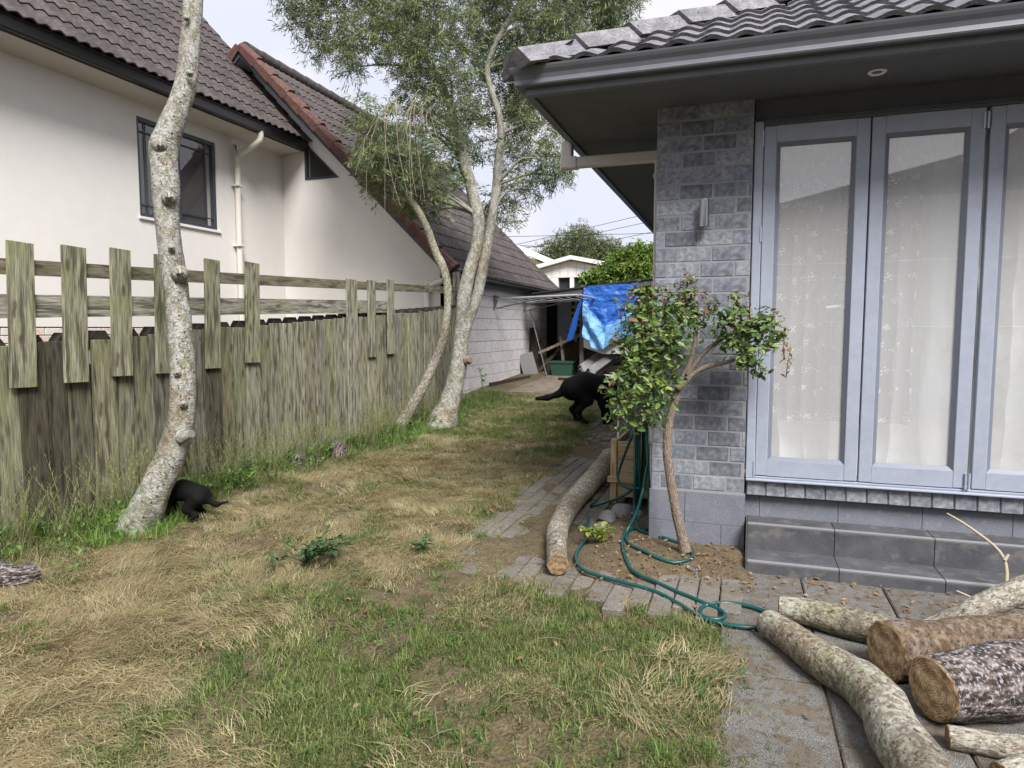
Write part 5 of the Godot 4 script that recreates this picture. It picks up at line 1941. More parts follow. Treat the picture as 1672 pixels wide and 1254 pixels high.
func make_tarp() -> void:
	var nf := FastNoiseLite.new()
	nf.seed = 3
	nf.frequency = 1.0
	nf.fractal_octaves = 4
	var a0 := Vector3(-2.932, 2.067, -13.03)
	var a1 := Vector3(-1.884, 2.116, -13.03)
	var b := MB.new()
	var rows := []
	var uv := []
	var cs := []
	var n := 44
	for i in n + 1:
		var t := float(i) / n
		var r := []
		var u := []
		var c := []
		for j in n + 1:
			var s := float(j) / n
			var top := a0.lerp(a1, s)
			# swag: the sheet hangs lower towards its free edge and sags in the middle
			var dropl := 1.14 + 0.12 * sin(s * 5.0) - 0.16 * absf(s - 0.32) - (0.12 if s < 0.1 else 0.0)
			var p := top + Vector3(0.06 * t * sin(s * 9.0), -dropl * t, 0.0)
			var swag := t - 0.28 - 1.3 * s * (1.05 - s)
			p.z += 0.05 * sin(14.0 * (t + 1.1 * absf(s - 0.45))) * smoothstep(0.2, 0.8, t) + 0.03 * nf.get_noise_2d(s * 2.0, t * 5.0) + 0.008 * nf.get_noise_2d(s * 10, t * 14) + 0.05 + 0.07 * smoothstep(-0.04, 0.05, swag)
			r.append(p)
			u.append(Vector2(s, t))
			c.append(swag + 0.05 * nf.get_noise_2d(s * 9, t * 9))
		rows.append(r)
		uv.append(u)
		cs.append(c)
	# the bright upper part, and the pale bleached swag below it
	var tp := thing("blue_tarpaulin", "crumpled blue tarpaulin with a pale bleached lower swag hanging on the shed", "tarpaulin", a0)
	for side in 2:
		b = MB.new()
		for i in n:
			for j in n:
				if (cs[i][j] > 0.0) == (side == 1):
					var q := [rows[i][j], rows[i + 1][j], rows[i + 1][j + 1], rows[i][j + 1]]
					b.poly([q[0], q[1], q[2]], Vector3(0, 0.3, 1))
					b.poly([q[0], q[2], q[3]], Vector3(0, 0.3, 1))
		part(["sheet", "bleached_swag"][side], b, [M.tarp_blue, M.tarp_pale][side], tp)
	# torn strip hanging beside the post
	b = MB.new()
	rows = []
	uv = []
	cs = []
	var c0 := Vector3(-2.984, 1.808, -13)
	var c1 := Vector3(-3.21, 1.024, -13)
	for i in 15:
		var t := i / 14.0
		var r := []
		var u := []
		var c := []
		for j in 8:
			var s := j / 7.0 - 0.5
			var p := c0.lerp(c1, pow(t, 0.8)) + Vector3(s * (0.06 + 0.2 * t * (1.0 - 0.7 * t)), 0.06 * s * t, 0.03 * sin(s * 14.0 + t * 4.0))
			r.append(p)
			u.append(Vector2(s, t))
			c.append(Color.WHITE)
		rows.append(r)
		uv.append(u)
		cs.append(c)
	b.grid(rows, uv, cs)
	solid("torn_tarpaulin", b, M.tarp_blue, "narrow torn strip of blue tarpaulin hanging inside the shed post", "tarpaulin", c0)


# ---- trees ---------------------------------------------------------------
func stem(parent: Node, called: String, tr: Array, m: Material, step := 0.06, lump := 0.16, sides := 18, cap := true, vs := 1.6) -> MeshInstance3D:
	var s := smooth(tr, step)
	var b := MB.new()
	b.tube(s[0], s[1], sides, vs, false, cap, lump, rough_noise_big())
	weather(b)
	return part(called, b, m, parent)


# brown, green and grey patches a hand or two wide, as bark has them
func weather(b: MB) -> void:
	var nf := rough_noise
	for i in b.v.size():
		var p := b.v[i]
		var q := Vector3(p.x * 26.0, p.y * 15.0, p.z * 26.0)
		var br := smoothstep(0.05, 0.3, nf.get_noise_3dv(q))
		var gr := smoothstep(0.1, 0.35, nf.get_noise_3dv(q + Vector3(300, 0, 0)))
		var dk := smoothstep(0.12, 0.34, nf.get_noise_3dv(q * 1.7 + Vector3(0, 400, 0)))
		b.c[i] = Color(1, 1, 1).lerp(Color(0.72, 0.62, 0.5), br * 0.75).lerp(Color(0.72, 0.8, 0.6), gr * 0.5).lerp(Color(0.5, 0.48, 0.46), dk * 0.6)


var _rnb: FastNoiseLite
func rough_noise_big() -> FastNoiseLite:
	if _rnb == null:
		_rnb = FastNoiseLite.new()
		_rnb.seed = 5
		_rnb.frequency = 0.9
		_rnb.fractal_octaves = 3
	return _rnb


func knot(parent: Node, at: Vector3, dir: Vector3, r: float, ln: float, m: Material) -> void:
	var b := MB.new()
	dir = dir.normalized()
	var sp := smooth([[at - dir * r * 0.8, at + dir * ln * 0.5, at + dir * ln], [r * 1.6, r * 1.05, r * 0.8]], maxf(ln * 0.3, 0.008))
	b.tube(sp[0], sp[1], 10, 2.0, false, true, 0.3, rough_noise_big())
	part("branch_stub", b, m, parent)


func scar(parent: Node, at: Vector3, dir: Vector3, r: float) -> void:
	# healed branch scar: a swollen collar round a dark hollow
	dir = dir.normalized()
	var b := MB.new()
	b.tube([at - dir * r * 1.6, at - dir * r * 0.5, at + dir * r * 0.1, at + dir * r * 0.3, at + dir * r * 0.15], [r * 1.9, r * 1.7, r * 1.3, r * 0.95, r * 0.7], 12, 2.0, false, false, 0.35, rough_noise_big())
	part("scar_collar", b, M.bark_pale, parent)
	b = MB.new()
	b.tube([at - dir * r * 0.6, at - dir * r * 0.15], [r * 0.9, r * 0.9], 10, 2.0, false, true, 0.2, rough_noise_big())
	part("scar_hollow", b, M.bark_rough, parent)


func spray_mesh(leaves: int, twig: float, ln: float, wd: float) -> ArrayMesh:
	# drooping twig along -y with narrow leaves
	var b := MB.new()
	for i in leaves:
		var t := (i + 0.5) / leaves
		var s := rr(0.65, 1.15)
		b.col = Color(s * rr(0.92, 1.1), s, s * rr(0.85, 1.05))
		var az := rr(0, TAU)
		b.xf = Transform3D(Basis.from_euler(Vector3(rr(0.25, 1.15), az, 0)), Vector3(0.06 * sin(t * 3.0) + rr(-0.03, 0.03), -twig * t, rr(-0.03, 0.03)))
		var l := ln * rr(0.65, 1.2)
		b.poly([Vector3.ZERO, Vector3(-wd * 0.5, -l * 0.02, l * 0.45), Vector3(0, -l * 0.12, l), Vector3(wd * 0.5, -l * 0.02, l * 0.45)], Vector3.UP)
	b.xf = Transform3D()
	b.col = Color(1.4, 1.15, 0.9)
	b.tube([Vector3.ZERO, Vector3(0.05, -twig * 0.5, 0), Vector3(0.01, -twig, 0)], [0.003, 0.0022, 0.001], 3, 1.0, false, false)
	return b.mesh()


func make_trees() -> void:
	# pale trunk by the fence
	var t1 := [[Vector3(-3.576, -0.125, -3.142), Vector3(-3.536, -0.004, -3.166), Vector3(-3.488, 0.11, -3.192), Vector3(-3.438, 0.235, -3.219), Vector3(-3.39, 0.349, -3.245), Vector3(-3.336, 0.481, -3.275), Vector3(-3.3, 0.614, -3.298), Vector3(-3.283, 0.784, -3.319), Vector3(-3.289, 1.012, -3.336), Vector3(-3.309, 1.239, -3.349), Vector3(-3.333, 1.466, -3.36), Vector3(-3.367, 1.656, -3.365), Vector3(-3.389, 1.807, -3.37), Vector3(-3.407, 1.978, -3.379), Vector3(-3.414, 2.111, -3.388), Vector3(-3.429, 2.255, -3.395), Vector3(-3.432, 2.376, -3.404), Vector3(-3.402, 2.482, -3.423), Vector3(-3.359, 2.603, -3.449), Vector3(-3.319, 2.755, -3.475), Vector3(-3.299, 2.944, -3.498), Vector3(-3.29, 3.134, -3.517), Vector3(-3.283, 3.285, -3.533), Vector3(-3.282, 3.513, -3.552), Vector3(-3.274, 3.778, -3.578), Vector3(-3.298, 4.157, -3.602), Vector3(-3.279, 4.536, -3.641)], [0.154, 0.128, 0.107, 0.0973, 0.0924, 0.0873, 0.084, 0.0774, 0.0738, 0.0722, 0.0705, 0.0722, 0.0688, 0.0722, 0.0821, 0.0774, 0.084, 0.0755, 0.0705, 0.0622, 0.0604, 0.057, 0.0555, 0.0521, 0.047, 0.0369, 0.027]]
	var base: Vector3 = t1[0][0]
	var t := thing("pale_barked_tree", "crooked pale-barked tree trunk leaning beside the fence, small dog behind", "tree", base)
	stem(t, "trunk", t1, M.bark_pale, 0.05, 0.1, 22, true, 0.8)
	knot(t, Vector3(-3.209, 0.598, -3.254), Vector3(-3.091, 0.636, -3.244) - Vector3(-3.209, 0.598, -3.254), 0.03, 0.06, M.bark_pale)
	for q in [[Vector3(-3.247, 1.584, -3.304), 0.026], [Vector3(-3.323, 2.044, -3.318), 0.028], [Vector3(-3.38, 2.359, -3.325), 0.024], [Vector3(-3.246, 0.98, -3.253), 0.013], [Vector3(-3.301, 1.74, -3.299), 0.012], [Vector3(-3.206, 0.794, -3.25), 0.012], [Vector3(-3.222, 2.797, -3.416), 0.011], [Vector3(-3.249, 3.131, -3.436), 0.011]]:
		scar(t, q[0], Vector3(0, 1.25, 0) - q[0], q[1])
	var top: Vector3 = t1[0][-1]
	var blobs := []
	for i in 7:
		var e := top + Vector3(rr(-1.0, 0.6), rr(0.6, 1.8), rr(-1.0, 0.8))
		stem(t, "branch", [[top - Vector3(0, 0.3, 0), top.lerp(e, 0.5) + Vector3(0, 0.2, 0), e], [0.035, 0.022, 0.008]], M.bark_pale, 0.2, 0.05, 7)
		blobs.append([e, 0.45])
	crown(t, base, blobs, 70, spray_mesh(16, 0.3, 0.09, 0.011))

	# the twin-stemmed tree further along
	var tb := [[Vector3(-3.59, -0.123, -7.723), Vector3(-3.554, 0.06, -7.758), Vector3(-3.516, 0.197, -7.79), Vector3(-3.478, 0.327, -7.821), Vector3(-3.409, 0.635, -7.877), Vector3(-3.371, 1.05, -7.933), Vector3(-3.36, 1.382, -7.972), Vector3(-3.354, 1.621, -8.001), Vector3(-3.299, 1.961, -8.055), Vector3(-3.222, 2.271, -8.115), Vector3(-3.207, 2.465, -8.144), Vector3(-3.223, 2.683, -8.164), Vector3(-3.324, 3.079, -8.17), Vector3(-3.439, 3.445, -8.17), Vector3(-3.5, 3.726, -8.18), Vector3(-3.577, 4.023, -8.186), Vector3(-3.69, 4.297, -8.178), Vector3(-3.817, 4.533, -8.162), Vector3(-3.929, 4.745, -8.149), Vector3(-4.012, 4.966, -8.147), Vector3(-4.051, 5.242, -8.164), Vector3(-4.064, 5.596, -8.197), Vector3(-4.051, 6.145, -8.255), Vector3(-4.13, 6.774, -8.289)], [0.308, 0.208, 0.162, 0.135, 0.112, 0.0967, 0.089, 0.0891, 0.0814, 0.0776, 0.0776, 0.0816, 0.0738, 0.0778, 0.0662, 0.0545, 0.0468, 0.0429, 0.039, 0.0391, 0.0391, 0.0352, 0.0313, 0.0235]]
	base = tb[0][0]
	t = thing("twin_stemmed_tree", "leafy grey-barked tree with forked stems at the far end of the fence", "tree", base)
	stem(t, "trunk", tb, M.bark_pale, 0.08, 0.12, 20, true, 0.8)
	var tr := [[Vector3(-3.35, 1.104, -7.963), Vector3(-3.281, 1.382, -8.003), Vector3(-3.197, 1.621, -8.045), Vector3(-3.138, 1.96, -8.088), Vector3(-3.085, 2.267, -8.125), Vector3(-3.027, 2.674, -8.173), Vector3(-2.984, 3.065, -8.214), Vector3(-2.962, 3.425, -8.246), Vector3(-2.945, 3.7, -8.269), Vector3(-2.987, 3.99, -8.273), Vector3(-3.079, 4.256, -8.258), Vector3(-3.12, 4.507, -8.259), Vector3(-3.024, 4.826, -8.312), Vector3(-2.884, 5.091, -8.375), Vector3(-2.743, 5.356, -8.439), Vector3(-2.605, 5.696, -8.508), Vector3(-2.471, 6.189, -8.589)], [0.0697, 0.0658, 0.0658, 0.0657, 0.0618, 0.0579, 0.0579, 0.054, 0.0462, 0.0423, 0.0385, 0.0384, 0.0346, 0.0345, 0.0307, 0.0268, 0.0191]]
	stem(t, "stem", tr, M.bark_pale, 0.08, 0.14, 16, true, 0.8)
	knot(t, Vector3(-3.232, 0.862, -7.876), Vector3(-3.13, 0.881, -7.806) - Vector3(-3.232, 0.862, -7.876), 0.04, 0.03, M.bark_shrub)
	var bl := [[Vector3(-5.335, 5.205, -7.641), 0.349], [Vector3(-5.149, 4.941, -7.894), 0.396], [Vector3(-4.487, 4.849, -7.686), 0.454], [Vector3(-4.333, 5.336, -8.203), 0.595], [Vector3(-3.587, 4.918, -7.891), 0.598], [Vector3(-3.276, 5.267, -8.767), 0.608], [Vector3(-2.512, 4.968, -8.471), 0.574], [Vector3(-2.104, 5.383, -9.068), 0.561], [Vector3(-1.559, 5.359, -8.933), 0.325], [Vector3(-5.02, 5.731, -8.005), 0.555], [Vector3(-4.326, 5.938, -8.045), 0.775], [Vector3(-3.526, 6.047, -8.538), 0.872], [Vector3(-2.505, 5.829, -8.441), 0.832], [Vector3(-1.87, 5.889, -9.085), 0.714], [Vector3(-4.086, 4.585, -7.799), 0.394], [Vector3(-3.528, 4.284, -7.751), 0.428], [Vector3(-3.336, 4.621, -8.692), 0.486], [Vector3(-2.675, 4.51, -8.482), 0.403], [Vector3(-2.155, 4.773, -8.469), 0.363], [Vector3(-4.246, 3.636, -7.24), 0.303], [Vector3(-3.97, 3.492, -7.322), 0.346], [Vector3(-4.083, 3.251, -7.157), 0.285], [Vector3(-4.179, 3.074, -7.109), 0.228], [Vector3(-3.938, 3.047, -7.4), 0.328], [Vector3(-3.756, 3.241, -7.69), 0.359], [Vector3(-3.557, 3.762, -7.802), 0.411], [Vector3(-3.434, 3.944, -8.495), 0.361], [Vector3(-2.979, 3.984, -8.652), 0.401], [Vector3(-2.51, 3.815, -8.479), 0.356], [Vector3(-2.82, 3.44, -8.554), 0.333], [Vector3(-2.332, 3.302, -8.283), 0.303], [Vector3(-2.184, 3.114, -8.317), 0.212], [Vector3(-2.526, 3.004, -8.404), 0.232], [Vector3(-2.989, 2.905, -8.556), 0.257], [Vector3(-2.911, 2.61, -8.452), 0.174], [Vector3(-3.324, 2.779, -8.644), 0.164], [Vector3(-4.087, 2.829, -7.967), 0.204], [Vector3(-3.89, 2.729, -8.13), 0.143], [Vector3(-4.294, 2.925, -7.587), 0.197], [Vector3(-3.559, 3.102, -8.169), 0.235], [Vector3(-3.5, 3.545, -8.438), 0.289], [Vector3(-3.719, 2.888, -7.778), 0.303], [Vector3(-2.852, 4.365, -9.046), 0.373], [Vector3(-4.033, 4.196, -8.102), 0.376], [Vector3(-4.767, 4.548, -7.777), 0.232], [Vector3(-5.257, 5.602, -7.807), 0.392], [Vector3(-5.558, 5.321, -7.576), 0.17], [Vector3(-1.682, 5.134, -8.978), 0.282]]
	var sites: Array = tb[0].slice(8) + tr[0].slice(4)
	for q in bl:
		var near: Vector3 = sites[0]
		for p in sites:
			if p.distance_to(q[0]) + (0.6 if p.y > q[0].y else 0.0) < near.distance_to(q[0]) + (0.6 if near.y > q[0].y else 0.0):
				near = p
		if rng.randf() < 0.75:
			stem(t, "branch", [[near, near.lerp(q[0], 0.5) + Vector3(rr(-0.1, 0.1), rr(0.05, 0.2), rr(-0.1, 0.1)), q[0]], [0.024, 0.015, 0.005]], M.bark_pale, 0.15, 0.05, 6)
	crown(t, base, bl, 205, spray_mesh(15, 0.15, 0.075, 0.011))
	# bare hanging twigs
	var tw := MB.new()
	for i in 24:
		var a := Vector3(-3.462, 3.944, -7.267).lerp(Vector3(-3.829, 3.719, -7.071), rng.randf()) + Vector3(rr(-0.12, 0.12), rr(-0.1, 0.1), rr(-0.3, 0.2))
		var e := a + Vector3(rr(-0.55, 0.1), rr(-1.3, -0.5), rr(-0.2, 0.2))
		var out := Vector3(rr(-0.4, 0.05), rr(-0.1, 0.12), rr(-0.1, 0.2))
		var pts := []
		for k in 9:
			var u := k / 8.0
			pts.append(a * (1 - u) * (1 - u) + (a + out) * 2.0 * u * (1 - u) + e * u * u + Vector3(rr(-0.012, 0.012), 0, rr(-0.012, 0.012)))
		tw.tube(pts, [0.0045, 0.004, 0.0036, 0.0032, 0.0028, 0.0024, 0.002, 0.0018, 0.0015], 4)
	part("bare_twig", tw, M.twig_pale, t, "stuff")
	# leaning cut stem
	var ta := [[Vector3(-3.941, -0.236, -7.012), Vector3(-3.874, -0.082, -7.071), Vector3(-3.833, 0.059, -7.12), Vector3(-3.666, 0.382, -7.227), Vector3(-3.538, 0.67, -7.317), Vector3(-3.398, 1.061, -7.421), Vector3(-3.36, 1.375, -7.483), Vector3(-3.361, 1.602, -7.525), Vector3(-3.382, 1.801, -7.557), Vector3(-3.445, 1.994, -7.575), Vector3(-3.543, 2.188, -7.581), Vector3(-3.665, 2.486, -7.588), Vector3(-3.793, 2.711, -7.587), Vector3(-3.949, 2.894, -7.572), Vector3(-4.104, 3.04, -7.555)], [0.144, 0.0939, 0.0797, 0.0654, 0.0619, 0.0511, 0.0439, 0.0441, 0.0479, 0.0517, 0.0481, 0.0445, 0.0446, 0.041, 0.0374]]
	t = thing("leaning_stem", "slim leaning cut tree stem crossing in front of the twin-stemmed tree", "tree", ta[0][0])
	stem(t, "trunk", ta, M.bark_log, 0.07, 0.18, 16)


func crown(parent: Node, base: Vector3, blobs: Array, density: float, mesh: ArrayMesh) -> void:
	var xfs := []
	var cols := []
	for q in blobs:
		var r: float = q[1]
		for i in int(density * (r / 0.45) * (r / 0.45)):
			var d := Vector3(rng.randfn(), rng.randfn() * 0.9, rng.randfn()).normalized() * pow(rng.randf(), 0.45) * r
			var p: Vector3 = q[0] + d + Vector3(0, 0.08, 0)
			xfs.append(Transform3D(Basis.from_euler(Vector3(rr(-1.5, 1.5), rr(0, TAU), rr(-1.5, 1.5))).scaled(Vector3.ONE * rr(0.65, 1.25)), p - base))
			var s := rr(0.65, 1.4)
			var y := rng.randf()
			cols.append(Color(lerpf(0.145, 0.29, y * y) * s, lerpf(0.195, 0.315, y * y) * s, lerpf(0.105, 0.14, y) * s))
	many("crown", mesh, M.leaf, xfs, cols, parent)


# ---- shrub at the house corner -------------------------------------------
func make_shrub() -> void:
	var d := 3.68
	var tm := [[Vector3(-0.262, 0.057, -3.686), Vector3(-0.28, 0.131, -3.682), Vector3(-0.307, 0.24, -3.677), Vector3(-0.332, 0.363, -3.675), Vector3(-0.353, 0.488, -3.674), Vector3(-0.368, 0.603, -3.674), Vector3(-0.367, 0.702, -3.678), Vector3(-0.351, 0.801, -3.688), Vector3(-0.328, 0.889, -3.699), Vector3(-0.302, 0.974, -3.71), Vector3(-0.272, 1.046, -3.722), Vector3(-0.244, 1.143, -3.735), Vector3(-0.237, 1.241, -3.741), Vector3(-0.251, 1.322, -3.739), Vector3(-0.266, 1.435, -3.739)], [0.0335, 0.0283, 0.027, 0.0256, 0.0243, 0.0243, 0.0229, 0.0217, 0.0204, 0.0178, 0.014, 0.0127, 0.0114, 0.00893, 0.00503]]
	var base: Vector3 = tm[0][0]
	var t := thing("corner_shrub", "small glossy-leaved shrub with reddish tips growing against the house corner", "shrub", base)
	stem(t, "trunk", tm, M.bark_shrub, 0.03, 0.16, 14)
	for q in [[[Vector3(-0.305, 0.943, -3.684), Vector3(-0.359, 1.054, -3.664), Vector3(-0.418, 1.112, -3.639), Vector3(-0.47, 1.17, -3.615), Vector3(-0.501, 1.257, -3.602), Vector3(-0.527, 1.352, -3.591)], [0.0161, 0.0147, 0.0123, 0.00981, 0.00738, 0.0048]], [[Vector3(-0.314, 0.93, -3.679), Vector3(-0.253, 1.003, -3.685), Vector3(-0.186, 1.049, -3.691), Vector3(-0.101, 1.072, -3.7), Vector3(-0.035, 1.092, -3.703), Vector3(0.039, 1.131, -3.71)], [0.0161, 0.0147, 0.0135, 0.0121, 0.0084, 0.00599]], [[Vector3(-0.273, 1.008, -3.7), Vector3(-0.213, 1.096, -3.707), Vector3(-0.141, 1.17, -3.716), Vector3(-0.051, 1.228, -3.731), Vector3(-0.015, 1.253, -3.724), Vector3(0.064, 1.304, -3.734)], [0.0136, 0.0123, 0.0109, 0.00973, 0.0084, 0.00473]], [[Vector3(-0.337, 0.885, -3.668), Vector3(-0.398, 0.952, -3.626), Vector3(-0.486, 0.97, -3.572), Vector3(-0.557, 0.924, -3.517), Vector3(-0.611, 0.879, -3.469)], [0.0123, 0.00982, 0.00736, 0.00603, 0.00363]], [[Vector3(-0.348, 1.047, -3.678), Vector3(-0.36, 1.176, -3.685), Vector3(-0.394, 1.305, -3.684), Vector3(-0.397, 1.402, -3.692)], [0.011, 0.00859, 0.00616, 0.00373]], [[Vector3(-0.021, 1.247, -3.806), Vector3(-0.011, 1.32, -3.763), Vector3(-0.034, 1.398, -3.708)], [0.00989, 0.00736, 0.00473]], [[Vector3(-0.02, 1.092, -3.793), Vector3(0.071, 1.081, -3.77), Vector3(0.102, 1.021, -3.722)], [0.00859, 0.00736, 0.00473]]]:
		stem(t, "branch", q, M.bark_shrub, 0.03, 0.08, 9)
	var b := MB.new()
	leaf_oval(b, 0.044, 0.023)
	var leaf := b.mesh()
	var all := []
	var blobs := [[Vector3(-0.457, 1.241, -3.552), 0.164], [Vector3(-0.519, 1.351, -3.54), 0.114], [Vector3(-0.396, 1.37, -3.689), 0.13], [Vector3(-0.341, 1.225, -3.642), 0.144], [Vector3(-0.497, 1.084, -3.525), 0.142], [Vector3(-0.516, 0.962, -3.455), 0.118], [Vector3(-0.573, 0.885, -3.429), 0.087], [Vector3(-0.447, 0.879, -3.524), 0.107], [Vector3(-0.366, 0.986, -3.614), 0.0959], [Vector3(-0.507, 1.461, -3.554), 0.0568], [Vector3(-0.29, 1.435, -3.731), 0.0714], [Vector3(-0.277, 1.515, -3.742), 0.0324], [Vector3(-0.226, 1.305, -3.741), 0.0778], [Vector3(-0.574, 1.178, -3.507), 0.082], [Vector3(-0.415, 1.129, -3.609), 0.141], [Vector3(-0.504, 0.769, -3.495), 0.0631], [Vector3(-0.58, 0.807, -3.42), 0.0684], [Vector3(-0.429, 0.769, -3.521), 0.0568], [Vector3(-0.619, 0.962, -3.42), 0.0684], [Vector3(-0.404, 0.927, -3.543), 0.0946], [Vector3(-0.534, 1.055, -3.457), 0.0932], [Vector3(-0.024, 1.257, -3.647), 0.124], [Vector3(0.066, 1.226, -3.674), 0.106], [Vector3(0.108, 1.288, -3.694), 0.0808], [Vector3(-0.056, 1.351, -3.697), 0.082], [Vector3(0.039, 1.102, -3.655), 0.087], [Vector3(0.085, 1.04, -3.665), 0.0497], [Vector3(0.008, 1.164, -3.65), 0.106], [Vector3(0.14, 1.179, -3.696), 0.0559], [Vector3(-0.104, 1.225, -3.67), 0.0631], [Vector3(-0.043, 1.429, -3.708), 0.0284], [Vector3(0.183, 1.226, -3.714), 0.028], [Vector3(-0.272, 1.321, -3.727), 0.0973], [Vector3(-0.148, 1.368, -3.72), 0.0448]]
	for q in blobs:
		var r: float = q[1]
		for i in int(215 * r * r / 0.0225):
			var dd := Vector3(rng.randfn(), rng.randfn(), rng.randfn()).normalized() * pow(rng.randf(), 0.4) * r
			var p: Vector3 = q[0] + dd
			if p.z < -3.84:
				continue
			var up := dd.normalized() * 0.6 + Vector3(rr(-0.5, 0.5), rr(0.1, 1.0), rr(-0.2, 0.7))
			var zz := Vector3(rr(-1, 1), rr(-0.75, 0.45), rr(-1, 1)).normalized()
			var xx := up.cross(zz).normalized()
			var yy := zz.cross(xx).normalized()
			var y := rng.randf()
			var c := Color(0.045, 0.1, 0.025).lerp(Color(0.2, 0.27, 0.05), y * y)
			if rng.randf() < 0.015:
				c = Color(0.34, 0.34, 0.08)
			var tip := clampf((dd.y / r) * 0.5 + 0.2, 0, 1) * clampf((q[0].y - 1.1) / 0.3, 0.15, 1)
			if rng.randf() < tip * 0.26:
				c = Color(0.17, 0.065, 0.04).lerp(Color(0.28, 0.15, 0.08), rng.randf())
			all.append([Transform3D(Basis(xx, yy, zz).scaled_local(Vector3(1, 1, rr(0.8, 1.25)) * rr(0.4, 1.2)), p), c])
	all.sort_custom(func(m, n): return m[0].origin.distance_squared_to(Vector3(0, 1.25, 0)) < n[0].origin.distance_squared_to(Vector3(0, 1.25, 0)))
	# fine twigs through the crown
	var fine := MB.new()
	for q in blobs:
		for i in 5:
			var a: Vector3 = q[0] + Vector3(rr(-0.3, 0.3), rr(-0.6, 0.0), rr(-0.3, 0.3)) * q[1]
			var e: Vector3 = q[0] + Vector3(rng.randfn(), rng.randfn() * 0.7 + 0.4, rng.randfn()).normalized() * q[1] * rr(0.8, 1.25)
			if e.z > -3.84:
				fine.tube([a, a.lerp(e, 0.5) + Vector3(0, rr(-0.01, 0.015), 0), e], [0.0026, 0.002, 0.0012], 4)
	part("fine_twig", fine, M.twig, t, "stuff")
	# upright reddish shoots at the top
	for q in [[Vector3(-0.285, 1.53, -3.719), 0.0323], [Vector3(-0.32, 1.45, -3.701), 0.0323], [Vector3(-0.244, 1.466, -3.728), 0.0323], [Vector3(-0.515, 1.436, -3.549), 0.0378], [Vector3(-0.549, 1.367, -3.531), 0.0315], [Vector3(-0.457, 1.405, -3.587), 0.0317], [Vector3(-0.392, 1.432, -3.643), 0.032], [Vector3(-0.043, 1.404, -3.706), 0.0284], [Vector3(0.023, 1.391, -3.706), 0.0251], [Vector3(0.143, 1.318, -3.708), 0.0249], [Vector3(0.204, 1.226, -3.721), 0.0249], [Vector3(0.215, 1.133, -3.717), 0.0249], [Vector3(-0.589, 1.303, -3.491), 0.0314], [Vector3(-0.195, 1.4, -3.707), 0.0256]]:
		var lo: Vector3 = q[0] - Vector3(0, 0.13, 0)
		stem(t, "shoot", [[lo, lo.lerp(q[0], 0.5) + Vector3(rr(-0.01, 0.01), 0, 0.01), q[0] + Vector3(rr(-0.02, 0.02), 0.04, 0)], [0.0035, 0.0025, 0.0012]], M.twig, 0.04, 0.0, 5)
		for i in 22:
			var p: Vector3 = lo.lerp(q[0] + Vector3(0, 0.04, 0), pow(rng.randf(), 0.7)) + Vector3(rng.randfn(), rng.randfn(), rng.randfn()) * 0.014
			var zz := Vector3(rr(-1, 1), rr(0.0, 1.0), rr(-1, 1)).normalized()
			var xx := Vector3(rr(-1, 1), 1, rr(-1, 1)).cross(zz).normalized()
			all.append([Transform3D(Basis(xx, zz.cross(xx).normalized(), zz).scaled_local(Vector3.ONE * rr(0.3, 0.75)), p), Color(0.2, 0.07, 0.04).lerp(Color(0.34, 0.2, 0.08), rng.randf())])
	var xfs := []
	var cols := []
	var pal := {}
	for i in all.size():
		var xf: Transform3D = all[i][0]
		xf.origin -= base
		if i % 4 == 0 and i < 1200:
			var c: Color = all[i][1]
			var key := "%.2f_%.2f" % [c.r, c.g]
			if not pal.has(key):
				var lb := MB.new()
				lb.col = c
				leaf_oval(lb, 0.044, 0.023)
				pal[key] = lb.mesh()
			put("leaf", pal[key], M.leaf_gloss, t, xf)
		else:
			xfs.append(xf)
			cols.append(all[i][1])
	many("foliage", leaf, M.leaf_gloss, xfs, cols, t)


func leaf_oval(b: MB, ln: float, wd: float) -> void:
	var h := wd * 0.5
	var rib := [Vector3.ZERO, Vector3(0, -0.001, ln * 0.3), Vector3(0, -ln * 0.04, ln * 0.7), Vector3(0, -ln * 0.14, ln)]
	for s in [-1.0, 1.0]:
		b.poly([rib[0], rib[1], Vector3(s * h * 0.8, h * 0.3, ln * 0.25)], Vector3.UP)
		b.poly([rib[1], rib[2], Vector3(s * h * 0.85, h * 0.22, ln * 0.68), Vector3(s * h * 0.8, h * 0.3, ln * 0.25)], Vector3.UP)
		b.poly([rib[2], rib[3], Vector3(s * h * 0.85, h * 0.22, ln * 0.68)], Vector3.UP)


# ---- logs -----------------------------------------------------------------
func log_thing(label: String, tr: Array, m: Material, end_m: Material, lump := 0.12, group := "", caps := [true, true]) -> Node3D:
	var s := smooth(tr, 0.05)
	var at: Vector3 = s[0][0]
	var t := thing("log", label, "log", Vector3(at.x, 0, at.z), group)
	var b := MB.new()
	var rep: float = maxf(1.0, roundf(TAU * tr[1][0] / 0.45))
	b.tube(s[0], s[1], 22, 1.9, false, false, lump, rough_noise_big(), rep)
	weather(b)
	part("bark", b, m, t)
	for e in 2:
		if not caps[e]:
			continue
		var n: int = s[0].size()
		var i := 0 if e == 0 else n - 1
		var ring := []
		for k in 22:
			ring.append(b.v[i * 23 + k])
		var out: Vector3 = (s[0][0] - s[0][1] if e == 0 else s[0][n - 1] - s[0][n - 2]).normalized()
		var c := MB.new()
		# slightly domed sawn face with a rim
		var mid: Vector3 = s[0][i] + out * 0.004
		var inner := []
		for p in ring:
			inner.append(p.lerp(s[0][i], 0.07) + out * 0.003)
		c.disc(mid, inner, out)
		for k in 22:
			c.poly([ring[k], ring[(k + 1) % 22], inner[(k + 1) % 22], inner[k]], out)
		part("sawn_end", c, end_m, t)
	return t


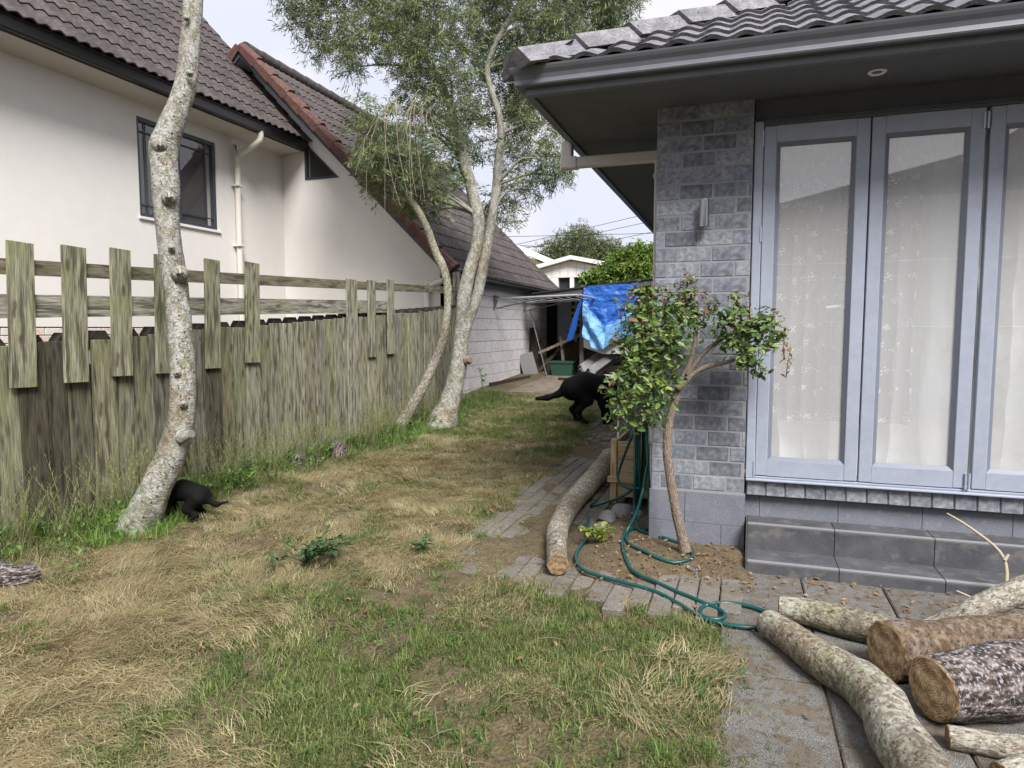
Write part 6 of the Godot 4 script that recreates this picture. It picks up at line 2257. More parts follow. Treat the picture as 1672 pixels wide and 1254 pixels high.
func make_logs() -> void:
	# the log lying along the path
	var lg := log_thing("pale curved log lying along the brick path beside the planter", [[Vector3(-0.859, 0.056, -3.266), Vector3(-0.946, 0.06, -3.556), Vector3(-1.025, 0.065, -3.935), Vector3(-1.062, 0.072, -4.383), Vector3(-1.073, 0.08, -4.909), Vector3(-1.077, 0.09, -5.488), Vector3(-1.089, 0.095, -5.993)], [0.055, 0.059, 0.063, 0.07, 0.079, 0.088, 0.093]], M.bark_log, M.sawn_grey, 0.12)
	scar(lg, Vector3(-0.911, 0.115, -3.41), Vector3(0, 0.8, 1), 0.02)
	# heap in front of the steps
	log_thing("long thin pale log at the back of the pile, nearest the steps", [[Vector3(0.177, 0.065, -3.031), Vector3(0.268, 0.065, -3.022), Vector3(0.381, 0.065, -2.983), Vector3(0.488, 0.065, -2.947), Vector3(0.572, 0.065, -2.928), Vector3(0.684, 0.06, -2.955), Vector3(0.818, 0.06, -2.989), Vector3(0.996, 0.05, -3.038)], [0.05, 0.056, 0.06, 0.06, 0.056, 0.048, 0.042, 0.038]], M.bark_log, M.sawn_grey, 0.14)
	log_thing("thick pale curved log at the front of the pile", [[Vector3(0.134, 0.062, -2.864), Vector3(0.213, 0.064, -2.725), Vector3(0.289, 0.07, -2.585), Vector3(0.359, 0.07, -2.493), Vector3(0.41, 0.076, -2.406), Vector3(0.444, 0.078, -2.291), Vector3(0.452, 0.08, -2.119), Vector3(0.477, 0.08, -1.992), Vector3(0.517, 0.08, -1.816)], [0.056, 0.06, 0.064, 0.068, 0.074, 0.078, 0.078, 0.077, 0.077]], M.bark_log, M.sawn_grey, 0.14)
	log_thing("smooth brown log with a freshly sawn end in the middle of the pile", [[Vector3(0.516, 0.1, -2.656), Vector3(0.632, 0.1, -2.72), Vector3(0.769, 0.1, -2.807), Vector3(0.962, 0.1, -2.935), Vector3(1.263, 0.1, -3.127)], [0.103, 0.098, 0.09, 0.08, 0.07]], M.bark_brown, M.sawn, 0.1)
	log_thing("thick dark rough-barked log with a brown sawn end", [[Vector3(0.597, 0.115, -2.379), Vector3(0.711, 0.115, -2.448), Vector3(0.834, 0.115, -2.522), Vector3(1.001, 0.115, -2.62), Vector3(1.31, 0.115, -2.803)], [0.1, 0.11, 0.118, 0.125, 0.13]], M.bark_rough, M.sawn, 0.12)
	log_thing("short spotted branch piece lying before the dark log", [[Vector3(0.613, 0.036, -2.257), Vector3(0.693, 0.036, -2.253), Vector3(0.785, 0.036, -2.253), Vector3(0.919, 0.036, -2.298)], [0.033, 0.036, 0.038, 0.036]], M.bark_log, M.sawn_grey, 0.12)
	log_thing("small spotted branch piece at the front corner of the pile", [[Vector3(0.702, 0.03, -2.118), Vector3(0.812, 0.03, -2.2), Vector3(0.939, 0.03, -2.273)], [0.03, 0.03, 0.028]], M.bark_log, M.sawn_grey, 0.12)
	# raised grey branch with twigs
	var tr := [[Vector3(0.661, 0.06, -2.947), Vector3(0.754, 0.08, -2.99), Vector3(0.847, 0.12, -3.033), Vector3(0.963, 0.17, -3.084), Vector3(1.057, 0.21, -3.129), Vector3(1.152, 0.25, -3.175), Vector3(1.301, 0.31, -3.256)], [0.038, 0.042, 0.046, 0.048, 0.048, 0.045, 0.04]]
	var t := log_thing("grey mottled branch rising from the back of the pile", tr, M.bark_log, M.sawn_grey, 0.1)
	for q in [[[Vector3(1.136, 0.081, -3.483), Vector3(1.147, 0.163, -3.517), Vector3(1.138, 0.224, -3.542), Vector3(1.102, 0.272, -3.557), Vector3(1.042, 0.319, -3.564), Vector3(0.976, 0.365, -3.568), Vector3(0.917, 0.399, -3.574)], [0.00952, 0.00822, 0.00828, 0.00695, 0.007, 0.00564, 0.00355]], [[Vector3(1.138, 0.215, -3.527), Vector3(1.156, 0.242, -3.536)], [0.00824, 0.0055]], [[Vector3(1.021, 0.05, -3.367), Vector3(0.971, 0.092, -3.328), Vector3(0.893, 0.136, -3.279)], [0.00532, 0.00527, 0.00392]], [[Vector3(1.056, 0.064, -3.38), Vector3(1.034, 0.124, -3.378)], [0.00532, 0.00399]], [[Vector3(1.112, 0.071, -3.347), Vector3(1.17, 0.096, -3.263)], [0.00653, 0.00505]]]:
		stem(t, "twig", q, M.twig_pale, 0.05, 0.0, 6)
	# half-buried wood by the fence
	log_thing("weathered dark log end lying in the weeds at the picture's edge", [[Vector3(-3.217, 0.07, -2.282), Vector3(-3.263, 0.075, -2.193), Vector3(-3.75, 0.08, -2.25)], [0.055, 0.07, 0.08]], M.bark_rough, M.sawn_grey, 0.25)
	for q in [[Vector3(-3.683, 0.08, -5.627), "rotten stump among the weeds nearer the leaning stem"], [Vector3(-3.666, 0.07, -4.988), "rotten stump among the weeds nearer the pale trunk"]]:
		var b := MB.new()
		var p: Vector3 = q[0]
		b.tube(smooth([[p - Vector3(0, 0.12, 0), p, p + Vector3(0.02, 0.09, 0)], [0.13, 0.11, 0.07]], 0.04)[0], [0.12, 0.11, 0.1, 0.088, 0.075, 0.065, 0.055, 0.05].slice(0, smooth([[p - Vector3(0, 0.12, 0), p, p + Vector3(0.02, 0.09, 0)], [0.13, 0.11, 0.07]], 0.04)[0].size()), 14, 2.0, false, true, 0.6, rough_noise_big())
		solid("tree_stump", b, M.bark_rough, q[1], "stump", p - Vector3(0, 0.1, 0))


# ---- lamp, hose, planter ----------------------------------------------------
func make_garden_things() -> void:
	var b := MB.new()
	var lp := Vector3(-0.213, 1.872, -3.86)
	var lamp := thing("wall_lamp", "brushed steel cylinder lamp on the brick wall beside the doors", "lamp", lp)
	b.tube([lp - Vector3(0, 0.074, 0), lp - Vector3(0, 0.072, 0), lp + Vector3(0, 0.072, 0), lp + Vector3(0, 0.074, 0)], [0.024, 0.026, 0.026, 0.024], 20)
	part("cylinder", b, M.steel, lamp)
	b = MB.new()
	b.box(lp + Vector3(-0.02, -0.03, -0.05), lp + Vector3(0.02, 0.03, -0.02), 0.003)
	part("mount", b, M.steel, lamp)
	for y in [-0.058, 0.062]:
		b = MB.new()
		b.tube([lp + Vector3(0, y - 0.002, 0), lp + Vector3(0, y + 0.002, 0)], [0.0268, 0.0268], 20)
		part("ring", b, M.steel, lamp)
	var dl := thing("downlight", "small round white downlight set in the dark soffit", "lamp", Vector3(0.57, 2.46, -3.7))
	b = MB.new()
	for k in 20:
		var a := Vector3(cos(TAU * k / 20), 0, sin(TAU * k / 20))
		var c := Vector3(cos(TAU * (k + 1) / 20), 0, sin(TAU * (k + 1) / 20))
		var o := Vector3(0.57, 2.456, -3.7)
		b.poly([o + a * 0.042 + Vector3(0, 0.004, 0), o + c * 0.042 + Vector3(0, 0.004, 0), o + c * 0.036 - Vector3(0, 0.002, 0), o + a * 0.036 - Vector3(0, 0.002, 0)], a + Vector3(0, -1, 0))
		b.poly([o + a * 0.036 - Vector3(0, 0.002, 0), o + c * 0.036 - Vector3(0, 0.002, 0), o + c * 0.022 + Vector3(0, 0.003, 0), o + a * 0.022 + Vector3(0, 0.003, 0)], Vector3(0, -1, 0))
	part("trim_ring", b, M.white_paint, dl)
	b = MB.new()
	b.tube([Vector3(0.57, 2.4585, -3.7), Vector3(0.57, 2.4595, -3.7)], [0.022, 0.022], 16)
	part("lens", b, M.galv, dl)
	# timber planter beside the house wall
	var pz := -4.73
	var pl := thing("timber_planter", "small pale timber planter box beside the brick house corner", "planter", Vector3(-0.73, 0, -4.9))
	for q in [[-0.862, -0.818, 0.04, 0.475], [-0.585, -0.56, 0.04, 0.46]]:
		b = MB.new()
		b.uo = Vector2(rng.randf(), rng.randf())
		b.box(Vector3(q[0], q[2] - 0.02, pz - 0.04), Vector3(q[1], q[3], pz + 0.012), 0.003)
		part("post", b, M.pine, pl)
	for q in [[0.335, 0.46, 0.0], [0.2, 0.331, 0.0], [0.065, 0.196, -0.004]]:
		b = MB.new()
		b.grain = 0
		b.uo = Vector2(rng.randf() * 2, rng.randf())
		b.box(Vector3(-0.815, q[0], pz - 0.025), Vector3(-0.588, q[1], pz + q[2]), 0.003)
		part("board", b, M.pine, pl)
		b = MB.new()
		b.grain = 2
		b.uo = Vector2(rng.randf() * 2, rng.randf())
		b.box(Vector3(-0.845, q[0], pz - 0.6), Vector3(-0.822, q[1], pz - 0.042), 0.003)
		part("board", b, M.pine, pl)
	b = MB.new()
	b.grain = 0
	b.box(Vector3(-0.88, 0.17, pz + 0.013), Vector3(-0.56, 0.215, pz + 0.03), 0.003)
	part("rail", b, M.pine, pl)
	b = MB.new()
	b.box(Vector3(-0.82, 0.1, pz - 0.58), Vector3(-0.59, 0.42, pz - 0.03))
	part("soil", b, M.earth, pl)
	# white stakes standing in it
	for q in [[-0.823, "thin white stake standing at the outer edge of the planter"], [-0.6, "thin white stake standing at the wall side of the planter"]]:
		b = MB.new()
		b.box(Vector3(q[0] - 0.007, 0.38, pz - 0.07), Vector3(q[0] + 0.007, 0.95, pz - 0.056), 0.002)
		solid("white_stake", b, M.white_paint, q[1], "stake", Vector3(q[0], 0.38, pz - 0.06))
	make_hose()
	# rubble beside the planter
	var stones := [[Vector3(-0.73, 0.05, -4.354), 0.09, "pale concrete lump lying before the planter"], [Vector3(-0.801, 0.04, -4.261), 0.07, "low grey stone slab beside the pale concrete lump"], [Vector3(-0.807, 0.03, -4.052), 0.06, "small grey stone at the edge of the path"], [Vector3(-0.62, 0.05, -4.361), 0.04, "little pale stone under the hanging hose"]]
	for q in stones:
		b = MB.new()
		var r: float = q[1]
		var pts := []
		var rad := []
		for i in 6:
			var u := i / 5.0
			pts.append(q[0] + Vector3(0.1 * r * i, -0.6 * r + r * 1.0 * u, -0.16 * r * i))
			rad.append(r * (0.9 * sqrt(maxf(0.03, 1.0 - pow(absf(u - 0.25) / 0.78, 2.0)))))
		b.tube(pts, rad, 9, 2.0, true, true, 0.5, rough_noise_big())
		solid("stone", b, M.cement, q[2], "stone", q[0] - Vector3(0, r * 0.5, 0), "stones beside the planter")
	# grey hose fitting left on the paving
	var hp := Vector3(-0.206, 0.015, -3.514)
	b = MB.new()
	b.tube([hp + Vector3(-0.025, 0.004, 0), hp + Vector3(0.025, 0.004, 0.005)], [0.008, 0.008], 8)
	b.tube([hp + Vector3(-0.02, 0.004, 0), hp + Vector3(-0.008, 0.004, 0)], [0.014, 0.014], 8)
	b.tube([hp + Vector3(0.01, 0.004, 0), hp + Vector3(0.022, 0.004, 0)], [0.014, 0.014], 8)
	solid("hose_fitting", b, plain(Color(0.35, 0.38, 0.48), 0.5), "small blue-grey hose fitting lying on the paving before the steps", "fitting", hp)


func make_hose() -> void:
	var h := thing("garden_hose", "long dark green garden hose looped by the planter and trailing over the paving", "hose", Vector3(-0.6, 0.0, -4.5))
	var hook := Vector3(-0.64, 0.62, -4.6)
	var r := 0.0095
	var runs := []
	# runs over the ground
	runs.append([Vector3(-0.53, 0.42, -4.142), Vector3(-0.535, 0.3, -4), Vector3(-0.57, 0.16, -3.959), Vector3(-0.618, 0.06, -3.906), Vector3(-0.611, 0.02, -3.742), Vector3(-0.551, 0.02, -3.498), Vector3(-0.466, 0.02, -3.356), Vector3(-0.373, 0.02, -3.283), Vector3(-0.262, 0.02, -3.189), Vector3(-0.195, 0.02, -3.142), Vector3(-0.132, 0.02, -3.089), Vector3(-0.062, 0.02, -3.035), Vector3(-0.04, 0.02, -2.975), Vector3(-0.069, 0.02, -2.933), Vector3(-0.124, 0.02, -2.934), Vector3(-0.145, 0.02, -2.98), Vector3(-0.131, 0.02, -3.054), Vector3(-0.054, 0.02, -3.123), Vector3(0.037, 0.02, -3.125), Vector3(0.113, 0.02, -3.088), Vector3(0.185, 0.02, -3.012)])
	runs.append([Vector3(-0.907, 0.06, -4.195), Vector3(-0.88, 0.018, -4.07), Vector3(-0.838, 0.018, -3.849), Vector3(-0.841, 0.018, -3.67), Vector3(-0.82, 0.018, -3.493), Vector3(-0.746, 0.018, -3.341), Vector3(-0.637, 0.018, -3.277), Vector3(-0.494, 0.018, -3.222), Vector3(-0.358, 0.018, -3.162), Vector3(-0.245, 0.018, -3.056), Vector3(-0.161, 0.018, -2.959), Vector3(-0.093, 0.018, -2.91), Vector3(0.015, 0.018, -2.891), Vector3(0.121, 0.018, -2.908), Vector3(0.215, 0.018, -2.916)])
	runs.append([Vector3(-0.677, 0.62, -4.577), Vector3(-0.616, 0.4, -4.217), Vector3(-0.608, 0.14, -4.169), Vector3(-0.564, 0.06, -4.028), Vector3(-0.48, 0.02, -3.939), Vector3(-0.34, 0.02, -3.868), Vector3(-0.261, 0.02, -3.804), Vector3(-0.224, 0.02, -3.689), Vector3(-0.232, 0.02, -3.586), Vector3(-0.308, 0.02, -3.531), Vector3(-0.404, 0.02, -3.547), Vector3(-0.495, 0.02, -3.618), Vector3(-0.587, 0.02, -3.761), Vector3(-0.613, 0.02, -3.969), Vector3(-0.568, 0.02, -4.061), Vector3(-0.504, 0.07, -4.013), Vector3(-0.517, 0.15, -4.161), Vector3(-0.539, 0.4, -4.243), Vector3(-0.601, 0.6, -4.597)])
	# hanging loops: (x offset, depth of the loop, half width)
	for q in [[-0.02, 0.55, 0.012, 0.0], [0.0, 0.5, 0.02, 0.02], [0.015, 0.36, 0.03, 0.035], [-0.005, 0.52, 0.025, -0.02], [0.02, 0.46, 0.015, 0.05]]:
		var pts := []
		for k in 17:
			var a := PI * k / 16.0
			var lim := 1.0 - pow(absf(cos(a)), 6.0)
			pts.append(hook + Vector3(q[0] - q[2] * cos(a), -q[1] * pow(sin(a), 0.6) * 1.0 if lim > 0.0 else 0.0, q[3] + 0.02 * cos(a)))
		runs.append(pts)
	runs.append([hook + Vector3(-0.01, 0, 0.04), hook + Vector3(-0.05, -0.1, 0.07), Vector3(-0.776, 0.295, -4.6), Vector3(-0.78, 0.213, -4.58), Vector3(-0.713, 0.172, -4.56), Vector3(-0.629, 0.18, -4.55), Vector3(-0.559, 0.188, -4.54)])
	runs.append([Vector3(-0.617, 0.263, -4.6), Vector3(-0.677, 0.166, -4.6), Vector3(-0.773, 0.094, -4.6), Vector3(-0.87, 0.047, -4.62), Vector3(-0.978, 0.011, -4.62), Vector3(-0.96, 0.03, -4.7)])
	var b := MB.new()
	for p in runs:
		var s := smooth([p, even(p.size(), r)], 0.035)
		for k in s[0].size():
			s[0][k].y = maxf(s[0][k].y, maxf(gy(s[0][k].x, s[0][k].z), 0.006) + 0.0085)
		b.tube(s[0], s[1], 8)
	part("tubing", b, M.hose, h)
	b = MB.new()
	b.tube([hook + Vector3(-0.005, -0.02, 0.07), hook + Vector3(-0.005, 0.005, 0.07)], [0.019, 0.019], 12)
	part("connector", b, M.orange, h)
	b = MB.new()
	b.tube([hook + Vector3(-0.002, -0.1, 0.07), hook + Vector3(-0.004, -0.022, 0.07)], [0.01, 0.016], 10)
	part("nozzle", b, plain(Color(0.04, 0.07, 0.12), 0.4), h)
	b = MB.new()
	b.tube(smooth([[Vector3(-0.5, 0.66, -4.6), Vector3(-0.58, 0.66, -4.6), hook + Vector3(0, 0.02, 0), hook + Vector3(0, 0.02, 0.08), hook + Vector3(0, 0.06, 0.1)], even(5, 0.008)], 0.03)[0], even(40, 0.008).slice(0, smooth([[Vector3(-0.5, 0.66, -4.6), Vector3(-0.58, 0.66, -4.6), hook + Vector3(0, 0.02, 0), hook + Vector3(0, 0.02, 0.08), hook + Vector3(0, 0.06, 0.1)], even(5, 0.008)], 0.03)[0].size()), 8)
	part("wall_hook", b, M.galv, h)


# ---- dogs -----------------------------------------------------------------
func make_dogs() -> void:
	# local axes: +x is forwards, y up
	var V := func(x: float, y: float, z: float) -> Vector3: return Vector3(x, y, z)
	# large dog squatting side on: arched back, head low to the right
	var bones := [
		[V.call(-0.15, 0.41, 0), V.call(0.0, 0.47, 0), 0.145, 0.135], [V.call(0.0, 0.47, 0), V.call(0.2, 0.42, 0), 0.135, 0.15], [V.call(0.2, 0.42, 0), V.call(0.3, 0.41, 0), 0.15, 0.115],
		[V.call(0.05, 0.44, 0), V.call(0.2, 0.36, 0), 0.07, 0.1],
		[V.call(0.28, 0.46, 0), V.call(0.42, 0.44, 0), 0.075, 0.062], [V.call(0.42, 0.44, 0), V.call(0.47, 0.42, 0), 0.072, 0.066], [V.call(0.48, 0.405, 0), V.call(0.56, 0.37, 0), 0.045, 0.034],
		[V.call(0.44, 0.47, 0.05), V.call(0.43, 0.4, 0.085), 0.02, 0.014], [V.call(0.44, 0.47, -0.05), V.call(0.43, 0.4, -0.085), 0.02, 0.014],
		[V.call(-0.24, 0.4, 0), V.call(-0.33, 0.34, 0.0), 0.05, 0.034], [V.call(-0.33, 0.34, 0), V.call(-0.45, 0.30, 0.0), 0.034, 0.03], [V.call(-0.45, 0.3, 0), V.call(-0.58, 0.29, 0), 0.032, 0.024],
	]
	for s in [-1.0, 1.0]:
		var z: float = 0.075 * s
		var o: float = 0.03 * s
		bones.append([V.call(-0.16, 0.4, z * 0.9), V.call(-0.0 + o, 0.27, z * 1.15), 0.095, 0.052])
		bones.append([V.call(-0.0 + o, 0.27, z * 1.15), V.call(-0.12 + o, 0.15, z * 1.15), 0.05, 0.03])
		bones.append([V.call(-0.12 + o, 0.15, z * 1.15), V.call(-0.065 + o, 0.025, z * 1.15), 0.028, 0.022])
		bones.append([V.call(-0.065 + o, 0.02, z * 1.15), V.call(-0.005 + o, 0.018, z * 1.2), 0.024, 0.02])
		bones.append([V.call(0.25, 0.38, z), V.call(0.22 - o, 0.24, z * 1.1), 0.07, 0.04])
		bones.append([V.call(0.22 - o, 0.24, z * 1.1), V.call(0.25 - o, 0.1, z * 1.1), 0.036, 0.026])
		bones.append([V.call(0.25 - o, 0.1, z * 1.1), V.call(0.26 - o, 0.02, z * 1.1), 0.025, 0.022])
		bones.append([V.call(0.26 - o, 0.018, z * 1.1), V.call(0.31 - o, 0.016, z * 1.1), 0.024, 0.018])
	var at := Vector3(-1.877, 0.06, -8.444)
	var dog := thing("large_black_dog", "large black dog squatting side on, tail out, beyond the corner shrub", "dog", at)
	dog.rotation.y = deg_to_rad(18.0)
	dog.scale = Vector3.ONE * 1.06
	put("body", body(bones, 0.0125, 0.045).mesh(), M.fur, dog)
	var b := body([[V.call(0.55, 0.365, 0), V.call(0.585, 0.355, 0), 0.03, 0.026], [V.call(0.53, 0.365, 0), V.call(0.56, 0.352, 0), 0.022, 0.02]], 0.007, 0.02)
	put("muzzle", b.mesh(), M.fur_white, dog)
	b = MB.new()
	for s in [-1.0, 1.0]:
		b.tube([V.call(0.5, 0.445, 0.046 * s), V.call(0.504, 0.446, 0.05 * s)], [0.009, 0.006], 8)
	put("eye", b.mesh(), plain(Color(0.08, 0.05, 0.03), 0.1), dog)
	b = MB.new()
	b.tube([V.call(0.606, 0.365, 0), V.call(0.616, 0.364, 0)], [0.014, 0.01], 8)
	put("nose", b.mesh(), M.rubber, dog)
	b = MB.new()
	var ring := []
	for k in 17:
		ring.append(V.call(0.33, 0.455, 0) + Vector3(0.25 * cos(TAU * k / 16), cos(TAU * k / 16), sin(TAU * k / 16)).normalized() * 0.08)
	b.tube(ring, even(17, 0.01), 6)
	put("collar", b.mesh(), plain(Color(0.35, 0.12, 0.1), 0.6), dog)
	# small dog with its head behind the pale trunk
	var sb := [
		[V.call(-0.08, 0.2, 0), V.call(0.05, 0.235, 0), 0.075, 0.075], [V.call(0.05, 0.235, 0), V.call(0.18, 0.2, 0), 0.075, 0.07], [V.call(0.18, 0.21, 0), V.call(0.27, 0.2, 0), 0.05, 0.045],
		[V.call(0.28, 0.2, 0), V.call(0.31, 0.19, 0), 0.052, 0.045], [V.call(0.32, 0.18, 0), V.call(0.37, 0.165, 0), 0.028, 0.02],
		[V.call(0.27, 0.24, 0.03), V.call(0.27, 0.28, 0.04), 0.016, 0.008], [V.call(0.27, 0.24, -0.03), V.call(0.27, 0.28, -0.04), 0.016, 0.008],
		[V.call(-0.13, 0.16, 0), V.call(-0.2, 0.12, 0.01), 0.028, 0.018], [V.call(-0.2, 0.12, 0.01), V.call(-0.29, 0.14, 0.02), 0.017, 0.008],
	]
	for s in [-1.0, 1.0]:
		var z: float = 0.05 * s
		sb.append([V.call(-0.08, 0.18, z * 0.9), V.call(-0.01, 0.1, z * 1.2), 0.06, 0.034])
		sb.append([V.call(-0.01, 0.1, z * 1.2), V.call(-0.07, 0.05, z * 1.2), 0.032, 0.018])
		sb.append([V.call(-0.07, 0.05, z * 1.2), V.call(-0.04, 0.008, z * 1.2), 0.016, 0.014])
		sb.append([V.call(-0.04, 0.008, z * 1.2), V.call(0.0, 0.006, z * 1.2), 0.014, 0.012])
		sb.append([V.call(0.16, 0.18, z), V.call(0.15, 0.09, z), 0.04, 0.022])
		sb.append([V.call(0.15, 0.09, z), V.call(0.16, 0.01, z), 0.02, 0.014])
		sb.append([V.call(0.16, 0.008, z), V.call(0.19, 0.006, z), 0.014, 0.011])
	at = Vector3(-3.37, 0.008, -3.435)
	at.y = gy(at.x, at.z) - 0.005
	dog = thing("small_black_dog", "small black dog crouching behind the pale trunk, only its rear showing", "dog", at)
	dog.rotation.y = deg_to_rad(18.0 + 180.0)
	dog.scale = Vector3.ONE * 0.84
	put("body", body(sb, 0.0085, 0.03).mesh(), M.fur, dog)
	b = MB.new()
	for s in [-1.0, 1.0]:
		b.tube([V.call(0.325, 0.215, 0.034 * s), V.call(0.328, 0.216, 0.038 * s)], [0.007, 0.005], 8)
	put("eye", b.mesh(), plain(Color(0.08, 0.05, 0.03), 0.1), dog)


# ---- grass ----------------------------------------------------------------
func blade(b: MB, p: Vector3, az: float, lean: float, ln: float, wd: float, segs := 2) -> void:
	var side := Vector3(cos(az), 0, -sin(az))
	var fw := Vector3(sin(az), 0, cos(az))
	var a := p
	var k := b.v.size()
	var ang := lean * 0.35
	for i in segs + 1:
		var t := float(i) / segs
		var w := wd * (1.0 - t * t) * 0.5
		var nn := (Vector3.UP * sin(ang) - fw * cos(ang)).normalized()
		if i == segs:
			b.vert(a, nn, Vector2(0.5, 1))
		else:
			b.vert(a - side * w, nn, Vector2(0, t))
			b.vert(a + side * w, nn, Vector2(1, t))
		a += (Vector3.UP * cos(ang) + fw * sin(ang)) * ln / segs
		ang += lean / segs
	for i in segs - 1:
		var q := k + i * 2
		b.ix.append_array([q, q + 1, q + 2, q + 1, q + 3, q + 2])
	var q := k + (segs - 1) * 2
	b.ix.append_array([q, q + 1, q + 2])


func tuft(n: int, rad: float, l0: float, l1: float, wd: float, lean0: float, lean1: float, segs := 2, mix := true) -> ArrayMesh:
	var b := MB.new()
	for i in n:
		var s := rr(0.5, 1.4)
		b.col = Color(s * rr(0.92, 1.1), s, s * rr(0.85, 1.1))
		if mix and rng.randf() < 0.35:
			b.col = Color(s * 0.5, s * 0.72, s * 0.42) if rng.randf() < 0.5 else Color(s * 1.5, s * 1.25, s * 1.25)
		blade(b, Vector3(rr(-rad, rad), -0.006, rr(-rad, rad)), rr(0, TAU), rr(lean0, lean1), rr(l0, l1), wd * rr(0.7, 1.2), segs)
	return b.mesh()


func combed(n: int) -> ArrayMesh:
	# flattened straw, most stalks lying one way
	var b := MB.new()
	for i in n:
		var s := rr(0.55, 1.45)
		b.col = Color(s * rr(0.95, 1.08), s, s * rr(0.85, 1.1))
		blade(b, Vector3(rr(-0.07, 0.07), rr(0.0, 0.012), rr(-0.07, 0.07)), rng.randfn() * 0.5, rr(1.5, 2.0), rr(0.04, 0.13), rr(0.0018, 0.0034), 2)
	return b.mesh()


func make_grass() -> void:
	var dry := FastNoiseLite.new()
	dry.seed = 21
	dry.frequency = 0.75
	dry.fractal_octaves = 4
	var lawn_root := thing("lawn", "patchy dry lawn of mown grass between fence and path", "grass", Vector3.ZERO)
	lawn_root.set_meta("kind", "stuff")
	var kinds := [tuft(13, 0.035, 0.014, 0.036, 0.0034, 0.7, 2.4), tuft(14, 0.045, 0.016, 0.036, 0.0032, 1.1, 2.4), tuft(12, 0.034, 0.02, 0.05, 0.0038, 0.5, 2.2), combed(22)]
	var xs := [[], [], [], []]
	var cs := [[], [], [], []]
	var tries := 0
	while tries < 95000:
		tries += 1
		# more tufts close by, where single blades can be seen
		var z := -1.1 - 9.6 * pow(rng.randf(), 1.35)
		var x := rr(-4.05, 0.15)
		if x < -1.3 + z * 0.95 - 0.6 or not in_lawn(x + rr(-0.05, 0.05), z):
			continue
		var d := 0.75 * dry.get_noise_2d(x, z) + 0.55 * dry.get_noise_2d(x * 4.0, z * 4.0) + 0.4 * dry.get_noise_2d(x * 13.0, z * 13.0)
		# dry on the open middle and the fence side, greener by the far path and the near centre
		d += -0.1 + 0.24 * smoothstep(-1.2, -2.6, x) - 0.6 * smoothstep(-5.2, -7.5, z) - 0.4 * clampf(1.5 - Vector2(x + 0.7, (z + 2.2) * 0.9).length() / 1.0, 0, 1) - 0.5 * smoothstep(-3.1, -3.6, x)
		if d > 0.3 and rng.randf() < 0.25:
			continue
		# worn bare patches near the patio
		var worn := dry.get_noise_2d(x * 1.6 + 40.0, z * 1.6) + 0.25 * smoothstep(-0.7, 0.0, x)
		if worn > 0.22 and rng.randf() < 0.88:
			continue
		var green := clampf(0.5 - d * 1.05 + rr(-0.52, 0.52), 0, 1)
		var straw := Color(0.62, 0.53, 0.32).lerp(Color(0.26, 0.2, 0.105), rng.randf())
		var gc := Color(0.08, 0.12, 0.03).lerp(Color(0.27, 0.31, 0.1), rng.randf())
		var c := straw.lerp(gc, smoothstep(0.25, 0.75, green)) * rr(0.75, 1.15)
		var k := 0
		var q := rng.randf()
		if green > 0.5:
			k = 2 if q < 0.5 else 0
		else:
			k = 3 if q < (0.38 if x < -1.4 or z < -3.0 else 0.14) else (1 if q < 0.75 else 0)
		var s := rr(0.75, 1.25) * (1.25 if z < -5 else 1.0)
		var yaw := rr(0, TAU)
		if k == 3:
			yaw = 9.0 * dry.get_noise_2d(x * 0.9 + 60.0, z * 0.9) + rng.randfn() * 0.35
			c = c * 1.1
		xs[k].append(Transform3D(Basis.from_euler(Vector3(rr(-0.2, 0.2), yaw, rr(-0.2, 0.2))).scaled(Vector3(s, s * (0.55 if k == 3 else 1.0), s)), Vector3(x, gy(x, z), z)))
		cs[k].append(c)
	for k in 4:
		many(["turf", "matted_turf", "green_turf", "straw"][k], kinds[k], M.blade, xs[k], cs[k], lawn_root)
	# coarser green clumps
	var gx := []
	var gcol := []
	for i in 1500:
		var z := -1.2 - 6.5 * pow(rng.randf(), 1.5)
		var x := rr(-3.6, 0.05)
		if not in_lawn(x, z) or dry.get_noise_2d(x * 2.0 + 9.0, z * 2.0) + 0.3 * smoothstep(-2.2, -0.8, x) < 0.12:
			continue
		var s := rr(0.6, 1.3)
		gx.append(Transform3D(Basis.from_euler(Vector3(rr(-0.2, 0.2), rr(0, TAU), rr(-0.2, 0.2))).scaled(Vector3(s, s * 0.8, s)), Vector3(x, gy(x, z), z)))
		gcol.append(Color(0.07, 0.13, 0.03).lerp(Color(0.2, 0.28, 0.07), rng.randf()))
	many("grass_clump", tuft(24, 0.035, 0.03, 0.085, 0.0046, 0.5, 2.0, 3), M.blade, gx, gcol, lawn_root)
	# clippings strewn over the path and paving
	var strew := []
	var sc := []
	for i in 5200:
		var z := rr(-8.5, -1.2)
		var x := rr(-1.9, 0.9)
		if in_lawn(x, z) or (x > -0.5 and z < -3.6) or (x > 0.1 and rng.randf() < 0.8):
			continue
		if rng.randf() > 0.12 + 0.88 * clampf(1.0 - (x - lawn_edge(z)) / 0.55, 0, 1):
			continue
		strew.append(Transform3D(Basis.from_euler(Vector3(0, rr(0, TAU), 0)).scaled(Vector3(rr(0.5, 1), 0.35, rr(0.5, 1))), Vector3(x, ramp_y(z) + 0.012, z)))
		sc.append(Color(0.3, 0.29, 0.13).lerp(Color(0.13, 0.19, 0.05), rng.randf()) * rr(0.7, 1.1))
	var cl := many("grass_clippings", tuft(11, 0.07, 0.02, 0.07, 0.0028, 1.45, 1.75), M.blade, strew, sc, self)
	tag(cl, "mown grass clippings strewn over the paved path", "clippings")
	# long grass along the fence and round the trunks
	var tall := [tuft(16, 0.06, 0.1, 0.28, 0.0055, 0.4, 2.1, 4), tuft(12, 0.07, 0.07, 0.19, 0.005, 0.6, 2.3, 4)]
	var tx := [[], []]
	var tc := [[], []]
